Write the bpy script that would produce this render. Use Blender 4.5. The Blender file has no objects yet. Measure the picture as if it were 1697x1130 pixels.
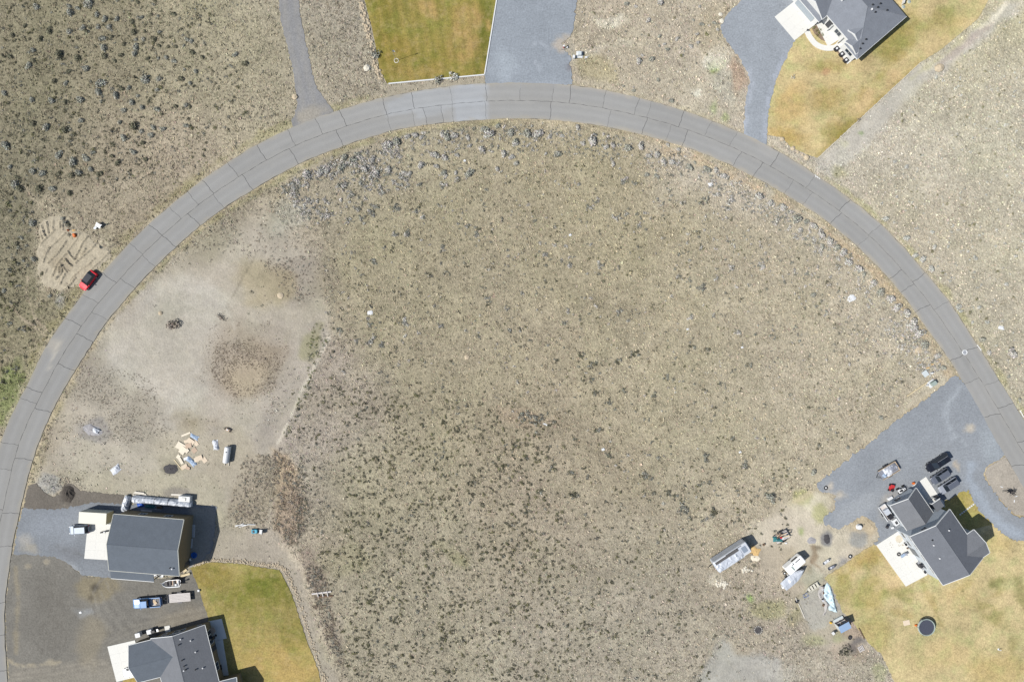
import bpy, math, random
import numpy as np
from mathutils import Vector
from mathutils.geometry import delaunay_2d_cdt

random.seed(7)
rng = np.random.default_rng(7)
sc = bpy.context.scene
COL = sc.collection
R = math.radians

# ---------------------------------------------------------------- camera, sky, sun, exposure
S = 0.12            # metres on the ground per photo pixel
H = 136.0           # flying height of the drone
CX, CY = 848.5, 565.0
cam = bpy.data.cameras.new('camera')
cam.sensor_width = 36.0
cam.lens = 36.0 * H / (1697 * S)
cam.clip_start = 1.0
cam.clip_end = 6000.0
cam_ob = bpy.data.objects.new('camera', cam)
COL.objects.link(cam_ob)
cam_ob.location = (0, 0, H)
sc.camera = cam_ob

SUN_EL, SUN_DIR = 48.0, (-0.943, -0.333)     # towards the sun, in plan
world = bpy.data.worlds.new('World')
sc.world = world
world.use_nodes = True
wn = world.node_tree
wn.nodes.clear()
sky = wn.nodes.new('ShaderNodeTexSky')
sky.sky_type = 'NISHITA'
sky.sun_disc = False
sky.sun_elevation = R(SUN_EL)
sky.sun_rotation = math.atan2(SUN_DIR[0], SUN_DIR[1])
bg = wn.nodes.new('ShaderNodeBackground')
bg.inputs['Strength'].default_value = 0.07
wo = wn.nodes.new('ShaderNodeOutputWorld')
wn.links.new(sky.outputs[0], bg.inputs[0])
wn.links.new(bg.outputs[0], wo.inputs[0])

sun = bpy.data.lights.new('sun', 'SUN')
sun.energy = 4.2
sun.angle = R(0.5)
sun.color = (1.0, 0.965, 0.90)
sun_ob = bpy.data.objects.new('sun', sun)
COL.objects.link(sun_ob)
_ce = math.cos(R(SUN_EL))
sun_ob.rotation_euler = Vector((SUN_DIR[0] * _ce, SUN_DIR[1] * _ce, math.sin(R(SUN_EL)))).to_track_quat('Z', 'Y').to_euler()
sc.view_settings.view_transform = 'Standard'
sc.view_settings.look = 'None'
sc.view_settings.exposure = 0.62
sc.view_settings.gamma = 1.0
sc.view_settings.use_curve_mapping = False
K = 1.62           # what a white level surface comes out as under this sun, sky and exposure

# ---------------------------------------------------------------- small helpers
def lin(c):
    c = np.asarray(c, dtype=float) / 255.0
    return np.where(c <= 0.04045, c / 12.92, ((c + 0.055) / 1.055) ** 2.4)

def A(r, g, b):
    """albedo of a level surface that photographs as this sRGB colour in the sun"""
    return np.minimum(lin((r, g, b)) / K, 0.82)

def P(px, py, h=0.0):
    f = S * (1 - h / H)
    return Vector(((px - CX) * f, (CY - py) * f, h))

def tag(o, label=None, cat=None, group=None, kind=None):
    if label: o['label'] = label
    if cat: o['category'] = cat
    if group: o['group'] = group
    if kind: o['kind'] = kind
    return o

def thing(name, label, cat, loc, rot=0.0, group=None):
    o = bpy.data.objects.new(name, None)
    o.empty_display_size = 0.3
    COL.objects.link(o)
    o.location = loc
    o.rotation_euler = (0, 0, rot)
    return tag(o, label, cat, group)

def copy_tree(o, parent=None):
    c = o.copy()
    COL.objects.link(c)
    c.parent = parent
    for ch in list(o.children):
        copy_tree(ch, c)
    return c

# ---------------------------------------------------------------- materials
def nn(nt, typ, **kw):
    n = nt.nodes.new(typ)
    for k, v in kw.items():
        setattr(n, k, v)
    return n

def _scaled(nt, vec, sc3):
    m = nn(nt, 'ShaderNodeMapping')
    m.inputs['Scale'].default_value = sc3
    nt.links.new(vec, m.inputs['Vector'])
    return m.outputs[0]

def _math(nt, op, a, b=None, clamp=False):
    m = nn(nt, 'ShaderNodeMath', operation=op, use_clamp=clamp)
    for i, x in enumerate((a, b)):
        if x is None: continue
        if isinstance(x, (int, float)): m.inputs[i].default_value = x
        else: nt.links.new(x, m.inputs[i])
    return m.outputs[0]

def _noise(nt, vec, scale, detail=2.0, rough=0.6):
    n = nn(nt, 'ShaderNodeTexNoise')
    n.inputs['Scale'].default_value = scale
    n.inputs['Detail'].default_value = detail
    n.inputs['Roughness'].default_value = rough
    nt.links.new(vec, n.inputs['Vector'])
    return n.outputs['Fac']

def base_mat(name):
    m = bpy.data.materials.new(name)
    m.use_nodes = True
    nt = m.node_tree
    return m, nt, nt.nodes['Principled BSDF']

def mat(name, col, rough=0.7, metal=0.0, var=0.12, scale=4.0, bump=0.0, spec=0.3, coat=0.0):
    m, nt, b = base_mat(name)
    tc = nn(nt, 'ShaderNodeTexCoord').outputs['Object']
    f1 = _noise(nt, tc, scale, 3.0)
    f2 = _noise(nt, tc, scale * 5.0, 2.0)
    s = _math(nt, 'ADD', f1, f2)
    k = _math(nt, 'ADD', _math(nt, 'MULTIPLY', _math(nt, 'SUBTRACT', s, 1.0), var * 2.0), 1.0)
    v = nn(nt, 'ShaderNodeVectorMath', operation='SCALE')
    v.inputs[0].default_value = tuple(float(c) for c in col[:3])
    nt.links.new(k, v.inputs['Scale'])
    nt.links.new(v.outputs[0], b.inputs['Base Color'])
    b.inputs['Roughness'].default_value = rough
    b.inputs['Metallic'].default_value = metal
    b.inputs['Specular IOR Level'].default_value = spec
    b.inputs['Coat Weight'].default_value = coat
    if bump:
        bp = nn(nt, 'ShaderNodeBump')
        bp.inputs['Strength'].default_value = 1.0
        bp.inputs['Distance'].default_value = bump
        nt.links.new(f2, bp.inputs['Height'])
        nt.links.new(bp.outputs[0], b.inputs['Normal'])
    return m

def gmat(name, grains, bump=0.0, rough=0.95, stretch=None, tint=None, objtone=False, straw=None):
    """surface whose base colour sits in the vertices; grain on top of it in metres"""
    m, nt, b = base_mat(name)
    pos = nn(nt, 'ShaderNodeNewGeometry').outputs['Position']
    if stretch:
        mp = nn(nt, 'ShaderNodeMapping')
        mp.inputs['Rotation'].default_value = (0, 0, stretch[0])
        mp.inputs['Scale'].default_value = (stretch[1], 1, 1)
        nt.links.new(pos, mp.inputs['Vector'])
        pos = mp.outputs[0]
    k = None
    last = None
    for scale, amp, detail in grains:
        f = _noise(nt, pos, scale, detail, 0.65)
        last = f
        t = _math(nt, 'MULTIPLY', _math(nt, 'SUBTRACT', f, 0.5), amp * 4.0)
        k = t if k is None else _math(nt, 'ADD', k, t)
    at = nn(nt, 'ShaderNodeAttribute', attribute_name='Col')
    k = _math(nt, 'MULTIPLY', k, at.outputs['Alpha'])      # worn bare soil carries less grain
    k = _math(nt, 'ADD', k, 1.0)
    k = _math(nt, 'MAXIMUM', k, 0.25)
    v = nn(nt, 'ShaderNodeVectorMath', operation='SCALE')
    nt.links.new(at.outputs['Color'], v.inputs[0])
    nt.links.new(k, v.inputs['Scale'])
    out = v.outputs[0]
    if tint:      # (colour factor, scale, amount): patches of another hue
        f = _noise(nt, pos, tint[1], 3.0, 0.6)
        f = _math(nt, 'MULTIPLY', _math(nt, 'SUBTRACT', f, 0.45), tint[2] * 4.0, clamp=True)
        mx = nn(nt, 'ShaderNodeMix', data_type='RGBA', blend_type='MULTIPLY')
        nt.links.new(f, mx.inputs['Factor'])
        nt.links.new(out, mx.inputs[6])
        mx.inputs[7].default_value = (*tint[0], 1)
        out = mx.outputs[2]
    if straw:     # (dry stalk colour, scale, amount): ragged pale patches, relative to the local colour
        f = _noise(nt, pos, straw[1], 5.0, 0.75)
        f = _math(nt, 'MULTIPLY', _math(nt, 'SUBTRACT', f, 0.50), straw[2] * 6.0, clamp=True)
        f = _math(nt, 'MULTIPLY', f, straw[2])
        f = _math(nt, 'MULTIPLY', f, at.outputs['Alpha'])
        ad = nn(nt, 'ShaderNodeMix', data_type='RGBA', blend_type='MIX')
        nt.links.new(f, ad.inputs['Factor'])
        nt.links.new(out, ad.inputs[6])
        ad.inputs[7].default_value = (*[float(q) for q in A(*straw[0])], 1)
        out = ad.outputs[2]
    if objtone:
        oi = nn(nt, 'ShaderNodeObjectInfo')
        mx = nn(nt, 'ShaderNodeMix', data_type='RGBA', blend_type='MULTIPLY')
        mx.inputs['Factor'].default_value = 1.0
        nt.links.new(out, mx.inputs[6])
        nt.links.new(oi.outputs['Color'], mx.inputs[7])
        out = mx.outputs[2]
    nt.links.new(out, b.inputs['Base Color'])
    b.inputs['Roughness'].default_value = rough
    b.inputs['Specular IOR Level'].default_value = 0.15
    if bump:
        bp = nn(nt, 'ShaderNodeBump')
        bp.inputs['Strength'].default_value = 1.0
        bp.inputs['Distance'].default_value = bump
        nt.links.new(_math(nt, 'MULTIPLY', last, at.outputs['Alpha']), bp.inputs['Height'])
        nt.links.new(bp.outputs[0], b.inputs['Normal'])
    return m

M = {}
def mm(name, rgb, **kw):
    M[name] = mat(name, A(*rgb), **kw)
    return M[name]

# ---------------------------------------------------------------- mesh builder
class MB:
    def __init__(self):
        self.v, self.f, self.m = [], [], []
    def face(self, pts, m=0):
        n = len(self.v)
        self.v += [tuple(p) for p in pts]
        self.f.append(tuple(range(n, n + len(pts))))
        self.m.append(m)
    def rings(self, rings, m=0, cap=True, closed=True):
        n0 = len(self.v)
        k = len(rings[0])
        for r in rings:
            self.v += [tuple(p) for p in r]
        for i in range(len(rings) - 1):
            for j in range(k if closed else k - 1):
                a = n0 + i * k + j
                b_ = n0 + i * k + (j + 1) % k
                self.f.append((a, b_, b_ + k, a + k)); self.m.append(m)
        if cap:
            self.f.append(tuple(n0 + j for j in reversed(range(k)))); self.m.append(m)
            self.f.append(tuple(n0 + (len(rings) - 1) * k + j for j in range(k))); self.m.append(m)
        return self
    def prism(self, poly, z0, z1, m=0, top=1.0):
        cx = sum(p[0] for p in poly) / len(poly); cy = sum(p[1] for p in poly) / len(poly)
        a = [(p[0], p[1], z0) for p in poly]
        b = [(cx + (p[0] - cx) * top, cy + (p[1] - cy) * top, z1) for p in poly]
        return self.rings([a, b], m)
    def box(self, c, s, rz=0.0, m=0, top=1.0):
        x, y, z = c; sx, sy, sz = s[0] / 2, s[1] / 2, s[2] / 2
        co, si = math.cos(rz), math.sin(rz)
        poly = [(x + a * co - b * si, y + a * si + b * co) for a, b in ((-sx, -sy), (sx, -sy), (sx, sy), (-sx, sy))]
        return self.prism(poly, z - sz, z + sz, m, top)
    def rbox(self, c, s, r=0.1, rz=0.0, m=0, n=3):
        """box with rounded vertical corners"""
        x, y, z = c; sx, sy, sz = s[0] / 2, s[1] / 2, s[2] / 2
        co, si = math.cos(rz), math.sin(rz)
        poly = []
        for qx, qy, a0 in ((1, 1, 0), (-1, 1, 90), (-1, -1, 180), (1, -1, 270)):
            for i in range(n + 1):
                a = R(a0 + 90 * i / n)
                u = qx * (sx - r) + r * math.cos(a); w = qy * (sy - r) + r * math.sin(a)
                poly.append((x + u * co - w * si, y + u * si + w * co))
        e = min(r * 0.6, sz * 0.5)
        def sc_(k): return [(x + (p[0] - x) * k, y + (p[1] - y) * k) for p in poly]
        k = 1 - 0.6 * e / max(min(sx, sy), 1e-3)
        return self.rings([[(*p, z - sz) for p in poly], [(*p, z + sz - e) for p in poly], [(*p, z + sz) for p in sc_(k)]], m)
    def tube(self, pts, r, n=6, m=0, r1=None):
        pts = [Vector(p) for p in pts]
        rings = []
        for i, p in enumerate(pts):
            d = (pts[min(i + 1, len(pts) - 1)] - pts[max(i - 1, 0)]).normalized()
            up = Vector((0, 0, 1)) if abs(d.z) < 0.9 else Vector((1, 0, 0))
            a = d.cross(up).normalized(); b = d.cross(a)
            rr = r if r1 is None else r + (r1 - r) * i / (len(pts) - 1)
            rings.append([p + a * rr * math.cos(2 * math.pi * j / n) + b * rr * math.sin(2 * math.pi * j / n) for j in range(n)])
        return self.rings(rings, m)
    def lathe(self, c, prof, n=16, m=0, cap=True):
        return self.rings([[(c[0] + r * math.cos(2 * math.pi * j / n), c[1] + r * math.sin(2 * math.pi * j / n), c[2] + z) for j in range(n)] for r, z in prof], m, cap)
    def torus(self, c, R_, r, n=16, k=6, m=0):
        n0 = len(self.v)
        for i in range(n):
            a = 2 * math.pi * i / n
            for j in range(k):
                b = 2 * math.pi * j / k
                self.v.append((c[0] + (R_ + r * math.cos(b)) * math.cos(a), c[1] + (R_ + r * math.cos(b)) * math.sin(a), c[2] + r * math.sin(b)))
        for i in range(n):
            for j in range(k):
                self.f.append((n0 + i * k + j, n0 + ((i + 1) % n) * k + j, n0 + ((i + 1) % n) * k + (j + 1) % k, n0 + i * k + (j + 1) % k)); self.m.append(m)
        return self
    def build(self, name, mats, parent=None, smooth=False, loc=None, rot=None):
        me = bpy.data.meshes.new(name)
        me.from_pydata(self.v, [], self.f)
        if not isinstance(mats, (list, tuple)): mats = [mats]
        for x in mats: me.materials.append(M[x] if isinstance(x, str) else x)
        me.polygons.foreach_set('material_index', self.m)
        if smooth: me.polygons.foreach_set('use_smooth', [True] * len(self.f))
        me.validate()
        me.update()
        o = bpy.data.objects.new(name, me)
        COL.objects.link(o)
        if parent: o.parent = parent
        if loc is not None: o.location = loc
        if rot is not None: o.rotation_euler = rot if not isinstance(rot, (int, float)) else (0, 0, rot)
        return o

def soup(name, verts, tris, m, parent=None, cols=None):
    """mesh from numpy arrays of vertices and triangles"""
    me = bpy.data.meshes.new(name)
    nv, nt_ = len(verts), len(tris)
    me.vertices.add(nv); me.vertices.foreach_set('co', np.asarray(verts, dtype=np.float32).ravel())
    me.loops.add(nt_ * 3); me.loops.foreach_set('vertex_index', np.asarray(tris, dtype=np.int32).ravel())
    me.polygons.add(nt_)
    me.polygons.foreach_set('loop_start', np.arange(0, nt_ * 3, 3, dtype=np.int32))
    me.update(calc_edges=True)
    if cols is not None:
        a = me.color_attributes.new('Col', 'FLOAT_COLOR', 'POINT')
        a.data.foreach_set('color', (cols if cols.shape[1] == 4 else np.concatenate([cols, np.ones((nv, 1))], 1)).astype(np.float32).ravel())
    me.materials.append(M[m] if isinstance(m, str) else m)
    o = bpy.data.objects.new(name, me)
    COL.objects.link(o)
    if parent: o.parent = parent
    return o

# ---------------------------------------------------------------- numpy noise and polygons
def _hash(ix, iy, seed):
    h = (ix.astype(np.int64) * 374761393 + iy.astype(np.int64) * 668265263 + seed * 974711) & 0xFFFFFFFF
    h = ((h ^ (h >> 13)) * 1274126177) & 0xFFFFFFFF
    return ((h ^ (h >> 16)) & 0xFFFF) / 65535.0
def vnoise(x, y, seed):
    ix, iy = np.floor(x), np.floor(y)
    fx, fy = x - ix, y - iy
    fx = fx * fx * (3 - 2 * fx); fy = fy * fy * (3 - 2 * fy)
    a = _hash(ix, iy, seed); b = _hash(ix + 1, iy, seed); c = _hash(ix, iy + 1, seed); d = _hash(ix + 1, iy + 1, seed)
    return (a * (1 - fx) + b * fx) * (1 - fy) + (c * (1 - fx) + d * fx) * fy
def fbm(x, y, scale, seed, octs=4):
    """-1..1, feature size in photo pixels"""
    t, amp, tot = 0, 1.0, 0
    for o in range(octs):
        f = 2 ** o / scale
        t = t + amp * (vnoise(x * f + 17.3 * o, y * f + 5.1 * o, seed + o) * 2 - 1); tot += amp; amp *= 0.55
    return t / tot * 1.5
def inside(px, py, poly):
    r = np.zeros(px.shape, bool)
    n = len(poly)
    for i in range(n):
        x0, y0 = poly[i]; x1, y1 = poly[(i + 1) % n]
        if y0 == y1: continue
        c = ((y0 > py) != (y1 > py)) & (px < (x1 - x0) * (py - y0) / (y1 - y0) + x0)
        r ^= c
    return r
def dist_path(px, py, pts, closed=False):
    d = np.full(px.shape, 1e9)
    n = len(pts)
    for i in range(n if closed else n - 1):
        x0, y0 = pts[i]; x1, y1 = pts[(i + 1) % n]
        dx, dy = x1 - x0, y1 - y0
        L = dx * dx + dy * dy + 1e-9
        t = np.clip(((px - x0) * dx + (py - y0) * dy) / L, 0, 1)
        d = np.minimum(d, np.hypot(px - x0 - t * dx, py - y0 - t * dy))
    return d
def sdist(px, py, poly):
    d = dist_path(px, py, poly, True)
    return np.where(inside(px, py, poly), -d, d)
def smooth(a, b, x):
    t = np.clip((x - a) / (b - a), 0, 1)
    return t * t * (3 - 2 * t)

def spline(pts, n=6, closed=False):
    """Catmull-Rom through points"""
    out = []
    m = len(pts)
    for i in range(m if closed else m - 1):
        g = (lambda k: pts[k % m]) if closed else (lambda k: pts[min(max(k, 0), m - 1)])
        p0, p1, p2, p3 = g(i - 1), g(i), g(i + 1), g(i + 2)
        for j in range(n):
            t = j / n
            out.append(tuple(0.5 * (2 * b + (c - a) * t + (2 * a - 5 * b + 4 * c - d) * t * t + (3 * b - a - 3 * c + d) * t ** 3) for a, b, c, d in zip(p0, p1, p2, p3)))
    if not closed: out.append(tuple(pts[-1]))
    return out
def zc(pts, x0, y0, s):
    """points read on an enlarged view back to photo pixels"""
    return [(x0 + a / s, y0 + b / s) for a, b in pts]
# ---------------------------------------------------------------- painting soil colour into vertices
def paint(px, py, base, patches):
    col = base.copy()
    for k, p in enumerate(patches):
        kind, geo, rgb, fe, op, wa = p[:6]
        w = p[6] if len(p) > 6 else 0
        if kind == 'ell':
            cx, cy, rx, ry, rot = geo
            ext = (cx - max(rx, ry), cx + max(rx, ry), cy - max(rx, ry), cy + max(rx, ry))
        else:
            xs = [q[0] for q in geo]; ys = [q[1] for q in geo]
            ext = (min(xs), max(xs), min(ys), max(ys))
        pad = fe + wa * 1.6 + w + 4
        sel = np.nonzero((px > ext[0] - pad) & (px < ext[1] + pad) & (py > ext[2] - pad) & (py < ext[3] + pad))[0]
        if not len(sel): continue
        x, y = px[sel], py[sel]
        if kind == 'ell':
            co, si = math.cos(R(rot)), math.sin(R(rot))
            u = (x - cx) * co + (y - cy) * si; v = -(x - cx) * si + (y - cy) * co
            d = (np.hypot(u / rx, v / ry) - 1) * min(rx, ry)
        elif kind == 'path':
            d = dist_path(x, y, geo) - w
        else:
            d = sdist(x, y, geo)
        if wa: d = d + wa * fbm(x, y, max(10, wa * 3.0), 100 + k * 7, 4)
        g = op * smooth(fe, -fe, d)
        col[sel] = col[sel] * (1 - g[:, None]) + A(*rgb)[None, :] * g[:, None]
    return col

CTRL = [(60, 60, (146, 141, 117)), (200, 100, (150, 144, 120)), (350, 60, (166, 160, 132)), (420, 180, (176, 168, 142)),
        (100, 250, (138, 134, 112)), (30, 400, (138, 134, 112)), (30, 560, (144, 139, 112)), (300, 260, (176, 165, 142)),
        (230, 320, (168, 158, 136)), (560, 80, (172, 165, 146)), (270, 600, (176, 169, 154)), (400, 440, (168, 159, 138)),
        (420, 600, (160, 146, 126)), (460, 640, (176, 167, 154)), (450, 700, (172, 164, 152)), (200, 640, (168, 158, 138)),
        (250, 690, (168, 162, 142)), (130, 720, (174, 164, 142)), (230, 800, (178, 172, 152)), (400, 820, (168, 160, 140)),
        (650, 400, (171, 163, 134)), (800, 500, (171, 162, 136)), (700, 650, (168, 160, 133)), (600, 800, (167, 160, 134)),
        (700, 950, (170, 163, 140)), (900, 850, (170, 160, 138)), (900, 700, (170, 160, 135)), (1000, 400, (176, 167, 138)),
        (1100, 600, (178, 169, 142)), (1250, 500, (182, 173, 148)), (1350, 600, (186, 177, 153)), (1200, 750, (178, 170, 143)),
        (1100, 900, (174, 166, 143)), (1100, 1050, (173, 166, 147)), (1250, 1000, (178, 168, 148)), (1300, 850, (190, 180, 156)),
        (1000, 1050, (170, 163, 143)), (1450, 200, (197, 189, 170)), (1600, 200, (195, 188, 167)), (1600, 400, (193, 185, 163)),
        (1690, 600, (188, 180, 158)), (1560, 60, (192, 184, 155)), (1050, 60, (188, 178, 155)), (1150, 150, (196, 187, 166)),
        (1400, 1080, (178, 170, 152)), (1660, 950, (185, 170, 135)), (600, 230, (172, 164, 142)), (1500, 420, (190, 180, 158))]
_cx = np.array([c[0] for c in CTRL]); _cy = np.array([c[1] for c in CTRL]); _cc = np.array([A(*c[2]) * (np.array([1.03, 1.035, 1.07]) if c[0] > 1380 and c[1] < 700 else np.array([1.015, 1.004, 1.05]) if c[0] > 460 or c[1] > 700 else np.array([1.0, .975, .99]) if c[0] < 260 and c[1] < 580 else np.array([.985, 1.0, 1.01]) if c[0] > 1380 and c[1] < 700 else np.array([1.05, 1.035, 1.09])) for c in CTRL])
def base_col(px, py):
    qx = np.clip(px, -40, 1740) + 45 * fbm(px, py, 130, 3, 3)
    qy = np.clip(py, -40, 1170) + 45 * fbm(px, py, 130, 23, 3)
    num = np.zeros((len(px), 3)); den = np.zeros(len(px)) + 1e-9
    for x, y, c in zip(_cx, _cy, _cc):
        w = np.exp(-((qx - x) ** 2 + (qy - y) ** 2) / (2 * 75.0 ** 2)) + 1e-6
        num += w[:, None] * c; den += w
    return num / den[:, None]

LOT = [(235, 478), (330, 402), (440, 345), (530, 430), (548, 545), (510, 640), (470, 735), (415, 800), (385, 868), (330, 830), (200, 812), (120, 790), (66, 785), (100, 680), (150, 585), (190, 530)]
YARD = [(1290, 835), (1350, 812), (1384, 826), (1384, 845), (1364, 862), (1368, 872), (1390, 880), (1430, 856), (1458, 890), (1440, 905), (1400, 935), (1370, 955), (1395, 1011), (1416, 1034), (1440, 1080), (1390, 1090), (1340, 1050), (1310, 985), (1262, 935), (1245, 890), (1265, 860)]
BARE = [[(375, 875), (455, 878), (500, 940), (512, 1000), (531, 1069), (566, 1135), (532, 1135), (507, 1058), (478, 973), (462, 938), (330, 934), (350, 880)],
        [(1356, 266), (1525, 106), (1548, 102), (1575, 82), (1640, 27), (1668, 0), (1697, 0), (1580, 112), (1540, 130), (1440, 235), (1400, 270)],
        [(1150, 1135), (1180, 1095), (1200, 1065), (1235, 1082), (1290, 1095), (1300, 1135)], [(120, 785), (180, 780), (330, 790), (372, 800), (370, 868), (320, 862), (318, 822), (200, 818), (150, 815)],
        [(1582, 626), (1502, 680), (1417, 746), (1345, 800), (1335, 790), (1410, 735), (1500, 670), (1575, 618)]]
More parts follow.
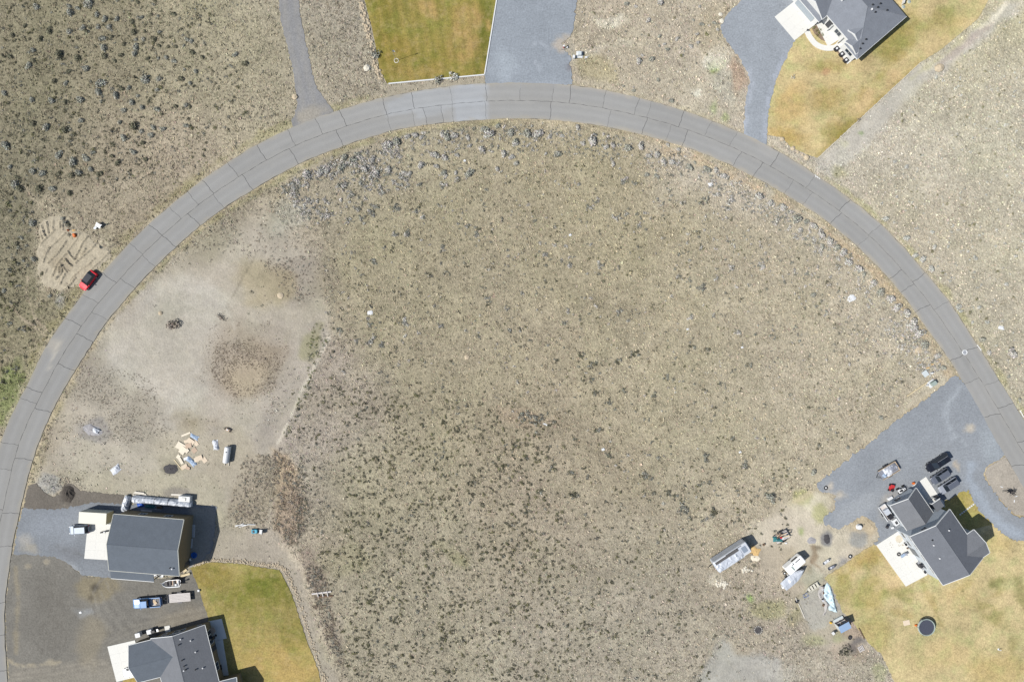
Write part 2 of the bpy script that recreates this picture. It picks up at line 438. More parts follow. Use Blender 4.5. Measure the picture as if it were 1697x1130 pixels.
GP = [  # soil
    ('path', [(500, 660), (620, 670), (760, 690), (900, 700), (1020, 770), (1120, 870)], (148, 138, 118), 40, .42, 34, 18), ('path', [(560, 860), (700, 920), (860, 900), (1000, 960)], (150, 142, 122), 36, .32, 34, 16),
    ('path', [(600, 420), (760, 400), (900, 460), (1060, 520)], (156, 147, 124), 34, .28, 34, 14), ('path', [(560, 760), (700, 800), (850, 810)], (180, 170, 148), 30, .3, 30, 12), ('path', [(650, 560), (800, 600), (980, 620)], (182, 171, 148), 30, .28, 30, 12),
    ('poly', LOT, (188, 181, 168), 26, .62, 26), ('poly', [(250, 490), (330, 470), (390, 500), (350, 560), (330, 640), (300, 700), (250, 640), (180, 640), (150, 610), (190, 560)], (200, 195, 185), 22, .8, 30),
    *[('path', [(300 + r_ * math.cos(a) * 1.1, 560 + r_ * math.sin(a)) for a in np.linspace(a0, a0 + 1.5, 9)], cc_, 1.8, .5, 3, 1.4) for r_, a0, cc_ in ((40, .3, (206, 200, 190)), (55, 1.2, (164, 156, 144)), (62, 2.6, (208, 202, 192)), (74, 3.6, (168, 160, 146)), (82, 4.6, (206, 200, 188)), (90, 5.4, (166, 158, 144)), (34, 4.0, (170, 162, 150)), (68, .1, (170, 162, 148)), (100, 2.0, (200, 194, 182)), (48, 5.6, (204, 198, 188)))],
    ('ell', (405, 605, 64, 48, -30), (150, 134, 114), 14, .38, 30), ('ell', (412, 622, 30, 24, 0), (188, 176, 154), 9, .6, 14),
    ('ell', (410, 600, 75, 55, -35), (154, 138, 116), 20, .38, 34), ('ell', (410, 625, 34, 26, 0), (184, 170, 148), 8, .75, 9),
    ('ell', (500, 455, 45, 32, 25), (140, 130, 120), 14, .42, 26), ('ell', (440, 470, 50, 40, 0), (162, 148, 112), 14, .5, 16),
    ('ell', (290, 570, 95, 80, 10), (188, 181, 168), 30, .85, 40), ('ell', (330, 510, 70, 40, -20), (184, 178, 166), 20, .8, 25),
    ('ell', (480, 360, 32, 20, -30), (180, 177, 164), 12, .7, 12), ('ell', (350, 390, 70, 40, -35), (150, 143, 122), 22, .6, 22),
    ('poly', [(530, 530), (545, 555), (510, 640), (468, 720), (425, 755), (418, 720), (450, 690), (470, 620), (500, 560)], (176, 168, 156), 8, .8, 10),
    ('ell', (440, 705, 22, 38, 15), (150, 143, 136), 10, .55, 18), ('ell', (520, 560, 14, 40, 20), (142, 140, 96), 6, .5, 12),
    ('ell', (165, 640, 60, 45, 25), (145, 138, 124), 18, .42, 34), ('ell', (225, 690, 50, 40, 10), (148, 141, 128), 16, .38, 30),
    ('ell', (320, 700, 34, 22, 0), (140, 125, 95), 10, .55, 16), ('ell', (55, 640, 22, 40, 30), (135, 140, 85), 10, .5, 14),
    ('ell', (12, 660, 16, 45, 10), (122, 138, 74), 8, .65, 12), ('ell', (80, 802, 18, 14, 0), (166, 165, 161), 4, .8, 6),
    ('ell', (155, 712, 28, 18, 15), (150, 146, 142), 6, .8, 8), ('ell', (285, 776, 16, 11, 0), (92, 88, 88), 4, .9, 5),
    ('poly', [(408, 755), (445, 750), (466, 770), (452, 830), (440, 862), (395, 868), (372, 860), (385, 810)], (160, 150, 132), 6, .75, 8),
    ('poly', [(452, 745), (480, 752), (497, 800), (500, 860), (480, 890), (455, 880), (462, 820)], (186, 166, 140), 8, .8, 10),
    ('ell', (482, 850, 24, 50, 10), (160, 144, 130), 10, .6, 12), ('ell', (520, 950, 24, 40, -25), (150, 136, 124), 10, .7, 12),
    ('ell', (545, 1040, 16, 60, -12), (156, 144, 132), 8, .6, 10), ('ell', (540, 905, 40, 26, 30), (182, 170, 152), 12, .5, 14),
    ('poly', [(375, 875), (455, 878), (500, 940), (512, 1000), (531, 1069), (566, 1135), (532, 1135), (507, 1058), (478, 973), (462, 938), (330, 934), (350, 880)], (174, 165, 151), 8, .95, 7),
    ('path', [(470, 900), (505, 945), (522, 1010), (545, 1080), (570, 1130)], (200, 188, 168), 5, .7, 6, 5),
    ('poly', [(1180, 0), (1240, 0), (1205, 60), (1190, 90), (1165, 100), (1150, 60)], (190, 178, 150), 10, .5, 12),
    ('ell', (1212, 120, 26, 40, 20), (188, 184, 168), 10, .7, 14), ('ell', (1223, 128, 14, 26, 10), (182, 150, 126), 6, .6, 9),
    ('ell', (1185, 110, 12, 10, 0), (140, 165, 80), 5, .7, 8), ('ell', (1183, 178, 6, 8, 0), (132, 160, 86), 5, .6, 6), ('ell', (1201, 194, 5, 6, 0), (136, 160, 90), 5, .55, 6),
    ('ell', (1012, 36, 24, 10, 0), (226, 220, 200), 4, .75, 8), ('ell', (985, 82, 28, 7, -20), (222, 214, 196), 4, .6, 8), ('ell', (1035, 72, 16, 9, 0), (218, 210, 190), 4, .6, 8),
    ('ell', (1180, 100, 16, 14, 30), (226, 222, 206), 5, .6, 9), ('ell', (1156, 153, 9, 7, 0), (232, 228, 214), 4, .8, 5), ('ell', (1195, 95, 18, 20, 0), (216, 208, 190), 8, .6, 9),
    ('ell', (940, 95, 12, 30, 0), (176, 171, 160), 6, .5, 8), ('ell', (990, 110, 28, 18, 20), (172, 163, 120), 8, .5, 12),
    ('poly', [(1354, 263), (1525, 104), (1548, 100), (1575, 80), (1640, 25), (1668, 0), (1697, 0), (1697, 8), (1580, 110), (1540, 130), (1440, 235), (1400, 275), (1380, 300), (1350, 288)], (198, 193, 182), 8, .85, 8),
    ('path', [(1640, 38), (1600, 72), (1560, 105)], (182, 168, 158), 6, .7, 6, 6), ('path', [(1624, 48), (1640, 36), (1655, 24), (1668, 6)], (236, 228, 208), 2, .85, 3, 3),
    ('ell', (1400, 240, 10, 8, 0), (215, 212, 180), 5, .6, 6), ('ell', (1428, 221, 4, 3, 0), (130, 160, 90), 2, .6, 2),
    ('path', [(1640, 25), (1560, 95), (1510, 130)], (205, 200, 160), 5, .6, 6, 4), ('ell', (1390, 285, 12, 10, 0), (150, 148, 95), 6, .5, 8),
    ('poly', [(1310, 835), (1350, 815), (1380, 840), (1370, 870), (1395, 885), (1430, 870), (1458, 890), (1440, 905), (1385, 940), (1350, 960), (1310, 905), (1240, 890), (1260, 860)], (206, 196, 178), 12, .92, 14),
    ('ell', (1345, 835, 24, 14, -20), (220, 212, 190), 6, .7, 10), ('ell', (1330, 826, 18, 10, -20), (170, 172, 110), 6, .6, 9), ('ell', (1360, 845, 12, 14, 0), (170, 172, 110), 6, .6, 9), ('ell', (1328, 882, 6, 8, 0), (140, 165, 80), 4, .6, 5),
    ('ell', (1431, 867, 24, 20, 0), (196, 180, 152), 5, .8, 8), ('ell', (1424, 893, 14, 14, 0), (150, 152, 152), 4, .8, 5), ('ell', (1371, 892, 9, 11, 0), (130, 130, 136), 4, .85, 6),
    ('path', [(1348, 905), (1352, 918), (1345, 930), (1340, 945)], (150, 130, 108), 3, .8, 4, 4), ('path', [(1345, 930), (1356, 938), (1362, 944)], (150, 130, 108), 2, .7, 3, 2), ('ell', (1356, 908, 8, 4, 0), (110, 95, 80), 2, .7, 3),
    ('ell', (1396, 930, 10, 6, -30), (140, 140, 146), 3, .7, 5), ('ell', (1345, 962, 20, 18, 0), (168, 168, 150), 8, .7, 10), ('ell', (1234, 945, 9, 6, 0), (214, 200, 182), 3, .75, 6), ('ell', (1196, 965, 13, 10, 30), (226, 220, 200), 4, .55, 10),
    ('ell', (1330, 1005, 15, 30, 20), (160, 156, 110), 8, .5, 12), ('ell', (1265, 1010, 24, 16, 0), (164, 164, 112), 8, .5, 14), ('ell', (1243, 991, 7, 6, 0), (136, 172, 90), 3, .7, 6), ('ell', (1358, 1062, 14, 8, 0), (164, 168, 118), 6, .45, 9),
    ('poly', [(1325, 995), (1345, 975), (1390, 970), (1400, 1020), (1350, 1045), (1335, 1030)], (178, 174, 166), 4, .95, 5),
    ('ell', (1420, 1040, 32, 20, 10), (176, 158, 140), 8, .8, 10), ('ell', (1388, 1058, 14, 8, 0), (158, 166, 116), 6, .5, 8), ('ell', (1405, 1080, 26, 18, 0), (180, 160, 140), 8, .7, 10), ('ell', (1400, 1076, 15, 9, 0), (104, 98, 98), 4, .85, 8), ('ell', (1422, 1062, 9, 7, -40), (112, 108, 108), 4, .8, 6),
    ('ell', (1256, 1043, 9, 7, 0), (100, 96, 92), 3, .8, 4), ('ell', (1360, 1095, 60, 25, 0), (184, 176, 160), 14, .6, 18), ('ell', (1455, 1115, 10, 16, 0), (160, 168, 118), 6, .45, 9),
    ('poly', [(1150, 1135), (1180, 1095), (1200, 1065), (1235, 1082), (1290, 1095), (1300, 1135)], (180, 178, 171), 9, .85, 12),
    ('poly', [(60, 365), (90, 350), (130, 372), (160, 395), (186, 418), (188, 430), (150, 455), (130, 478), (100, 490), (70, 470), (55, 440), (58, 400)], (180, 170, 149), 9, .85, 12),
    ('poly', [(180, 420), (200, 350), (250, 330), (262, 300), (215, 290), (120, 330), (90, 310), (60, 330), (50, 370), (70, 400)], (176, 166, 146), 16, .4, 16),
    ('path', [(40, 310), (60, 335), (95, 350), (100, 368)], (186, 174, 152), 3, .7, 4, 2.5), ('path', [(55, 350), (75, 330), (105, 335)], (186, 174, 152), 3, .6, 4, 2),
    ('path', [(45, 460), (44, 490), (60, 530), (80, 550), (90, 566)], (188, 174, 152), 2, .7, 3, 1.6), ('path', [(15, 505), (40, 530), (66, 548), (84, 568)], (188, 174, 152), 2, .6, 3, 1.4),
    ('ell', (100, 498, 8, 12, 20), (170, 168, 160), 3, .7, 5), ('ell', (95, 470, 30, 12, -30), (178, 166, 144), 6, .6, 8), ('path', [(60, 505), (80, 490), (120, 470), (135, 470)], (176, 164, 142), 5, .5, 6, 5),
    ('path', [(345, 560), (330, 590), (300, 620), (265, 645), (262, 700), (280, 735), (297, 750)], (196, 188, 172), 1.6, .6, 1.5, 0.8), ('path', [(436, 350), (432, 390), (420, 430), (402, 460), (370, 520)], (120, 112, 98), 1.2, .6, 1.5, 0.6),
    ('path', [(125, 145), (160, 165), (200, 178), (240, 188), (262, 196)], (178, 170, 142), 1.6, .7, 2, 1.2), ('path', [(545, 560), (525, 600), (498, 650), (478, 700), (460, 735)], (218, 210, 194), 1.4, .85, 1.4, 1.5),
    ('ell', (300, 745, 45, 40, 0), (176, 168, 148), 14, .6, 14), ('ell', (375, 760, 40, 55, 10), (180, 171, 152), 12, .7, 12),
    ('poly', [(120, 790), (180, 780), (330, 790), (372, 800), (370, 870), (320, 865), (318, 822), (200, 818), (150, 815)], (182, 175, 156), 8, .8, 8),
    ('ell', (300, 818, 22, 9, 0), (140, 134, 128), 4, .8, 6), ('ell', (760, 925, 24, 12, 30), (160, 158, 118), 8, .5, 12), ('ell', (560, 925, 40, 25, 20), (162, 158, 124), 10, .4, 18),
    ('ell', (1300, 1118, 20, 14, 0), (188, 184, 172), 6, .6, 8), ('ell', (860, 690, 55, 14, 8), (176, 158, 136), 6, .5, 10), ('path', [(1150, 850), (1210, 810), (1290, 770)], (186, 178, 152), 3, .35, 4, 3),
    ('path', [(1505, 690), (1440, 740), (1355, 805), (1320, 830)], (202, 188, 160), 4, .7, 5, 6), ('path', [(1582, 628), (1545, 655), (1500, 690)], (196, 182, 152), 3, .7, 4, 5), ('path', [(1370, 660), (1440, 620), (1500, 590)], (188, 178, 152), 5, .4, 6, 5),
]
# strips of paler bare soil and brighter grass along both road edges are added once the road is known

# ---------------------------------------------------------------- road geometry
OUT_ = [(-52, 1210), (-50, 1130), (-48, 1040), (-41, 960), (-26, 860), (-12, 790), (0, 733), (20, 686), (47.7, 635), (75, 574), (111, 524), (139, 484), (175, 447), (247, 371.5), (310, 319),
        (340, 294.6), (379.6, 269), (420, 242), (450, 228.5), (483.7, 211), (563.3, 183), (632, 163), (683, 152.6), (749, 143), (805, 138.4), (870, 138), (946.8, 141.5), (1002.5, 150), (1058, 162.5),
        (1134, 184.5), (1177.7, 199.6), (1228, 221), (1267, 238), (1288.4, 250.4), (1351, 290), (1406.3, 329), (1459.4, 371), (1512.5, 427.9), (1533.7, 453), (1565.6, 490), (1604, 548), (1618.6, 571.9),
        (1655.8, 631.6), (1682, 673), (1715, 728), (1775, 830), (1790, 880)]
IN_ = [(14, 1210), (12.8, 1118), (8, 1050), (8.5, 997), (18.5, 921), (26, 874), (33, 850), (43.8, 802), (55, 758), (85, 684.8), (123.4, 615.7), (152.6, 571), (175, 535), (197.8, 508), (223, 479), (257.5, 442), (290.7, 410.6), (330.5, 375),
       (371.6, 345), (416.8, 316), (450, 297), (494, 272.5), (568.6, 243), (645.6, 218), (751.8, 203), (805, 198.6), (870, 196.6), (912, 199), (1005, 211), (1063.6, 223.5), (1130, 242), (1200, 269), (1249.7, 294), (1300, 321.7), (1377, 372),
       (1432.8, 420), (1472.6, 461), (1517.8, 518), (1533.7, 543), (1576, 601), (1610.7, 657), (1632, 696.6), (1661, 749.7), (1695.6, 806), (1720, 850), (1735, 885)]
RC = (848.0, 900.0)
def _polar(pts):
    th = np.array([math.degrees(math.atan2(-(y - RC[1]), x - RC[0])) % 360 for x, y in pts])
    r = np.array([math.hypot(x - RC[0], y - RC[1]) for x, y in pts])
    return th[::-1], r[::-1]
_tho, _ro = _polar(OUT_); _thi, _ri = _polar(IN_)
TH = np.arange(1.5, 203.5, 0.25)
def _sm(a, k=9):
    p = np.concatenate([np.full(k, a[0]), a, np.full(k, a[-1])])
    return np.convolve(p, np.ones(2 * k + 1) / (2 * k + 1), 'valid')
RO = _sm(np.interp(TH, _tho, _ro)); RI = _sm(np.interp(TH, _thi, _ri))
def road_pt(th, t):
    """t = 0 inner edge, 1 outer edge; photo pixels"""
    r = np.interp(th, TH, RI) * (1 - t) + np.interp(th, TH, RO) * t
    return RC[0] + r * np.cos(np.radians(th)), RC[1] - r * np.sin(np.radians(th))
def road_th(x, y): return math.degrees(math.atan2(-(y - RC[1]), x - RC[0])) % 360
def _edge(t): return [tuple(float(c) for c in road_pt(a, t)) for a in TH[::3]]
ROAD_IN, ROAD_OUT = _edge(0.0), _edge(1.0)
ROAD_POLY = ROAD_IN + ROAD_OUT[::-1]
_out2 = lambda a, b, t: [tuple(float(c) for c in road_pt(q, t)) for q in np.arange(a, b, 1.0)]
GP += [('path', _out2(20, 190, -0.06), (190, 176, 146), 4, .7, 5, 3), ('path', _out2(20, 190, 1.05), (190, 180, 156), 4, .7, 4, 2),
       ('path', _out2(20, 70, -0.25), (200, 178, 146), 6, .6, 9, 5), ('path', _out2(130, 160, 1.14), (160, 152, 112), 6, .5, 8, 5), ('path', _out2(108, 135, 1.15), (152, 148, 96), 6, .4, 8, 5),
       ('path', _out2(160, 195, -0.15), (158, 150, 112), 6, .4, 8, 5), ('path', _out2(12, 50, 1.12), (168, 166, 116), 4, .5, 8, 3), ('path', _out2(92, 150, -0.12), (150, 148, 104), 4, .45, 6, 3)]

# ---------------------------------------------------------------- surfaces lying on the ground
LAWN_TOP = [(603, -20), (604, 0), (616, 45), (624, 85), (629, 117), (642, 139), (802, 124), (823, 0), (826, -20)]
LAWN_NE = [(1312, 66), (1305, 91.6), (1287, 131), (1273, 183), (1272, 224), (1296, 228), (1310, 244), (1337, 256), (1354, 262), (1525, 104), (1560, 82), (1621, 31), (1650, -20), (1480, -20), (1400, 40), (1352, 44), (1330, 54)]
LAWN_SW = [(315, 940), (330, 934), (354, 931), (400, 934), (432, 940), (463, 944), (479, 974), (489, 1001), (500, 1035), (507, 1058), (518, 1085), (528, 1111), (534, 1150), (340, 1150), (340, 1060), (345, 1022), (340, 1008), (334, 990), (326, 965)]
LAWN_SE = [(1366, 957), (1395, 938), (1432, 910), (1454, 900), (1490, 915), (1600, 860), (1646, 868), (1662, 884), (1679, 895), (1720, 894), (1760, 900), (1760, 1180), (1505, 1180), (1480, 1125), (1462, 1085), (1440, 1066), (1416, 1034), (1395, 1011), (1380, 975)]
LAWN_STRIP = [(1558, 822), (1576, 814), (1594, 802), (1604, 811), (1613, 828), (1621, 844), (1646, 868), (1600, 880), (1560, 850)]
LAWN_FRONT = [(205, 1118), (232, 1112), (240, 1150), (200, 1150)]
GRAV_TOP = [(824, -20), (823, 0), (803, 124), (805, 146), (870, 150), (905, 155), (916, 149), (930, 141), (948, 140), (947, 118), (943, 108), (948, 98), (938, 86), (930, 72), (944, 62), (950, 48), (956, 0), (958, -20)]
GRAV_TRACK = [(460, -20), (462, 0), (465, 34), (477, 80), (486, 120), (490, 149), (493, 172), (484, 204), (486, 214), (520, 202), (556, 188), (545, 174), (534, 159), (523, 141), (515, 111), (507, 72), (499, 34), (494, 0), (493, -20)]
GRAV_NE = [(1232, -20), (1229, 0), (1203, 27), (1194, 49), (1199, 62), (1210, 76), (1225, 96), (1235, 113), (1243, 134), (1239, 150), (1235, 171), (1233, 200), (1233, 222), (1250, 233), (1270, 243), (1271, 226), (1273, 183), (1287, 131), (1305, 91), (1318, 66), (1330, 40), (1330, -20)]
GRAV_SE = [(1583, 622), (1547, 650), (1502, 686), (1478, 702), (1454, 723), (1417, 752), (1385, 777), (1353, 801), (1358, 812), (1385, 821), (1383, 845), (1364, 860), (1366, 869), (1389, 877), (1407, 868), (1430, 854), (1450, 866), (1456, 886), (1450, 903),
           (1480, 890), (1540, 850), (1590, 815), (1604, 811), (1620, 844), (1646, 868), (1662, 884), (1679, 895), (1720, 896), (1800, 900), (1800, 858), (1697, 857), (1680, 854), (1671, 844), (1658, 830), (1645, 812), (1637, 800), (1630, 784), (1634, 773), (1650, 764), (1666, 754), (1655, 735), (1640, 706), (1612, 656), (1597, 634)]
GRAV_SW = [(28, 880), (38, 842), (60, 843), (100, 843), (130, 838), (150, 832), (205, 835), (330, 836), (360, 840), (352, 910), (330, 932), (315, 940), (300, 945), (240, 955), (185, 958), (160, 955), (135, 952), (120, 940), (108, 930), (92, 922), (60, 920), (40, 918), (22, 918)]
DIRT_UP = [(46, 805), (60, 800), (72, 815), (85, 822), (98, 820), (103, 808), (112, 801), (122, 804), (133, 813), (160, 816), (205, 820), (205, 842), (150, 846), (100, 850), (60, 850), (36, 852)]
DIRT_LOW = [(20, 918), (60, 915), (92, 920), (110, 930), (125, 945), (145, 956), (190, 955), (262, 960), (310, 950), (318, 942), (328, 965), (336, 990), (345, 1018), (340, 1070), (240, 1180), (18, 1180), (14, 1110), (9, 1050), (10, 995)]
ISLAND = [(1666, 756), (1650, 766), (1637, 774), (1632, 784), (1638, 800), (1646, 812), (1659, 829), (1672, 843), (1681, 852), (1697, 855), (1740, 856), (1722, 848), (1690, 795)]
SHEETS = [LAWN_TOP, LAWN_NE, LAWN_SW, LAWN_SE, LAWN_STRIP, GRAV_TOP, GRAV_TRACK, GRAV_NE, GRAV_SE, GRAV_SW, DIRT_UP, DIRT_LOW, ROAD_POLY, ISLAND]
DUG = zc([(200, 190), (330, 130), (450, 130), (490, 250), (640, 310), (720, 320), (830, 440), (900, 470), (1010, 540), (1020, 610), (800, 790), (640, 930), (430, 1000), (250, 950), (150, 800), (180, 640), (140, 540), (190, 420), (170, 300)], 40, 340, 7.06)

M['ground'] = gmat('ground', [(0.10, .11, 4), (0.42, .22, 4), (1.3, .24, 4), (2.6, .22, 3)], bump=.25, tint=((.90, .97, .82), .09, .3), straw=((206, 192, 166), .75, .55))
M['plants'] = gmat('plants', [(1.2, .12, 2), (6.0, .12, 1)])
M['lawn'] = gmat('lawn', [(.10, .10, 3), (.5, .16, 4), (1.5, .22, 4), (3.4, .26, 2)], bump=.06, tint=((.78, .96, .82), .28, .75), straw=((214, 190, 148), .55, .50))
M['gravel'] = gmat('gravel', [(.06, .05, 3), (.4, .06, 3), (1.4, .08, 3), (3.2, .17, 2)], bump=.03)
M['dirt'] = gmat('dirt', [(.1, .08, 3), (.7, .10, 3), (1.8, .12, 3), (3.2, .18, 2)], bump=.06)
M['asphalt'] = gmat('asphalt', [(.07, .03, 2), (.5, .03, 3), (12.0, .06, 1)], bump=.004, rough=.85, objtone=True)
mm('crack_tar', (86, 86, 88), rough=.9)
mm('concrete', (240, 239, 233), rough=.85, var=.03, scale=.8)
mm('concrete_grey', (200, 200, 196), rough=.85, var=.06, scale=.8)

def axis(lo, hi, step):
    d = np.arange(lo, hi + step * .5, step)
    far = []
    x, s_ = 0.0, step
    while x < 21000: s_ *= 1.5; x += s_; far.append(x)
    far = np.array(far)
    return np.concatenate([lo - far[::-1], d, hi + far])
gx, gy = axis(-36, 1734, 2.8), axis(-36, 1166, 2.8)
GX, GY = np.meshgrid(gx, gy)
px, py = GX.ravel(), GY.ravel()
gcol = paint(px, py, base_col(px, py), GP)
gcol = gcol * (1 + .09 * fbm(px, py, 46, 501, 4) + .07 * fbm(px + .6 * py, py - .6 * px, 12, 511, 3))[:, None]
_al = np.ones(len(px))
for sh in [LOT, YARD] + BARE:
    _al = np.minimum(_al, .42 + .58 * smooth(-14, 10, sdist(px, py, sh) + 9 * fbm(px, py, 24, 77, 3)))
gcol = np.concatenate([gcol, _al[:, None]], 1)
zz = 0.02 * fbm(px, py, 14, 51, 3) - 0.02
for sh in SHEETS + [DUG]:
    sel = (px > min(p[0] for p in sh) - 8) & (px < max(p[0] for p in sh) + 8) & (py > min(p[1] for p in sh) - 8) & (py < max(p[1] for p in sh) + 8)
    ii = np.nonzero(sel)[0]
    d = sdist(px[ii], py[ii], sh)
    zz[ii] = np.where(d < 4, -0.05, zz[ii])
nx, ny = len(gx), len(gy)
ix = (np.arange(ny - 1)[:, None] * nx + np.arange(nx - 1)[None, :]).ravel()
tris = np.concatenate([np.stack([ix, ix + nx, ix + nx + 1], 1), np.stack([ix, ix + nx + 1, ix + 1], 1)])
V = np.stack([(px - CX) * S, (CY - py) * S, zz], 1)
ground = soup('ground', V, tris, 'ground', cols=gcol)
tag(ground, kind='structure')

def subdiv(poly, step, jit, seed):
    out = []
    r = random.Random(seed)
    n = len(poly)
    for i in range(n):
        (x0, y0), (x1, y1) = poly[i], poly[(i + 1) % n]
        L = math.hypot(x1 - x0, y1 - y0)
        k = max(1, int(L / step))
        for j in range(k):
            t = j / k
            w = jit * r.gauss(0, .6) if j else jit * .3 * r.gauss(0, .6)
            out.append((x0 + (x1 - x0) * t - (y1 - y0) / (L + 1e-6) * w, y0 + (y1 - y0) * t + (x1 - x0) / (L + 1e-6) * w))
    return out

def sheet(name, poly, z, rgb, patches, m, step=6.0, edge=3.0, jit=0.8, seed=1, kind='structure', noise_amp=0.0, zf=None, colf=None, parent=None):
    b = subdiv(poly, edge, jit, seed)
    xs = np.array([p[0] for p in b]); ys = np.array([p[1] for p in b])
    gx_, gy_ = np.meshgrid(np.arange(xs.min(), xs.max(), step), np.arange(ys.min(), ys.max(), step))
    q = np.stack([gx_.ravel(), gy_.ravel()], 1) + np.random.default_rng(seed).uniform(-.25, .25, (gx_.size, 2)) * step
    d = sdist(q[:, 0], q[:, 1], b)
    q = q[d < -step * .45]
    pts = [Vector(p) for p in b] + [Vector(p) for p in q]
    nb = len(b)
    vo, _, fo, *_r = delaunay_2d_cdt(pts, [(i, (i + 1) % nb) for i in range(nb)], [tuple(range(nb))], 1, 1e-4)
    vx = np.array([v[0] for v in vo]); vy = np.array([v[1] for v in vo])
    base = np.tile(A(*rgb), (len(vx), 1)) if colf is None else colf(vx, vy)
    if noise_amp: base = base * (1 + noise_amp * fbm(vx, vy, 40, seed + 9, 4))[:, None]
    cols = paint(vx, vy, base, patches)
    z3 = np.full(len(vx), z) if zf is None else z + zf(vx, vy)
    # triangles facing up
    t = np.array([f for f in fo if len(f) == 3])
    a, b2, c = t[:, 0], t[:, 1], t[:, 2]
    area = (vx[b2] - vx[a]) * (vy[c] - vy[a]) - (vx[c] - vx[a]) * (vy[b2] - vy[a])
    t[area > 0] = t[area > 0][:, ::-1]
    o = soup(name, np.stack([(vx - CX) * S, (CY - vy) * S, z3], 1), t, m, cols=cols, parent=parent)
    if kind and not parent: tag(o, kind=kind)
    return o

sheet('dirt_yard', DIRT_LOW, .006, (130, 127, 120), [
    ('ell', (160, 975, 30, 22, 0), (150, 138, 108), 8, .6, 12), ('ell', (158, 974, 7, 7, 0), (70, 66, 60), 4, .8, 4), ('ell', (150, 990, 5, 4, 0), (90, 84, 74), 3, .7, 3),
    ('ell', (138, 1014, 14, 6, 0), (165, 168, 170), 4, .8, 5), ('path', [(25, 940), (30, 990), (28, 1030), (26, 1080)], (156, 146, 124), 3, .6, 3, 3), ('path', [(13, 1094), (30, 1102), (60, 1102), (100, 1096)], (190, 178, 152), 2, .6, 4, 2),
    ('ell', (75, 931, 6, 4, 0), (178, 168, 148), 2, .7, 3), ('ell', (45, 938, 5, 4, 0), (172, 162, 142), 2, .6, 3), ('ell', (200, 940, 40, 12, -10), (168, 158, 136), 6, .6, 10), ('poly', [(14, 1106), (180, 1088), (200, 1135), (14, 1140)], (152, 146, 134), 8, .7, 6),
    ('ell', (150, 1060, 25, 40, 0), (152, 142, 120), 10, .5, 12), ('ell', (290, 1025, 50, 20, -10), (160, 150, 132), 10, .5, 12), ('ell', (90, 1020, 45, 50, 0), (122, 119, 112), 20, .7, 20)] +
    [('path', [(60 + 7 * i, 960 - 3 * i), (75 + 7 * i, 1020 + 6 * i), (60 + 9 * i, 1085)], (114, 110, 103), 1.5, .5, 2, 1.0) for i in range(6)] + [('path', [(190 + 8 * i, 1060 - 2 * i), (160 + 6 * i, 1030 - 6 * i), (150 + 4 * i, 990 - 8 * i), (165 + 3 * i, 962 - 3 * i)], ((150, 146, 136) if i % 2 else (112, 108, 102)), 1.5, .45, 2, 1.1) for i in range(7)] + [('path', [(20, 1112 + 5 * i), (90, 1104 + 4 * i), (180, 1086 + 4 * i)], ((158, 152, 140) if i % 2 else (126, 122, 114)), 1.5, .45, 2, 1.2) for i in range(5)] + [('path', [(345, 1000 + 6 * i), (280, 1016 + 5 * i), (210, 1036 + 4 * i), (170, 1062 + 4 * i)], ((150, 145, 134) if i % 2 else (114, 110, 104)), 1.5, .4, 2, 1.2) for i in range(5)], 'dirt', step=3.5, jit=1.8, seed=3, noise_amp=.12)
sheet('dirt_strip', DIRT_UP, .006, (120, 114, 106), [('ell', (112, 820, 9, 15, 0), (88, 82, 76), 4, .8, 5), ('path', [(107, 833), (116, 845), (120, 850)], (165, 156, 142), 2, .6, 2, 1)], 'dirt', jit=1.6, seed=4, noise_amp=.12)
sheet('gravel_yard', GRAV_SW, .012, (140, 145, 151), [
    ('ell', (40, 895, 12, 8, 0), (176, 172, 164), 4, .7, 5), ('ell', (50, 908, 14, 6, 0), (176, 168, 150), 4, .6, 6), ('ell', (110, 915, 24, 10, 20), (128, 130, 134), 6, .6, 10), ('ell', (120, 945, 20, 8, 20), (168, 172, 176), 5, .6, 8),
    ('ell', (90, 870, 50, 24, 0), (152, 158, 166), 12, .6, 14), ('poly', [(318, 840), (360, 840), (352, 912), (330, 932), (315, 942), (313, 900)], (178, 172, 160), 4, .9, 4)] +
    [('path', [(95 + 9 * i, 905 + 2 * i), (103 + 9 * i, 908 + 3 * i), (112 + 9 * i, 913 + 3 * i)], (120, 122, 124), 1.0, .6, 1, .8) for i in range(5)], 'gravel', jit=1.6, seed=5, noise_amp=.10)
sheet('gravel_track', GRAV_TRACK, .012, (146, 146, 147), [('path', [(470, -20), (474, 50), (492, 120), (502, 170), (500, 205)], (158, 156, 152), 3, .7, 2, 4), ('path', [(488, -20), (494, 50), (508, 120), (522, 170)], (158, 156, 152), 3, .7, 2, 3), ('ell', (512, 192, 20, 8, -20), (176, 168, 152), 5, .6, 8)], 'gravel', jit=1.3, seed=6, noise_amp=.08)
sheet('gravel_driveway', GRAV_TOP, .036, (153, 160, 168), [('path', [(880, 72), (897, 71), (910, 80), (911, 92), (905, 101)], (178, 184, 192), 1, .8, .6, .9), ('path', [(884, 95), (893, 112), (904, 122)], (176, 182, 190), 1, .6, 1, 1.2),
    ('ell', (835, 110, 20, 35, 0), (172, 180, 188), 10, .6, 12), ('ell', (934, 72, 14, 12, 0), (184, 176, 164), 4, .9, 5), ('ell', (922, 77, 7, 6, 0), (186, 178, 168), 3, .9, 3), ('ell', (890, 142, 40, 6, 0), (166, 172, 180), 4, .7, 4), ('ell', (945, 112, 5, 7, 0), (130, 126, 130), 3, .7, 3)], 'gravel', jit=1.8, seed=7, noise_amp=.06)
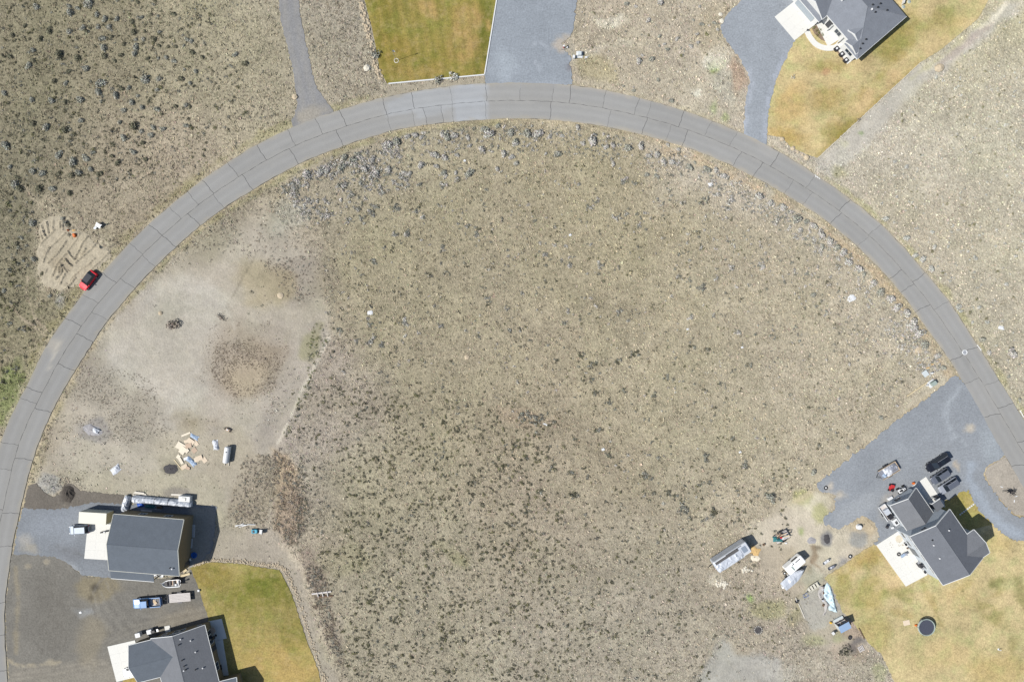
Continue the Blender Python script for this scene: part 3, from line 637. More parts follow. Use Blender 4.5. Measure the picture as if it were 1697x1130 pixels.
sheet('gravel_driveway', GRAV_NE, .036, (159, 165, 172), [('path', _out2(58, 63, 1.0), (178, 184, 192), 3, .4, 2, 3), ('path', [(1233, 225), (1236, 180), (1245, 140), (1238, 115)], (182, 188, 198), 3, .7, 3, 3), ('path', [(1268, 230), (1270, 180), (1283, 131), (1302, 91)], (180, 186, 198), 3, .7, 2, 2.5)], 'gravel', jit=1.5, seed=8, noise_amp=.06)
sheet('gravel_driveway', GRAV_SE, .036, (151, 156, 162), [
    ('path', [(1595, 640), (1572, 668), (1570, 700), (1582, 722), (1600, 735)], (176, 182, 188), 2, .6, 2, 2), ('path', [(1588, 640), (1566, 668), (1562, 700), (1578, 730)], (174, 180, 186), 2, .4, 2, 1.2), ('path', [(1604, 712), (1612, 706)], (192, 184, 170), 3, .9, 3, 4),
    ('path', [(1582, 765), (1588, 780)], (196, 184, 166), 2, .8, 2, 2.5), ('ell', (1376, 806, 7, 5, -40), (206, 196, 180), 3, .8, 6), ('ell', (1378, 821, 12, 5, 0), (204, 194, 176), 4, .8, 7), ('ell', (1475, 838, 14, 22, 40), (186, 178, 166), 6, .5, 8), ('ell', (1430, 830, 40, 16, -40), (172, 176, 180), 10, .5, 18),
    ('path', [(1610, 770), (1606, 795), (1625, 830), (1655, 870), (1690, 885)], (172, 182, 194), 5, .6, 4, 8), ('ell', (1640, 735, 20, 30, 0), (172, 180, 186), 8, .5, 14), ('ell', (1487, 748, 10, 10, 0), (166, 172, 178), 3, .4, 5)], 'gravel', jit=2.2, seed=9, noise_amp=.06)
sheet('dirt_island', ISLAND, .008, (176, 168, 156), [('path', [(1652, 790), (1660, 815)], (200, 190, 174), 1, .4, 2, 1)], 'dirt', jit=.8, seed=10, noise_amp=.06)
_stripe = [('path', [(606 + 9 * i, -10), (634 + 8.4 * i, 140)], ((112, 110, 46) if i % 2 else (168, 146, 84)), 2.5, .34, 2, 2.4) for i in range(22)] + [('path', [(640, 128 - 7 * i), (800, 113 - 7 * i)], (170, 146, 86), 1.5, .22, 2, 1.6) for i in range(5)]
sheet('lawn', LAWN_TOP, .020, (152, 140, 76), [('ell', (805, 60, 14, 50, 8), (108, 108, 44), 8, .7, 12), ('ell', (790, 105, 20, 14, 0), (120, 112, 50), 8, .6, 10), ('ell', (705, 12, 18, 14, 0), (186, 156, 104), 8, .85, 12), ('ell', (765, 60, 28, 40, 20), (182, 152, 100), 12, .8, 20), ('ell', (690, 120, 50, 10, -8), (172, 146, 88), 8, .7, 12),
    ('ell', (640, 60, 20, 60, -8), (132, 122, 54), 12, .6, 14), ('ell', (660, 80, 24, 20, 0), (156, 134, 70), 8, .5, 10), ('ell', (730, 90, 30, 14, -20), (130, 122, 54), 10, .5, 14), ('path', [(808, 35), (812, 48)], (190, 160, 100), 3, .8, 4, 3), ('path', [(805, 20), (795, 90), (790, 120)], (112, 112, 46), 4, .5, 6, 4)] + _stripe, 'lawn', step=3.2, seed=11, noise_amp=.14, jit=.4)
sheet('lawn', LAWN_NE, .020, (203, 184, 138), [('ell', (1480, 70, 40, 24, -38), (146, 136, 66), 14, .7, 18), ('ell', (1375, 110, 24, 12, 0), (164, 142, 72), 8, .5, 12), ('ell', (1430, 200, 70, 14, -42), (160, 138, 66), 10, .6, 14), ('ell', (1375, 160, 30, 20, 0), (166, 142, 76), 10, .5, 16), ('ell', (1390, 220, 30, 16, -40), (152, 132, 60), 10, .6, 12),
    ('ell', (1450, 155, 40, 18, -40), (214, 184, 136), 12, .6, 14), ('ell', (1310, 180, 26, 40, 20), (196, 164, 104), 12, .5, 14), ('ell', (1300, 225, 26, 12, 20), (190, 156, 84), 8, .6, 10), ('path', [(1354, 258), (1440, 178), (1525, 100)], (150, 132, 62), 3, .5, 4, 3), ('path', [(1420, 190), (1470, 145), (1530, 90), (1600, 40)], (206, 184, 138), 5, .6, 6, 5), ('ell', (1560, 30, 40, 20, -40), (150, 142, 72), 10, .5, 16), ('ell', (1590, 40, 26, 12, -40), (206, 186, 130), 8, .6, 10), ('ell', (1332, 145, 12, 8, 0), (206, 178, 132), 5, .5, 6), ('ell', (1370, 118, 8, 4, -20), (186, 146, 112), 3, .7, 4)] + [('path', [(1345 + 16 * i, 235 - 15 * i), (1372 + 16 * i, 206 - 15 * i)], ((164, 144, 80) if i % 2 else (214, 192, 146)), 4, .45, 6, 4) for i in range(11)], 'lawn', step=3.2, seed=12, noise_amp=.16, jit=.5)
sheet('lawn', LAWN_SW, .020, (164, 150, 94), [('ell', (440, 975, 70, 40, 0), (122, 122, 50), 24, .7, 26), ('poly', [(425, 960), (445, 960), (444, 1000), (426, 1000)], (106, 110, 42), 5, .5, 6), ('poly', [(408, 945), (420, 945), (424, 990), (412, 995)], (112, 114, 46), 4, .5, 6), ('ell', (456, 958, 6, 5, 0), (96, 106, 38), 3, .6, 4), ('ell', (476, 985, 6, 22, -10), (106, 110, 44), 4, .5, 6), ('ell', (434, 1020, 5, 6, 0), (116, 116, 48), 3, .5, 5),
    ('ell', (345, 950, 30, 20, 0), (142, 126, 62), 10, .6, 14), ('ell', (460, 1110, 60, 50, 0), (186, 160, 102), 26, .8, 26), ('ell', (390, 1060, 40, 40, 0), (166, 150, 92), 18, .6, 20), ('ell', (485, 1050, 24, 30, 0), (126, 124, 56), 10, .5, 16), ('ell', (420, 1020, 30, 30, 0), (158, 146, 84), 12, .5, 18)] +
    [('path', [(395, 1030 + 9 * i), (500, 1034 + 9 * i)], (178, 154, 96), 1, .25, 1, 1.2) for i in range(11)] + [('path', [(404 + 8 * i, 1000), (408 + 9 * i, 1130)], (174, 152, 94), 1, .2, 1, 1.0) for i in range(12)], 'lawn', step=3.2, seed=13, noise_amp=.10, jit=.7)
sheet('lawn', LAWN_SE, .020, (204, 187, 142), [('ell', (1658, 962, 20, 9, -15), (128, 124, 74), 6, .7, 9), ('ell', (1692, 980, 7, 24, 0), (126, 124, 74), 5, .6, 8), ('ell', (1640, 1018, 22, 12, 30), (144, 138, 80), 8, .6, 12), ('ell', (1680, 1065, 12, 14, 0), (140, 136, 80), 6, .5, 10), ('ell', (1430, 930, 40, 18, -30), (176, 148, 84), 10, .7, 14), ('ell', (1440, 985, 30, 30, 0), (172, 158, 92), 12, .6, 18), ('ell', (1480, 975, 14, 10, 0), (214, 186, 140), 4, .6, 8), ('ell', (1470, 945, 14, 30, -30), (216, 190, 146), 6, .6, 10),
    ('ell', (1490, 985, 16, 10, 10), (142, 140, 76), 5, .55, 9), ('ell', (1395, 975, 10, 24, 20), (150, 146, 72), 5, .5, 8), ('ell', (1585, 990, 34, 16, 0), (212, 186, 136), 10, .5, 14), ('ell', (1585, 968, 8, 5, 0), (150, 146, 84), 4, .5, 6), ('ell', (1450, 1050, 34, 30, 0), (184, 166, 102), 14, .5, 20), ('ell', (1560, 1090, 60, 26, 0), (206, 182, 132), 16, .5, 22), ('ell', (1655, 1110, 40, 16, 0), (190, 168, 110), 12, .5, 16), ('ell', (1650, 900, 30, 14, 20), (196, 174, 116), 8, .5, 10), ('ell', (1560, 985, 10, 8, 0), (206, 184, 140), 4, .5, 6), ('ell', (1595, 978, 3, 3, 0), (96, 100, 60), 2, .8, 2)] + [('path', [(1400 + 26 * i, 960 + (i * 37) % 60), (1430 + 26 * i, 950 + (i * 53) % 90)], ((170, 152, 92) if i % 2 else (216, 194, 152)), 4, .4, 6, 4) for i in range(11)], 'lawn', step=3.2, seed=14, noise_amp=.16, jit=1.0)
sheet('lawn', LAWN_STRIP, .028, (184, 168, 106), [('ell', (1595, 825, 10, 14, 0), (158, 148, 74), 4, .5, 6)], 'lawn', seed=15, noise_amp=.12, jit=.3)
sheet('lawn', LAWN_FRONT, .020, (176, 152, 88), [], 'lawn', seed=16, noise_amp=.12, jit=.3)
sheet('verge', [(643, 144), (803, 128), (805, 140), (749, 146), (683, 155), (640, 165)], .008, (172, 164, 146), [], 'dirt', jit=.5, seed=19, noise_amp=.06)

# scraped plot beside the red car: low ridges left by the blade
DUGL = [zc(l, 40, 340, 7.06) for l in (
    [(345, 175), (338, 230), (330, 290)], [(265, 200), (275, 270), (285, 340)], [(205, 240), (225, 310), (250, 370)], [(180, 310), (200, 360), (215, 400)], [(445, 130), (452, 200), (455, 290)], [(418, 200), (418, 270)],
    [(480, 330), (400, 410), (290, 510), (230, 565)], [(360, 290), (230, 420), (150, 510)], [(495, 420), (440, 500), (390, 570), (280, 680)], [(655, 330), (590, 440), (510, 540), (430, 640), (380, 700)],
    [(740, 370), (680, 450), (640, 540), (580, 640)], [(830, 470), (740, 560), (640, 640), (600, 680)], [(985, 560), (900, 650), (820, 720), (760, 780)], [(1022, 610), (1010, 560), (960, 515)], [(900, 510), (880, 470), (830, 440)],
    [(830, 620), (760, 690), (640, 770), (540, 880)], [(515, 545), (550, 600), (590, 640)], [(480, 630), (520, 680), (560, 715)], [(430, 690), (470, 740), (500, 790)], [(375, 720), (350, 780), (320, 840)], [(440, 710), (440, 790), (370, 870)],
    [(300, 500), (250, 590), (220, 680)], [(720, 510), (690, 560), (660, 600)], [(410, 730), (415, 790), (380, 850)], [(270, 750), (240, 800)], [(480, 800), (450, 860), (420, 930)], [(600, 850), (540, 930), (470, 980)])]
def dug_z(x, y):
    z = 0.03 + .05 * fbm(x, y, 7, 61, 4)
    for k, l in enumerate(DUGL):
        d = dist_path(x, y, l)
        z = z + (.30 + .07 * (k % 3)) * np.exp(-(d / .85) ** 2)
    return z * smooth(0, -4, sdist(x, y, DUG)) - .03 * smooth(-2, 0, sdist(x, y, DUG))
sheet('scraped_soil', DUG, .03, (186, 176, 155), [('ell', (118, 415, 40, 25, -40), (182, 172, 150), 10, .6, 10), ('ell', (102, 440, 14, 12, 0), (164, 152, 130), 6, .6, 8)], 'dirt', step=1.4, edge=2.0, jit=2.2, seed=21, noise_amp=.08, zf=dug_z)

# ---------------------------------------------------------------- road: panels between the cracks over a dark bed
road = thing('road', None, None, P(848, 168))
del_keys = tag(road, kind='structure')
def road_world(th, t, z):
    x, y = road_pt(th, t)
    return ((x - CX) * S - road.location.x, (CY - y) * S - road.location.y, z)
mb = MB()
for i in range(0, len(TH) - 3, 3):
    a, b = TH[i], TH[i + 3]
    mb.face([road_world(a, 0, .018), road_world(a, 1, .018), road_world(b, 1, .018), road_world(b, 0, .018)])
mb.build('road_bed', 'crack_tar', road)
OUTC = [(16.5, 845, 1), (17, 735, .6), (56, 646, 1), (47, 664, .5), (10.6, 778, .4), (-18, 905, 1), (-14, 912, .6), (-20, 954, .4), (-20, 998, 1), (-20, 1052, .8), (-20, 1112, .8), (121, 533, 1), (150, 495, .4), (182.5, 461.7, .7), (228, 414, .4), (257, 380, 1), (290.5, 353, .4), (320, 329, .5), (345.5, 310, 1), (390, 286, .7),
        (434, 254, 1), (483.7, 229.6, .6), (530, 211.7, .6), (569, 197, 1), (637.4, 177.4, 1), (684.5, 168, .9), (748, 160, .2), (805.8, 153, .8), (862, 153, .3), (916, 158, .3), (945, 156, 1), (1001, 166, .5), (1054.5, 178, .6), (1075.5, 183, .2), (1129, 198, 1), (1173, 213.6, .3), (1216, 229.5, .3), (1283.8, 265.6, 1), (1342.5, 302.4, .3), (1398, 341.5, 1), (1448, 382, .3), (1521.8, 461, .9), (1558, 507, .3), (1608.7, 578.5, .9), (1646, 633.6, .3), (1667, 672, .9), (1700, 730, .8)]
INC = [(38.5, 760, 1), (72.6, 680, 1), (111, 609, 1), (148, 563, 1), (165, 523, .3), (211.6, 470, .6), (246.7, 433, .4), (280.6, 400, 1), (321.7, 363.6, 1), (362, 333.7, .4), (410, 302, .9), (488, 260, 1), (563, 229, 1), (645, 205, .3), (686, 199, .2), (704.6, 191.7, .8), (733, 190, .6), (750, 189, .2), (805, 185, .4), (912.6, 184.5, 1), (1009, 198, .3), (1068, 209, 1), (1106.6, 224.3, .3), (1135, 230, 1), (1221, 264, .7), (1255, 283, 1), (1306, 312, .3), (1338, 329.6, .3), (1383.7, 362.8, .9), (1430, 400, .2), (1484, 455, .9), (1504, 477, .7), (1528.4, 510.7, .9), (1587, 592.4, .9), (1611, 631, .4), (1644, 687.7, .9), (1689, 770.6, .9), (20, 850, .8), (8, 905, .8), (2, 998, .8), (0, 1052, .8), (2, 1112, .8)]
ROADP = [('poly', [(640, 172), (690, 150), (748, 142), (806, 136), (806, 204), (752, 207), (752, 180), (690, 200), (686, 185), (640, 195)], (177, 180, 183), 3, .75, 2), ('poly', [(750, 140), (806, 136), (806, 204), (752, 206)], (182, 186, 191), 2, .6, 1),
         *[('path', _out2(3, 202, tt), cc_, 2.5, .30, 2, 3.0) for tt, cc_ in ((.16, (152, 153, 154)), (.36, (150, 151, 152)), (.64, (152, 153, 154)), (.84, (150, 151, 152)), (.26, (170, 171, 171)), (.74, (170, 171, 171)))],
         ('ell', (90, 572, 14, 12, 0), (184, 178, 166), 4, .6, 6), ('path', [(96, 570), (90, 590), (80, 612)], (196, 190, 178), 1.5, .6, 2, 1.2), ('ell', (230, 430, 30, 12, -45), (160, 158, 154), 6, .4, 8), ('ell', (1280, 250, 20, 10, 30), (176, 174, 170), 6, .5, 6), ('path', _out2(20, 85, 1.0), (188, 178, 160), 3, .6, 3, 2), ('path', _out2(20, 85, 0.0), (188, 178, 158), 3, .6, 3, 2), ('path', _out2(85, 200, 0.0), (176, 168, 150), 3, .55, 3, 1.6), ('path', _out2(85, 200, 1.0), (176, 168, 150), 3, .55, 3, 1.6), *[('ell', (x_, y_, 9, 3, r_), (148, 148, 146), 2, .4, 3) for x_, y_, r_ in ((205, 440, -45), (330, 340, -38), (480, 240, -25), (900, 170, 3), (1100, 205, 18), (1330, 310, 36), (1500, 450, 46), (1600, 600, 60), (80, 640, -60))]]
def road_base(x, y):
    t = smooth(150, 700, x)
    return A(157, 156, 153)[None, :] * (1 - t[:, None]) + A(165, 164, 161)[None, :] * t[:, None]
def centre_t(th): return 0.5 + .006 * math.sin(th * 2.1) + .005 * math.sin(th * 5.3 + 1)
def crack_th(c, u):
    th0, seed, _s = c
    return th0 + .045 * math.sin(u * 7 + seed) + .03 * math.sin(u * 17 + seed * 2.3) + .10 * (u - .5) * math.sin(seed)
def lane(cracks, t_fun0, t_fun1):
    cs = sorted([(road_th(x, y), i * 1.7 + 1, s_) for i, (x, y, s_) in enumerate(cracks)])
    cs = [(float(TH[0]) + .3, 0.5, 0)] + cs + [(float(TH[-1]) - .3, 0.9, 0)]
    for c0, c1 in zip(cs[:-1], cs[1:]):
        if c1[0] - c0[0] < .3: continue
        n = max(2, int((c1[0] - c0[0]) / .6)); k = 8
        m = MB(); tv = []
        rr = 700 * S
        for i in range(n + 1):
            for j in range(k + 1):
                u = j / k
                a0 = crack_th(c0, u) + math.degrees((.010 + .028 * c0[2]) / rr); a1 = crack_th(c1, u) - math.degrees((.010 + .028 * c1[2]) / rr)
                th = a0 + (a1 - a0) * i / n
                t = t_fun0(th) * (1 - u) + t_fun1(th) * u
                tv.append((th, t))
        top = [road_world(th, t, .05) for th, t in tv]
        m.v = list(top)
        for i in range(n):
            for j in range(k):
                a = i * (k + 1) + j
                m.f.append((a, a + 1, a + k + 2, a + k + 1)); m.m.append(0)
        rim = [j for j in range(k + 1)] + [i * (k + 1) + k for i in range(1, n + 1)] + [n * (k + 1) + j for j in range(k - 1, -1, -1)] + [i * (k + 1) for i in range(n - 1, 0, -1)]
        base = len(m.v)
        m.v += [(top[r][0], top[r][1], .01) for r in rim]
        for q in range(len(rim)):
            m.f.append((rim[q], base + q, base + (q + 1) % len(rim), rim[(q + 1) % len(rim)])); m.m.append(0)
        o = m.build('asphalt_panel', 'asphalt', road)
        vs = np.array([road_pt(th, t) for th, t in tv] + [road_pt(*tv[r]) for r in rim])
        cc = paint(vs[:, 0], vs[:, 1], road_base(vs[:, 0], vs[:, 1]), ROADP)
        at = o.data.color_attributes.new('Col', 'FLOAT_COLOR', 'POINT')
        at.data.foreach_set('color', np.concatenate([cc, np.ones((len(cc), 1))], 1).astype(np.float32).ravel())
        g = random.uniform(.965, 1.03)
        o.color = (g, g, g, 1)
lane(INC, lambda th: 0.006 * math.sin(th * 9) + .007 * math.sin(th * 23.7) + .005 * math.sin(th * 51.3), lambda th: centre_t(th) - .004)
lane(OUTC, lambda th: centre_t(th) + .004, lambda th: 1 + .006 * math.sin(th * 7) + .007 * math.sin(th * 21.3) + .005 * math.sin(th * 47.1))

for th, sg in ((float(TH[0]) + .3, -1), (float(TH[-1]) - .3, 1)):
    d = Vector((*[float(q) for q in road_pt(th, .5)], 0)) - Vector((*[float(q) for q in road_pt(th - sg * 2, .5)], 0)); d.normalize()
    m = MB(); a, b = road_pt(th, 0.0), road_pt(th, 1.0)
    q = [(a[0], a[1]), (b[0], b[1]), (b[0] + d.x * 900, b[1] + d.y * 900), (a[0] + d.x * 900, a[1] + d.y * 900)]
    q = [((x - CX) * S - road.location.x, (CY - y) * S - road.location.y) for x, y in q]
    if sg < 0: q.reverse()
    m.prism(q, .01, .05)
    o = m.build('asphalt_panel', 'asphalt', road)
    at_ = o.data.color_attributes.new('Col', 'FLOAT_COLOR', 'POINT')
    at_.data.foreach_set('color', np.tile(np.append(A(160, 160, 158), 1.0), len(m.v)).astype(np.float32))
# ---------------------------------------------------------------- vegetation
def blocked(x, y, pad=0.0, sheets=SHEETS):
    r = np.zeros(x.shape, bool)
    for sh in sheets:
        xs = [p[0] for p in sh]; ys = [p[1] for p in sh]
        ii = np.nonzero((x > min(xs) - pad) & (x < max(xs) + pad) & (y > min(ys) - pad) & (y < max(ys) + pad))[0]
        if len(ii):
            r[ii] |= (sdist(x[ii], y[ii], sh) < pad) if pad else inside(x[ii], y[ii], sh)
    return r

def leaf_dome(n, seed, size=.36, flat=.75, spread=.40):
    """triangles of leaf clumps through a lumpy dome of radius 1"""
    r = np.random.default_rng(seed)
    lobes = np.clip(r.normal(0, spread, (6, 2)), -1.6 * spread, 1.6 * spread)
    V_, F_ = [], []
    for i in range(n):
        d = r.normal(size=3); d /= np.linalg.norm(d); d[2] = abs(d[2])
        lb = lobes[r.integers(6)]
        rad = r.uniform(.35, .72) ** .6
        c = np.array([lb[0] + d[0] * rad * .75, lb[1] + d[1] * rad * .75, .08 + d[2] * rad * flat * 1.15])
        a = r.normal(size=3); a /= np.linalg.norm(a)
        nrm = d + r.normal(0, .5, 3)
        b = np.cross(nrm, a); b /= np.linalg.norm(b) + 1e-9
        a = np.cross(b, nrm); a /= np.linalg.norm(a) + 1e-9
        s = size * r.uniform(.5, 1.1)
        k = len(V_)
        V_ += [c + a * s * .7, c - a * s * .35 + b * s * .5, c - a * s * .35 - b * s * .5]
        F_.append((k, k + 1, k + 2))
    return np.array(V_), np.array(F_)

KIND_COL = {'dark': (124, 122, 103), 'green': (138, 136, 102), 'grey': (162, 162, 151), 'lav': (216, 212, 205), 'pale': (212, 212, 204), 'brown': (170, 158, 146), 'weed': (182, 168, 146), 'lush': (130, 138, 86), 'twig': (152, 137, 121)}
def leaf_cols(kind, n, r, spread=.26):
    c = A(*KIND_COL[kind])
    k = np.clip(1 + r.normal(0, spread, n), .45, 1.8)
    tint = 1 + r.normal(0, .04, (n, 3))
    return np.repeat(c[None, :] * k[:, None] * tint, 3, axis=0)

# shrubs seen one by one in the photograph: (view origin, scale, kind, label, group, list of x y r)
SHRUBS = [
 ((0, 0, 3.767), ('dark', 'grey', 'grey'), 'dark grey-green sagebrush dotted over the dense upper left field above the road', 'sagebrush of the upper left field',
  [(225,50,32),(430,45,22),(445,80,35),(485,55,22),(560,30,40),(610,95,25),(655,120,25),(730,120,22),(820,140,25),(885,110,18),(945,92,18),(988,100,15),(1080,90,24),(860,15,22),(310,195,28),(430,195,28),(520,175,25),(540,195,20),(685,170,28),(615,178,20),(700,232,18),(640,245,32),(840,200,28),(905,200,18),(995,200,20),(960,248,24),(895,245,20),(850,250,18),(770,275,20),(655,300,35),(990,290,20),(1050,292,16),(1095,292,18),(1170,250,20),(1195,262,20),(1145,288,14),(250,245,26),(80,225,24),(155,165,20),(650,355,25),(755,352,25),(715,385,18),(365,345,40),(490,365,30),(850,300,30),(840,340,25),(920,365,20),(1040,362,22),(985,365,14),(1085,385,22),(1200,330,28),(1260,362,20),(1470,342,25),(1530,405,30),(1225,445,22),(1155,437,14),(430,450,25),(540,435,30),(205,320,24),(60,360,26),(210,380,24),(180,410,30),(340,505,24),(410,520,22),(630,525,40),(610,580,35),(720,600,32),(760,555,25),(805,550,22),(900,490,40),(920,515,25),(990,490,25),(1130,500,28),(1190,520,20),(985,565,20),(865,600,18),(500,630,30),(320,635,28),(205,625,26),(405,640,24),(825,645,28),(890,675,25),(980,685,28),(1010,715,18),(1095,668,20),(1160,655,22),(1185,668,18),(775,695,24),(745,765,22),(505,755,28),(830,790,40),(960,795,25),(1020,805,25),(885,820,22),(945,850,28),(1160,788,24),(410,810,32),(285,795,35),(205,770,32),(770,860,30),(890,890,25),(835,950,28),(910,1000,22),(740,1020,28),(700,980,22),(580,955,20),(540,990,30),(460,1015,40),(370,970,35),(265,1085,30),(490,1085,30),(570,1060,25),(630,1085,22),(210,1075,28),(35,910,35),(30,580,28),(65,1045,22),(110,1110,24)]),
 ((0, 280, 3.767), ('dark', 'grey'), 'dark sagebrush at the left edge around the scraped plot and tyre tracks', 'sagebrush round the scraped plot',
  [(90,95,40),(130,120,35),(250,120,35),(330,130,30),(210,335,35),(105,465,22),(215,560,25),(145,575,15),(265,655,18),(30,760,22),(315,795,18),(60,965,20),(370,30,25),(450,40,30),(440,150,25),(395,310,20),(495,275,12),(425,350,20),(620,35,25),(495,40,22)]),
 ((420, 0, 3.767), ('lav', 'lav', 'grey'), 'lavender grey sagebrush in the thick band below the inner edge of the road at the top left of the bend', 'sagebrush band inside the upper left bend',
  [(560,985,35),(550,1050,40),(420,1080,40),(340,1090,40),(460,1070,30),(620,1000,35),(650,960,25),(690,1060,40),(740,1000,25),(840,910,35),(900,880,35),(960,850,30),(1010,850,28),(1050,860,22),(1210,855,40),(1250,850,35),(1180,840,25),(1340,860,22),(1350,915,22),(1470,830,45),(1440,810,30),(1530,790,25),(1610,830,30),(1640,880,30),(1130,970,35),(1190,990,28),(1270,970,20),(1430,930,30),(1560,960,30),(1610,985,25),(1050,1035,30),(1140,1040,22),(970,1085,25),(770,1090,40),(850,1060,30),(1190,1085,30),(1260,1080,20),(1350,1085,35),(1525,1055,20),(1640,1020,20)]),
 ((830, 0, 3.767), ('lav', 'lav', 'grey'), 'lavender grey sagebrush spaced along the inner edge of the road at the top of the bend', 'sagebrush inside the top of the bend',
  [(70,830,35),(160,840,40),(230,840,40),(90,895,28),(305,855,20),(380,850,20),(478,795,22),(575,880,45),(510,895,22),(655,915,25),(700,908,25),(790,930,35),(875,915,35),(350,965,35),(975,965,30),(1020,1010,28),(1070,1015,28),(920,975,28),(1040,905,18),(1110,935,20),(1175,1050,32),(1210,1015,15),(1290,1060,30),(1340,1060,25),(1390,1105,30),(700,1025,22),(910,1095,22),(970,1100,20),(100,1020,22),(70,980,20),(280,960,15)]),
 ((830, 0, 3.767), ('green', 'grey', 'lav'), 'small rounded bush on the bare plot between the two upper gravel driveways', 'bushes between the upper driveways',
  [(785,30,24),(990,20,32),(840,45,16),(920,128,22),(1250,155,22),(1200,130,14),(990,228,16),(1095,245,20),(1020,275,16),(1040,310,20),(985,290,14),(1230,270,18),(1285,215,18),(1185,290,20),(1130,348,14),(945,370,26),(865,385,28),(985,500,18),(1330,145,16),(1355,185,16),(765,540,14),(830,570,20),(1060,630,22),(1240,45,14),(880,350,14),(1225,215,18)]),
 ((1247, 250, 3.767), ('lav', 'lav', 'grey'), 'grey sagebrush in the dense strip between the right hand side of the road bend and the field', 'sagebrush strip inside the right of the bend',
  [(45,280,35),(110,330,30),(190,350,28),(270,420,40),(300,500,25),(330,440,25),(380,470,30),(430,520,35),(480,560,30),(520,600,35),(570,640,35),(600,690,35),(660,740,35),(690,770,25),(760,820,32),(800,880,35),(860,930,40),(900,980,40),(960,1010,35),(1000,1070,40),(85,215,12),(430,600,25),(65,720,20),(330,770,15),(460,1000,15),(380,900,25)]),
 ((1247, 250, 3.767), ('pale',), 'pale silvery sagebrush beyond the outer edge of the road on the right hand field', 'pale sagebrush of the right hand field',
  [(830,430,28),(960,550,30),(1010,650,30),(1060,680,30),(1110,740,30),(1120,510,22),(1130,600,22),(1390,670,22),(1280,970,30),(1300,1000,20),(1370,1070,15),(1465,1070,18),(1640,655,18),(1410,975,20),(1585,830,18),(885,65,20),(960,100,20),(1220,600,14)]),
 ((1247, 540, 3.767), ('lav', 'grey'), 'grey sagebrush near the lower right driveway and the lower end of the road', 'sagebrush near the lower right driveway',
  [(1040,50,45),(1080,120,40),(1150,190,30),(1430,80,30),(1475,170,22),(1620,170,40),(1190,265,25),(380,910,25),(590,760,18),(800,570,20),(900,500,15),(600,240,18),(590,190,14),(290,95,14),(460,210,14),(1600,315,15),(1665,240,14),(1665,460,18),(350,600,12),(540,455,14),(110,1070,40),(1010,20,40),(75,705,14)]),
]
SHRUB_ME = {}
for kind in ('dark', 'green', 'grey', 'lav', 'pale'):
    for s_ in range(4):
        v, f = leaf_dome(300, 40 + s_, .25, spread=.30)
        r = np.random.default_rng(s_ + len(kind))
        o = soup('sagebrush', v, f, 'plants', cols=leaf_cols(kind, len(f), r) * (1.35 if kind in ('dark', 'green', 'grey') else 1.0))
        SHRUB_ME.setdefault(kind, []).append(o.data)
        bpy.data.objects.remove(o)
rs = random.Random(5)
big = []
for (x0, y0, s_), kinds, label, group, pts in SHRUBS:
    for x, y, r in pts:
        big.append((r, x0 + x / s_, y0 + y / s_, r / s_ * S, rs.choice(kinds), label, group))
big.sort(key=lambda t: -t[3])
ZONE = {}
for t_ in big:
    ZONE.setdefault(t_[6], []).append((t_[1], t_[2]))
TONE = {'dark': 'dark olive', 'green': 'green', 'grey': 'grey', 'lav': 'lavender grey', 'pale': 'pale silvery'}
AREA = {'sagebrush of the upper left field': 'upper left field', 'sagebrush round the scraped plot': 'left edge near the scraped plot', 'sagebrush band inside the upper left bend': 'band inside the upper left bend',
        'sagebrush inside the top of the bend': 'strip inside the top bend', 'bushes between the upper driveways': 'plot between upper driveways', 'sagebrush strip inside the right of the bend': 'strip inside the right bend',
        'pale sagebrush of the right hand field': 'right field outside the bend', 'sagebrush near the lower right driveway': 'ground near the lower right driveway'}
USED = set()
def shrub_label(x, y, rad, kind, group):
    q = ZONE[group]
    fx = sorted(p[0] for p in q); fy = sorted(p[1] for p in q)
    n_ = 5 if len(q) > 60 else 3
    cx_ = ('far left', 'left', 'middle', 'right', 'far right') if n_ == 5 else ('left', 'middle', 'right')
    cy_ = ('top', 'upper', 'centre', 'lower', 'bottom') if n_ == 5 else ('upper', 'centre', 'lower')
    a_ = cx_[min(n_ - 1, int(n_ * fx.index(x) / len(fx)))]; b_ = cy_[min(n_ - 1, int(n_ * fy.index(y) / len(fy)))]
    size = 'large' if rad > 1.0 else 'medium' if rad > .68 else 'small'
    base = f"{size} {TONE[kind]} sagebrush, {b_} {a_} of the {AREA[group]}"
    if base not in USED:
        USED.add(base); return base
    for other in ('of rounder outline', 'with ragged outline', 'with paler tips', 'close to a neighbour'):
        pass
    return base

for r, x, y, rad, kind, label, group in big[:300]:
    o = bpy.data.objects.new('sagebrush', rs.choice(SHRUB_ME[kind]))
    COL.objects.link(o)
    o.location = P(x, y) - Vector((0, 0, .03))
    k = rad * .86
    o.scale = (k * rs.uniform(.85, 1.1), k * rs.uniform(.85, 1.1), k * rs.uniform(.8, 1.05))
    o.rotation_euler = (0, 0, rs.uniform(0, 6.28))
    tag(o, shrub_label(x, y, rad, kind, group), 'shrub', group)

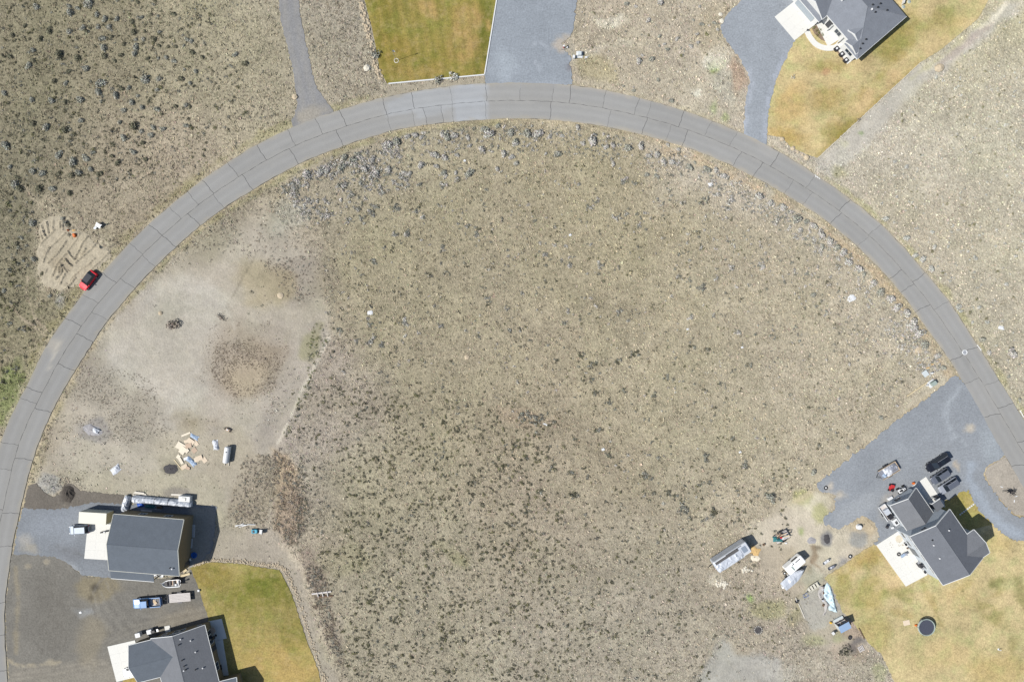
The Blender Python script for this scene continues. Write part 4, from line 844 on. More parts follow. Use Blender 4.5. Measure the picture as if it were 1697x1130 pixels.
SMALL = [((880, 280, 3.767), ('lav', 'grey'), [(410,190,22),(370,245,24),(290,95,18),(585,80,24),(720,40,18),(785,50,18),(865,135,20),(790,190,18),(650,90,20),(535,300,24),(590,275,20),(710,280,18),(675,350,18),(430,600,24),(245,605,24),(925,670,22),(985,685,14),(1160,680,16),(1060,750,32),(1365,725,20),(1445,610,18),(1260,620,24),(1080,190,35),(1230,225,30),(950,215,18),(230,890,20),(205,955,20),(605,945,18),(550,890,25),(1135,915,18),(995,935,22),(1290,1020,25),(990,405,16),(1060,490,20),(970,460,16),(215,485,18),(145,475,18),(90,550,24),(195,575,16)]),
 ((860, 560, 3.767), ('grey', 'dark'), [(235,140,22),(390,105,22),(465,155,26),(700,110,22),(740,95,22),(1070,60,24),(1170,75,22),(1440,170,20),(605,150,24),(920,245,22),(655,325,24),(465,330,22),(400,260,18),(460,260,20),(845,365,24),(565,400,25),(1255,285,18),(30,500,50),(110,500,40),(220,530,20),(500,585,28),(345,630,14),(1170,745,32),(555,735,24),(775,865,26),(820,870,20),(1330,625,20),(1410,800,25),(1580,980,45),(1020,1070,50),(1210,1090,30),(930,965,25),(980,990,25),(845,970,18),(1130,910,18),(1190,905,20),(45,755,18),(130,955,24),(210,810,24),(430,870,20),(320,845,22),(340,970,30),(540,1020,16),(625,1080,12),(45,1090,25)]),
 ((430, 280, 3.767), ('grey', 'grey', 'lav'), [(710,45,30),(930,30,24),(800,15,24),(1000,95,22),(1150,40,30),(1140,100,25),(1240,70,22),(1300,30,28),(710,230,25),(700,275,25),(620,250,22),(635,315,22),(555,325,22),(855,240,32),(975,265,22),(1025,300,24),(840,400,24),(915,410,28),(785,490,16),(715,580,22),(1150,495,24),(1300,360,22),(1360,410,22),(1430,815,22),(1545,870,18),(1640,775,18),(905,965,24),(1135,980,24),(695,970,20),(500,1010,22),(605,1075,20),(690,1075,30),(765,1100,24),(1560,1010,22),(1370,1035,20),(580,165,28),(515,110,30),(640,90,30),(1100,855,18),(765,120,20)])]
stuff = {'sage': [], 'weed': []}       # x, y, radius, kind
for (x0, y0, s_), kinds, pts in SMALL:
    for x, y, r in pts:
        q = r / s_
        for _ in range(4 + int(q * .7)):
            stuff['sage'].append((x0 + x / s_ + rs.gauss(0, q * .42), y0 + y / s_ + rs.gauss(0, q * .42), min(q, 8) * S * rs.uniform(.32, .6), rs.choice(kinds) if q < 8 else 'grey'))
for r, x, y, rad, kind, label, group in big[300:]: stuff['sage'].append((x, y, rad, kind))
def scatter(poly, n, r0, r1, kinds, where='sage', clump=0.35, pw=1.6, thr=-.25):
    xs = [p[0] for p in poly]; ys = [p[1] for p in poly]
    got = 0; tries = 0
    g = np.random.default_rng(len(poly) * 31 + n)
    x = g.uniform(min(xs), max(xs), n * 8); y = g.uniform(min(ys), max(ys), n * 8)
    ok = inside(x, y, poly) & (fbm(x, y, 34, n, 3) > thr + g.normal(0, .35, len(x))) & ~blocked(x, y, 3.0)
    x, y = x[ok][:n], y[ok][:n]
    for a, b in zip(x, y):
        k = g.random()
        stuff[where].append((a, b, r0 + (r1 - r0) * k ** pw, kinds[g.integers(len(kinds))]))
        if g.random() < clump:
            stuff[where].append((a + g.normal(0, 4), b + g.normal(0, 4), r0 + (r1 - r0) * g.random() ** 2 * .8, kinds[g.integers(len(kinds))]))
scatter([(0, 0), (340, 0), (430, 170), (330, 270), (200, 300), (60, 330), (0, 340)], 620, .15, .5, ('dark', 'dark', 'grey', 'green'))
scatter([(0, 0), (420, 0), (460, 200), (330, 290), (60, 330), (0, 340)], 420, .12, .3, ('grey', 'dark', 'grey'))
scatter([(500, 0), (600, 0), (640, 150), (560, 175), (512, 70)], 260, .12, .28, ('dark', 'brown', 'green'), 'weed')
scatter([(360, 120), (480, 110), (484, 200), (400, 250), (300, 300)], 200, .1, .26, ('dark', 'brown', 'green'), 'weed')
scatter([(0, 330), (60, 330), (40, 500), (80, 560), (0, 700)], 110, .2, .6, ('dark', 'green', 'grey'))
scatter([(480, 650), (560, 620), (760, 650), (1000, 740), (1120, 900), (1180, 1130), (570, 1130), (540, 1000), (500, 800)], 1000, .22, .46, ('dark', 'green', 'dark', 'grey'), clump=.2)
scatter([(480, 650), (560, 620), (760, 650), (1000, 740), (1120, 900), (1180, 1130), (570, 1130), (540, 1000), (500, 800)], 900, .1, .26, ('dark', 'green', 'grey', 'weed'), clump=.3)
scatter([(560, 640), (900, 700), (1000, 1130), (580, 1130)], 820, .27, .46, ('dark', 'green', 'dark'), clump=.2)
scatter([(540, 260), (1050, 270), (1420, 470), (1540, 620), (1300, 800), (1100, 900), (1000, 740), (760, 650), (540, 620)], 1300, .12, .32, ('grey', 'dark', 'green', 'lav'), clump=.2)
scatter([(540, 260), (1050, 270), (1420, 470), (1540, 620), (1300, 800), (1100, 900), (1000, 740), (760, 650), (540, 620)], 420, .24, .48, ('grey', 'dark', 'lav', 'grey'), clump=.35)
scatter([(1120, 760), (1320, 780), (1300, 900), (1180, 1100), (1120, 960)], 160, .16, .42, ('grey', 'dark', 'green'))
scatter([(1180, 950), (1330, 980), (1300, 1090), (1200, 1060)], 60, .14, .34, ('grey', 'green'))
_band = lambda a, b, t0, t1: _out2(a, b, t0) + _out2(a, b, t1)[::-1]
scatter(_band(106, 124, -.3, -1.7), 620, .15, .48, ('lav', 'lav', 'grey'), clump=.5, pw=1.2)
scatter(_band(64, 108, -.2, -.95), 420, .14, .4, ('lav', 'grey'), clump=.4)
scatter(_band(22, 64, -.32, -1.0), 1000, .14, .42, ('lav', 'lav', 'grey'), clump=.5, pw=1.2)
scatter(_band(22, 64, -.9, -2.4), 160, .16, .4, ('lav', 'grey'), clump=.3)
scatter(_band(16, 60, 1.12, 1.45), 60, .2, .5, ('pale', 'green', 'pale'), clump=.3)
scatter([(1540, 130), (1697, 20), (1697, 640), (1600, 500), (1420, 300)], 300, .14, .42, ('pale', 'pale', 'pale', 'green'), clump=.3)
scatter([(955, 0), (1200, 0), (1225, 200), (1060, 150), (955, 135)], 70, .14, .36, ('green', 'grey', 'lav'))
scatter([(340, 0), (455, 0), (480, 180), (440, 215), (400, 160)], 130, .14, .3, ('weed', 'grey', 'brown'), 'weed')
scatter([(500, 0), (600, 0), (640, 150), (560, 175), (512, 70)], 420, .12, .32, ('weed', 'brown', 'grey', 'weed'), 'weed')
scatter(_band(125, 165, 1.1, 2.4), 420, .12, .34, ('weed', 'brown', 'lush', 'weed'), 'weed')
scatter(_band(166, 188, 1.06, 1.9), 160, .14, .36, ('weed', 'lush', 'green'), 'weed')
scatter([(452, 745), (480, 760), (500, 820), (505, 880), (480, 905), (456, 880), (462, 820)], 330, .18, .5, ('weed', 'twig', 'weed', 'brown', 'grey'), 'weed', clump=.5, thr=-.6)
scatter([(500, 740), (520, 900), (495, 900), (488, 800)], 80, .2, .5, ('dark', 'grey'), 'weed')
scatter([(502, 940), (535, 935), (560, 1060), (570, 1110), (540, 1060), (520, 1000)], 330, .18, .48, ('twig', 'weed', 'grey', 'brown'), 'weed', clump=.5, thr=-.6)
scatter([(408, 755), (445, 750), (466, 770), (452, 830), (440, 862), (395, 868), (372, 860), (385, 810)], 330, .14, .36, ('brown', 'weed', 'grey'), 'weed', clump=.5, thr=-.6)
scatter([(355, 570), (430, 555), (470, 600), (450, 650), (390, 660), (350, 620)], 1500, .07, .21, ('brown', 'twig', 'weed', 'twig'), 'weed', thr=-.35)
scatter([(340, 540), (450, 530), (500, 600), (470, 680), (380, 690), (330, 630)], 500, .06, .18, ('brown', 'twig', 'weed'), 'weed', thr=-.1)
scatter([(430, 430), (540, 420), (560, 500), (480, 500)], 220, .12, .34, ('twig', 'grey', 'brown'), 'weed')
scatter([(110, 600), (250, 620), (280, 720), (200, 740), (120, 700)], 1300, .06, .2, ('twig', 'grey', 'brown'), 'weed')
scatter([(80, 700), (360, 690), (370, 810), (100, 800)], 260, .08, .2, ('grey', 'brown', 'green'), 'weed')
scatter([(300, 330), (440, 300), (520, 420), (320, 420)], 260, .12, .3, ('weed', 'grey', 'brown'), 'weed')
scatter([(520, 530), (545, 560), (500, 680), (480, 730), (470, 720), (505, 640)], 90, .2, .45, ('lush', 'grey', 'green'), 'weed')
scatter([(1180, 890), (1460, 1030), (1440, 1130), (1200, 1080)], 200, .08, .22, ('weed', 'green', 'grey'), 'weed')
PROT = {k: [leaf_dome(n, 90 + i, .44) for i in range(5)] for k, n in (('sage', 42), ('weed', 26))}
for where, nm, lab in (('sage', 'sagebrush_scatter', 'the many small sagebrush tufts scattered over the open fields'), ('weed', 'dry_weeds', 'low brown dry weeds growing in patches on the disturbed ground')):
    arr = [s_ for s_ in stuff[where]]
    X = np.array([a[0] for a in arr]); Y = np.array([a[1] for a in arr])
    keep = ~blocked(X, Y, 2.0) & (np.hypot((X - 412) / 30, (Y - 622) / 24) > .35 + .75 * np.random.default_rng(5).random(len(X)))
    g = np.random.default_rng(77)
    VV, FF, CC = [], [], []; n0 = 0
    for (x, y, r, kind), k in zip(arr, keep):
        if not k: continue
        v, f = PROT[where][g.integers(5)]
        a = g.uniform(0, 6.28); co, si = math.cos(a), math.sin(a)
        rr = r * 1.0
        w = np.stack([(v[:, 0] * co - v[:, 1] * si) * rr * g.uniform(.8, 1.15) + (x - CX) * S, (v[:, 0] * si + v[:, 1] * co) * rr * g.uniform(.8, 1.15) + (CY - y) * S, v[:, 2] * rr * (.95 if where == 'sage' else .7) - .03], 1)
        VV.append(w); FF.append(f + n0); n0 += len(v)
        CC.append(leaf_cols(kind, len(f), g) * g.uniform(.82, 1.22))
    o = soup(nm, np.concatenate(VV), np.concatenate(FF), 'plants', cols=np.concatenate(CC))
    tag(o, lab, 'shrubs' if where == 'sage' else 'weeds', kind='stuff')

# dry bunch grass: a fine cover of small tufts on every piece of open ground
g = np.random.default_rng(12)
NT = 150000
x = g.uniform(-30, 1728, NT); y = g.uniform(-30, 1160, NT)
dens = .80 + .35 * fbm(x, y, 26, 200, 3)
lot = np.exp(-(((x - 290) / 110) ** 2 + ((y - 560) / 90) ** 2)) * 1.0 + np.exp(-(((x - 330) / 90) ** 2 + ((y - 760) / 60) ** 2)) * .8 + np.exp(-(((x - 1390) / 60) ** 2 + ((y - 900) / 50) ** 2)) * .7 + np.exp(-(((x - 1350) / 30) ** 2 + ((y - 1010) / 40) ** 2)) * .9
ok = (g.random(NT) < dens * .8 - lot - .48 * inside(x, y, LOT) - .75 * inside(x, y, YARD)) & ~blocked(x, y, 1.5) & ~inside(x, y, DUG) & ~((g.random(NT) < .88) & sum(inside(x, y, q) for q in BARE).astype(bool))
x, y = x[ok], y[ok]
n = len(x)
c = paint(x, y, base_col(x, y), GP)
c = c * np.clip(1.20 + g.normal(0, .28, n) + .20 * fbm(x, y, 11, 301, 3) + .14 * fbm(x, y, 34, 311, 3), .5, 2.1)[:, None] * (1 + g.normal(0, .035, (n, 3)))
straw = g.random(n) < .13 + .10 * fbm(x, y, 20, 321, 2)
sb = np.where(x > 1300, .05, np.where(y > 640, .38, .32))[straw][:, None]
c[straw] = c[straw] * (1 - sb) + A(228, 214, 182)[None, :] * sb
dark = g.random(n) < .035
c[dark] *= .6
r = g.uniform(.10, .26, n) * np.where(g.random(n) < .06, 1.5, 1)
ang = g.uniform(0, 6.28, n)
VV = np.zeros((n, 12, 3)); wx = (x - CX) * S; wy = (CY - y) * S
for b in range(4):
    a = ang + b * 1.57 + g.normal(0, .3, n)
    ca, sa = np.cos(a), np.sin(a)
    h = r * g.uniform(.3, .75, n)
    VV[:, b * 3 + 0] = np.stack([wx + ca * r * .15 - sa * r * .5, wy + sa * r * .15 + ca * r * .5, np.full(n, -.02)], 1)
    VV[:, b * 3 + 1] = np.stack([wx + ca * r * .15 + sa * r * .5, wy + sa * r * .15 - ca * r * .5, np.full(n, -.02)], 1)
    VV[:, b * 3 + 2] = np.stack([wx + ca * r * 1.0, wy + sa * r * 1.0, h], 1)
F = (np.arange(n)[:, None, None] * 12 + np.arange(12).reshape(4, 3)[None]).reshape(-1, 3)
o = soup('dry_grass', VV.reshape(-1, 3), F, 'plants', cols=np.repeat(c, 12, axis=0))
tag(o, 'short dry straw coloured bunch grass covering the open ground', 'grass', kind='stuff')

# larger bunches of the same grass, pale on the sunny side
g = np.random.default_rng(31)
NB = 26000
x = g.uniform(-30, 1728, NB); y = g.uniform(-30, 1160, NB)
ok = (g.random(NB) < .62 + .40 * fbm(x, y, 30, 401, 3) - .85 * inside(x, y, LOT) - .9 * inside(x, y, YARD)) & ~blocked(x, y, 2.5) & ~inside(x, y, DUG) & ~sum(inside(x, y, q) for q in BARE).astype(bool)
x, y = x[ok], y[ok]
c = paint(x, y, base_col(x, y), GP)
P5 = [leaf_dome(11, 300 + i, .62, .6) for i in range(6)]
VV, FF, CC = [], [], []; n0 = 0
rr = g.uniform(.15, .40, len(x)) * np.where(g.random(len(x)) < .1, 1.35, 1.0); aa = g.uniform(0, 6.28, len(x)); tt = np.where(x > 1300, np.clip(1.12 + g.normal(0, .12, len(x)), .8, 1.3), np.clip(1.26 + g.normal(0, .22, len(x)), .7, 1.9))
for i in range(len(x)):
    v, f = P5[i % 6]
    co, si = math.cos(aa[i]), math.sin(aa[i])
    VV.append(np.stack([(v[:, 0] * co - v[:, 1] * si) * rr[i] + (x[i] - CX) * S, (v[:, 0] * si + v[:, 1] * co) * rr[i] + (CY - y[i]) * S, v[:, 2] * rr[i] * 1.1 - .03], 1))
    FF.append(f + n0); n0 += len(v)
    CC.append(np.repeat((c[i] * tt[i])[None], len(v), 0))
o = soup('bunch_grass', np.concatenate(VV), np.concatenate(FF), 'plants', cols=np.concatenate(CC))
tag(o, 'straw coloured grass bunches spread over the open ground', 'grass', kind='stuff')
# ---------------------------------------------------------------- buildings
mm('shingle_slate', (104, 112, 122), rough=.9, var=.16, scale=.9, bump=.02)
mm('shingle_grey', (120, 123, 129), rough=.9, var=.16, scale=.9, bump=.02)
mm('shingle_blue', (114, 118, 126), rough=.9, var=.16, scale=.9, bump=.02)
mm('shingle_light', (136, 141, 150), rough=.9, var=.16, scale=.9, bump=.02)
mm('wall_brown', (150, 135, 108), rough=.8, var=.05)
mm('wall_blue', (196, 204, 212), rough=.8, var=.05)
mm('wall_white', (232, 233, 232), rough=.8, var=.04)
mm('trim_white', (236, 238, 238), rough=.6, var=.03)
mm('trim_tan', (206, 206, 196), rough=.6, var=.03)
mm('metal_roof', (120, 128, 138), rough=.6, var=.08)
mm('window_frame', (225, 228, 228), rough=.5, var=.03)
M['window_glass'] = mat('window_glass', (.02, .03, .045), rough=.08, spec=.6, var=.05)
mm('door_grey', (176, 186, 194), rough=.6, var=.05)
mm('door_dark', (80, 82, 86), rough=.6, var=.05)
mm('vent_dark', (46, 48, 52), rough=.7)
mm('vent_white', (235, 236, 238), rough=.6)

def frame(du):
    d = Vector((du[0], du[1], 0)).normalized()
    return math.atan2(d.y, d.x)

def slab(mb, top, th=.13, m=0):
    n = len(top)
    mb.rings([[(p[0], p[1], p[2] - th) for p in top], top], m)

def gable(t, axis, a0, a1, c, half, ze, zr, roof, wall, trim, ins=(.35, .35), eave=.35, ends=(True, True), walls=True, names=('roof_slope', 'wall')):
    """gabled block in the local frame of thing t; ridge runs along axis 'u' (x) or 'v' (y) at offset c"""
    X = (lambda a, b, z: (a, b, z)) if axis == 'u' else (lambda a, b, z: (-b, a, z))
    if axis == 'v': c = -c
    sl = (zr - ze) / half
    for s in (-1, 1):
        mb = MB()
        pts = [X(a0, c + s * half, ze), X(a1, c + s * half, ze), X(a1, c, zr), X(a0, c, zr)]
        if s > 0: pts.reverse()
        slab(mb, pts)
        o = mb.build(names[0], roof, t)
        f = MB()          # gutter along the eave
        f.prism([X(a0 + .01, c + s * (half + .01), 0)[:2], X(a1 - .01, c + s * (half + .01), 0)[:2], X(a1 - .01, c + s * (half + .10), 0)[:2], X(a0 + .01, c + s * (half + .10), 0)[:2]], ze - .16, ze - .02)
        f.build('gutter', trim, o)
    cap = MB()
    cap.rings([[X(a, c - .14, zr - .14 * sl + .004), X(a, c, zr + .03), X(a, c + .14, zr - .14 * sl + .004)] for a in (a0, a1)])
    cap.build('ridge_cap', roof, t)
    for k, a in enumerate((a0, a1)):
        if not ends[k]: continue
        d = -.05 if k == 0 else .05
        for s in (-1, 1):
            b = MB()
            q = [(c + s * (half + .04), ze), (c, zr + .02)]
            b.rings([[X(a + e, q0, z + h) for (q0, z, h) in ((q[0][0], q[0][1], -.22), (q[1][0], q[1][1], -.22), (q[1][0], q[1][1], .015), (q[0][0], q[0][1], .015))] for e in sorted((d * .1, d * 2))])
            b.build('rake_board', trim, t)
    if walls:
        w0, w1, hw = a0 + ins[0], a1 - ins[1], half - eave
        zt = ze + sl * eave - .15
        ring = lambda a: [X(a, c - hw, 0), X(a, c - hw, zt), X(a, c, zr - .16), X(a, c + hw, zt), X(a, c + hw, 0)]
        mb = MB(); mb.rings([ring(w0), ring(w1)])
        mb.build(names[1], wall, t)

def window(t, p, n, w, h, frm='window_frame', pane='window_glass', mull=True):
    """framed window on a wall: p bottom centre, n outward normal (local)"""
    n = Vector((n[0], n[1], 0)).normalized(); s = Vector((-n.y, n.x, 0))
    P0 = Vector(p)
    def B(mb, x0, x1, z0, z1, d0, d1):
        mb.prism([tuple((P0 + s * a + n * b)[:2]) for a, b in ((x0, d0), (x1, d0), (x1, d1), (x0, d1))], P0.z + z0, P0.z + z1)
    f = MB()
    B(f, -w / 2 - .09, -w / 2, 0, h, -.02, .06); B(f, w / 2, w / 2 + .09, 0, h, -.02, .06)
    B(f, -w / 2 - .09, w / 2 + .09, h, h + .1, -.02, .065); B(f, -w / 2 - .09, w / 2 + .09, -.1, 0, -.02, .085)
    if mull: B(f, -.025, .025, 0, h, -.01, .045)
    fo = f.build('window', frm, t)
    g_ = MB(); B(g_, -w / 2, w / 2, 0, h, -.015, .02); g_.build('pane', pane, fo)

def door(t, p, n, w, h, m, panels=0):
    n = Vector((n[0], n[1], 0)).normalized(); s = Vector((-n.y, n.x, 0)); P0 = Vector(p)
    def B(mb, x0, x1, z0, z1, d0, d1):
        mb.prism([tuple((P0 + s * a + n * b)[:2]) for a, b in ((x0, d0), (x1, d0), (x1, d1), (x0, d1))], P0.z + z0, P0.z + z1)
    f = MB(); B(f, -w / 2, w / 2, 0, h, -.02, .05)
    o = f.build('garage_door' if panels else 'door', m, t)
    for k in range(panels):
        g_ = MB(); B(g_, -w / 2 + .05, w / 2 - .05, h * k / panels + .04, h * (k + 1) / panels - .04, .05, .075); g_.build('door_panel', m, o)
    if not panels:
        g_ = MB(); B(g_, w / 2 - .16, w / 2 - .08, 1.0, 1.08, .05, .12); g_.build('handle', 'vent_dark', o)

def roof_vent(t, x, y, z, m, h=.35, r=.16, nm='roof_vent'):
    mb = MB(); mb.lathe((x, y, z), [(r * .6, -.1), (r * .6, h * .6), (r, h * .62), (r, h * .85), (r * .4, h)], 8)
    mb.build(nm, m, t)

def slab_thing(name, label, cat, poly, z, m, th=None):
    mb = MB(); c = P(sum(p[0] for p in poly) / len(poly), sum(p[1] for p in poly) / len(poly))
    mb.prism([tuple((P(*p) - c)[:2]) for p in poly], .0, z)
    o = mb.build(name, m, loc=c)
    return tag(o, label, cat) if label else tag(o, kind='structure')

def joint_lines(poly_a, poly_b, n, z, name, o):
    pass

def concrete(poly, z, nu, nv, m='concrete', name='concrete_pad'):
    """pad poured in panels: quad poly (4 px corners) split nu x nv with thin open joints"""
    c = P(sum(p[0] for p in poly) / 4, sum(p[1] for p in poly) / 4)
    root = tag(thing(name, None, None, c), kind='structure')
    q = [P(*p) - c for p in poly]
    g_ = .004
    for i in range(nu):
        for j in range(nv):
            def at(u, v): return (q[0] * (1 - u) + q[1] * u) * (1 - v) + (q[3] * (1 - u) + q[2] * u) * v
            lu = (q[1] - q[0]).length; lv = (q[3] - q[0]).length
            e, f = g_ / lu, g_ / lv
            u0, u1, v0, v1 = i / nu + e, (i + 1) / nu - e, j / nv + f, (j + 1) / nv - f
            mb = MB(); mb.prism([tuple(at(u, v)[:2]) for u, v in ((u0, v0), (u0, v1), (u1, v1), (u1, v0))][::-1], 0.0, z)
            mb.build('concrete_panel', m, root)
    return root

concrete([(146, 868), (192, 868), (190, 928), (140, 925)], .10, 3, 4)                 # at the shop
concrete([(178.3, 1070.5), (224, 1060), (238, 1118), (193.4, 1129)], .10, 3, 4)       # lower left house
concrete([(345, 1029), (367.5, 1024.5), (376, 1057), (352, 1062)], .10, 2, 3)           # its back patio
concrete([(352, 1062), (369.5, 1058.6), (379, 1118), (364, 1120)], .10, 1, 4)
concrete([(1510, 806), (1534, 789.5), (1557, 824), (1534, 842)], .10, 3, 3)           # right house, driveway apron
concrete([(1556, 824), (1563, 830), (1566, 840), (1548, 838)], .09, 1, 2)
concrete([(1451.8, 902.7), (1489, 879), (1537, 951.7), (1500.7, 971)], .12, 4, 5)     # its patio
concrete([(1283.5, 28.6), (1316.6, 67.7), (1352, 40), (1320, 0)], .10, 3, 3)          # top right house
concrete([(1352, 40), (1378, 28), (1400, 60), (1372, 78)], .12, 2, 3)                 # its porch
concrete([(1384, 77), (1402, 64), (1420, 95), (1404, 107)], .12, 1, 3)
concrete([(273, 1037), (281.5, 1035.5), (284, 1049), (275, 1051)], .12, 1, 2)

# ---- shop building, left
shop = thing('workshop_building', 'brown workshop with plain slate grey gable roof and lean-to along its south side', 'workshop', P(0, 0) * 0 + Vector((-70.2, -39.15, 0)), R(-4.6))
gable(shop, 'u', -6.75, 6.75, 0, 5.4, 4.7, 6.2, 'shingle_slate', 'wall_brown', 'trim_tan', ins=(.25, .25), eave=.3)
mb = MB(); slab(mb, [(-6.75, -5.41, 4.4), (-6.75, -7.2, 3.85), (1.6, -7.2, 3.85), (1.6, -5.41, 4.4)][::1]); lo = mb.build('lean_to_roof', 'shingle_slate', shop)
mb = MB(); mb.box((-2.575, -7.26, 3.78), (8.3, .1, .16)); mb.build('gutter', 'trim_white', lo)
for xx in (-6.4, -2.6, 1.3):
    mb = MB(); mb.box((xx, -7.0, 1.87), (.16, .16, 3.72)); mb.build('post', 'trim_tan', shop)
door(shop, (-6.5, 1.6, .05), (-1, 0), 4.2, 3.6, 'door_grey', 5)
door(shop, (-6.5, -2.8, .05), (-1, 0), 3.0, 2.6, 'door_grey', 4)
door(shop, (6.5, -4.2, .05), (1, 0), .95, 2.1, 'door_dark')
window(shop, (2.5, 5.1, 1.6), (0, 1), 1.2, .9); window(shop, (-2.5, 5.1, 1.6), (0, 1), 1.2, .9)
roof_vent(shop, 5.6, -3.9, 5.2, 'vent_white'); roof_vent(shop, 5.1, -3.8, 5.2, 'vent_dark', .2, .12)

# ---- lower left house
_d = Vector((.245, -.9695, 0))
h1 = thing('house', 'brown house with slate grey gable roofs and white trim cut off by the bottom edge', 'house', Vector((-65.05, -56.55, 0)), frame(_d))
gable(h1, 'u', 0, 18, 0, 5.4, 2.95, 5.0, 'shingle_grey', 'wall_brown', 'trim_white', ins=(.35, .35))
gable(h1, 'v', -9.9, .6, 3.95, 3.7, 2.95, 4.55, 'shingle_slate', 'wall_brown', 'trim_white', ends=(True, False), ins=(.35, 1.2))
gable(h1, 'v', 1.0, 8.9, 14.4, 3.0, 2.95, 4.1, 'shingle_slate', 'wall_brown', 'trim_white', ends=(False, True), ins=(1, .4))
for v in (-3.6, -1.1, .2, 3.4): window(h1, (.35, v, 1.0), (-1, 0), .8, 1.1)
for u in (2.1, 3.0, 3.9): window(h1, (u, 5.05, .7), (0, 1), .75, 1.6, mull=False)
door(h1, (5.4, 5.05, .1), (0, 1), 1.0, 2.1, 'door_dark'); window(h1, (8.8, 5.05, 1.0), (0, 1), 1.4, 1.2)
door(h1, (4.0, -9.55, .05), (0, -1), 4.9, 2.2, 'trim_white', 4)
sl = (5.0 - 2.95) / 5.4
for u, v, m_ in ((1.0, 1.2, 'vent_white'), (1.9, .7, 'vent_dark'), (1.9, 2.7, 'vent_white'), (4.3, 3.0, 'vent_white'), (4.9, .6, 'vent_dark'), (6.1, .7, 'vent_dark'), (6.8, .8, 'vent_dark'), (6.9, .5, 'vent_white'), (7.5, 2.3, 'vent_dark'), (7.7, 3.5, 'vent_white')):
    roof_vent(h1, u, v, 5.0 - abs(v) * sl, m_, .28, .14)

# ---- right house, two storeys with a lower garage
_d = Vector((.565, -.825, 0))
h2 = thing('house', 'two-storey pale blue house with grey roof, lower garage wing and white patio', 'house', Vector((79.7, -34.7, 0)), frame(_d))
gable(h2, 'u', 0, 11.15, 0, 4.6, 5.6, 7.5, 'shingle_blue', 'wall_blue', 'trim_white', ins=(.4, .3))
gable(h2, 'u', -5.5, .38, -.37, 3.06, 2.65, 4.45, 'shingle_grey', 'wall_blue', 'trim_white', ends=(True, False), ins=(.4, .05))
gable(h2, 'v', 1.5, 6.2, 8.45, 2.65, 5.585, 6.7, 'shingle_grey', 'wall_blue', 'trim_white', ends=(False, True), ins=(.5, .3), eave=.3)
mb = MB(); slab(mb, [(-1.3, 3.3, 3.15), (-1.3, 5.2, 2.75), (.38, 5.2, 2.75), (.38, 3.3, 3.15)][::-1]); mb.build('porch_roof', 'shingle_grey', h2)
mb = MB(); mb.box((-1.38, 4.25, 2.92), (.12, 2.0, .2)); mb.build('rake_board', 'trim_white', h2)
for u, v in ((-1.1, 5.0), (-1.1, 3.5)):
    mb = MB(); mb.box((u, v, 1.3), (.14, .14, 2.5)); mb.build('post', 'trim_white', h2)
door(h2, (.4, 4.1, .1), (-1, 0), 1.0, 2.1, 'door_dark')
door(h2, (-2.6, 2.34, .1), (0, 1), 4.6, 2.1, 'door_grey', 4)
window(h2, (-5.1, -1.2, 1.0), (-1, 0), 1.2, 1.0)
for u in (1.2, 3.2): window(h2, (u, -4.25, 1.0), (0, -1), 1.1, 1.2); window(h2, (u, -4.25, 3.7), (0, -1), 1.1, 1.2)
door(h2, (5.4, -4.25, .1), (0, -1), 1.8, 2.1, 'window_glass'); window(h2, (5.6, -4.25, 3.7), (0, -1), 1.4, 1.2); window(h2, (8.4, -4.25, 1.0), (0, -1), 1.4, 1.2); window(h2, (8.6, -4.25, 3.7), (0, -1), 1.4, 1.2)
window(h2, (.4, -1.5, 5.0), (-1, 0), 1.0, .8)
sl = (7.5 - 5.6) / 4.6
for u, v, m_ in ((2.2, -1.9, 'vent_dark'), (3.2, -2.2, 'vent_white'), (6.0, -2.6, 'vent_white'), (2.4, 1.7, 'vent_white')):
    roof_vent(h2, u, v, 7.5 - abs(v) * sl, m_, .3, .15)

# ---- top right house with hip roof
_a = Vector((.757, .654, 0))
h3 = thing('house', 'white house with blue-grey hip roof and small front gables in the top right', 'house', Vector((67.3, 54.9, 0)), frame(_a))
ze, zr = 2.7, 5.24
for top in ([(0, 0, ze), (12.7, 0, ze), (6.35, 6.35, zr)], [(12.7, 0, ze), (12.7, 20, ze), (6.35, 20, zr), (6.35, 6.35, zr)], [(0, 3.9, ze), (0, 0, ze), (6.35, 6.35, zr), (6.35, 20, zr), (.9, 20, ze + .36), (.9, 3.9, ze + .36)]):
    mb = MB(); slab(mb, top); mb.build('roof_slope', 'shingle_light', h3)
mb = MB(); mb.tube([(.1, .1, ze + .05), (6.35, 6.35, zr + .02), (6.35, 20, zr + .02)], .06); mb.tube([(12.6, .1, ze + .05), (6.35, 6.35, zr + .02)], .06); mb.build('ridge_cap', 'shingle_light', h3)
mb = MB(); mb.prism([(.45, .45), (12.25, .45), (12.25, 20), (1.3, 20), (1.3, 4.0), (.45, 4.0)], 0, 2.72); mb.build('wall', 'wall_white', h3)
for nm, pts in (('gutter', [(-.06, -.06), (12.76, -.06), (12.76, .0), (-.06, 0)]), ('gutter', [(-.1, -.06), (-.005, -.06), (-.005, 3.9), (-.1, 3.9)])):
    mb = MB(); mb.prism(pts, ze - .14, ze + .0); mb.build(nm, 'trim_white', h3)
mb = MB(); mb.prism([(.80, 3.95), (.89, 3.95), (.89, 10.3), (.80, 10.3)], ze + .22, ze + .36); mb.build('gutter', 'trim_white', h3)
gable(h3, 'u', .25, 2.7, 2.5, 1.6, 3.02, 3.72, 'shingle_light', 'wall_white', 'trim_white', ends=(True, False), walls=False)
gable(h3, 'u', 1.8, 3.9, 3.9, 1.5, 3.5, 4.22, 'shingle_light', 'wall_white', 'trim_white', ends=(True, False), walls=False)
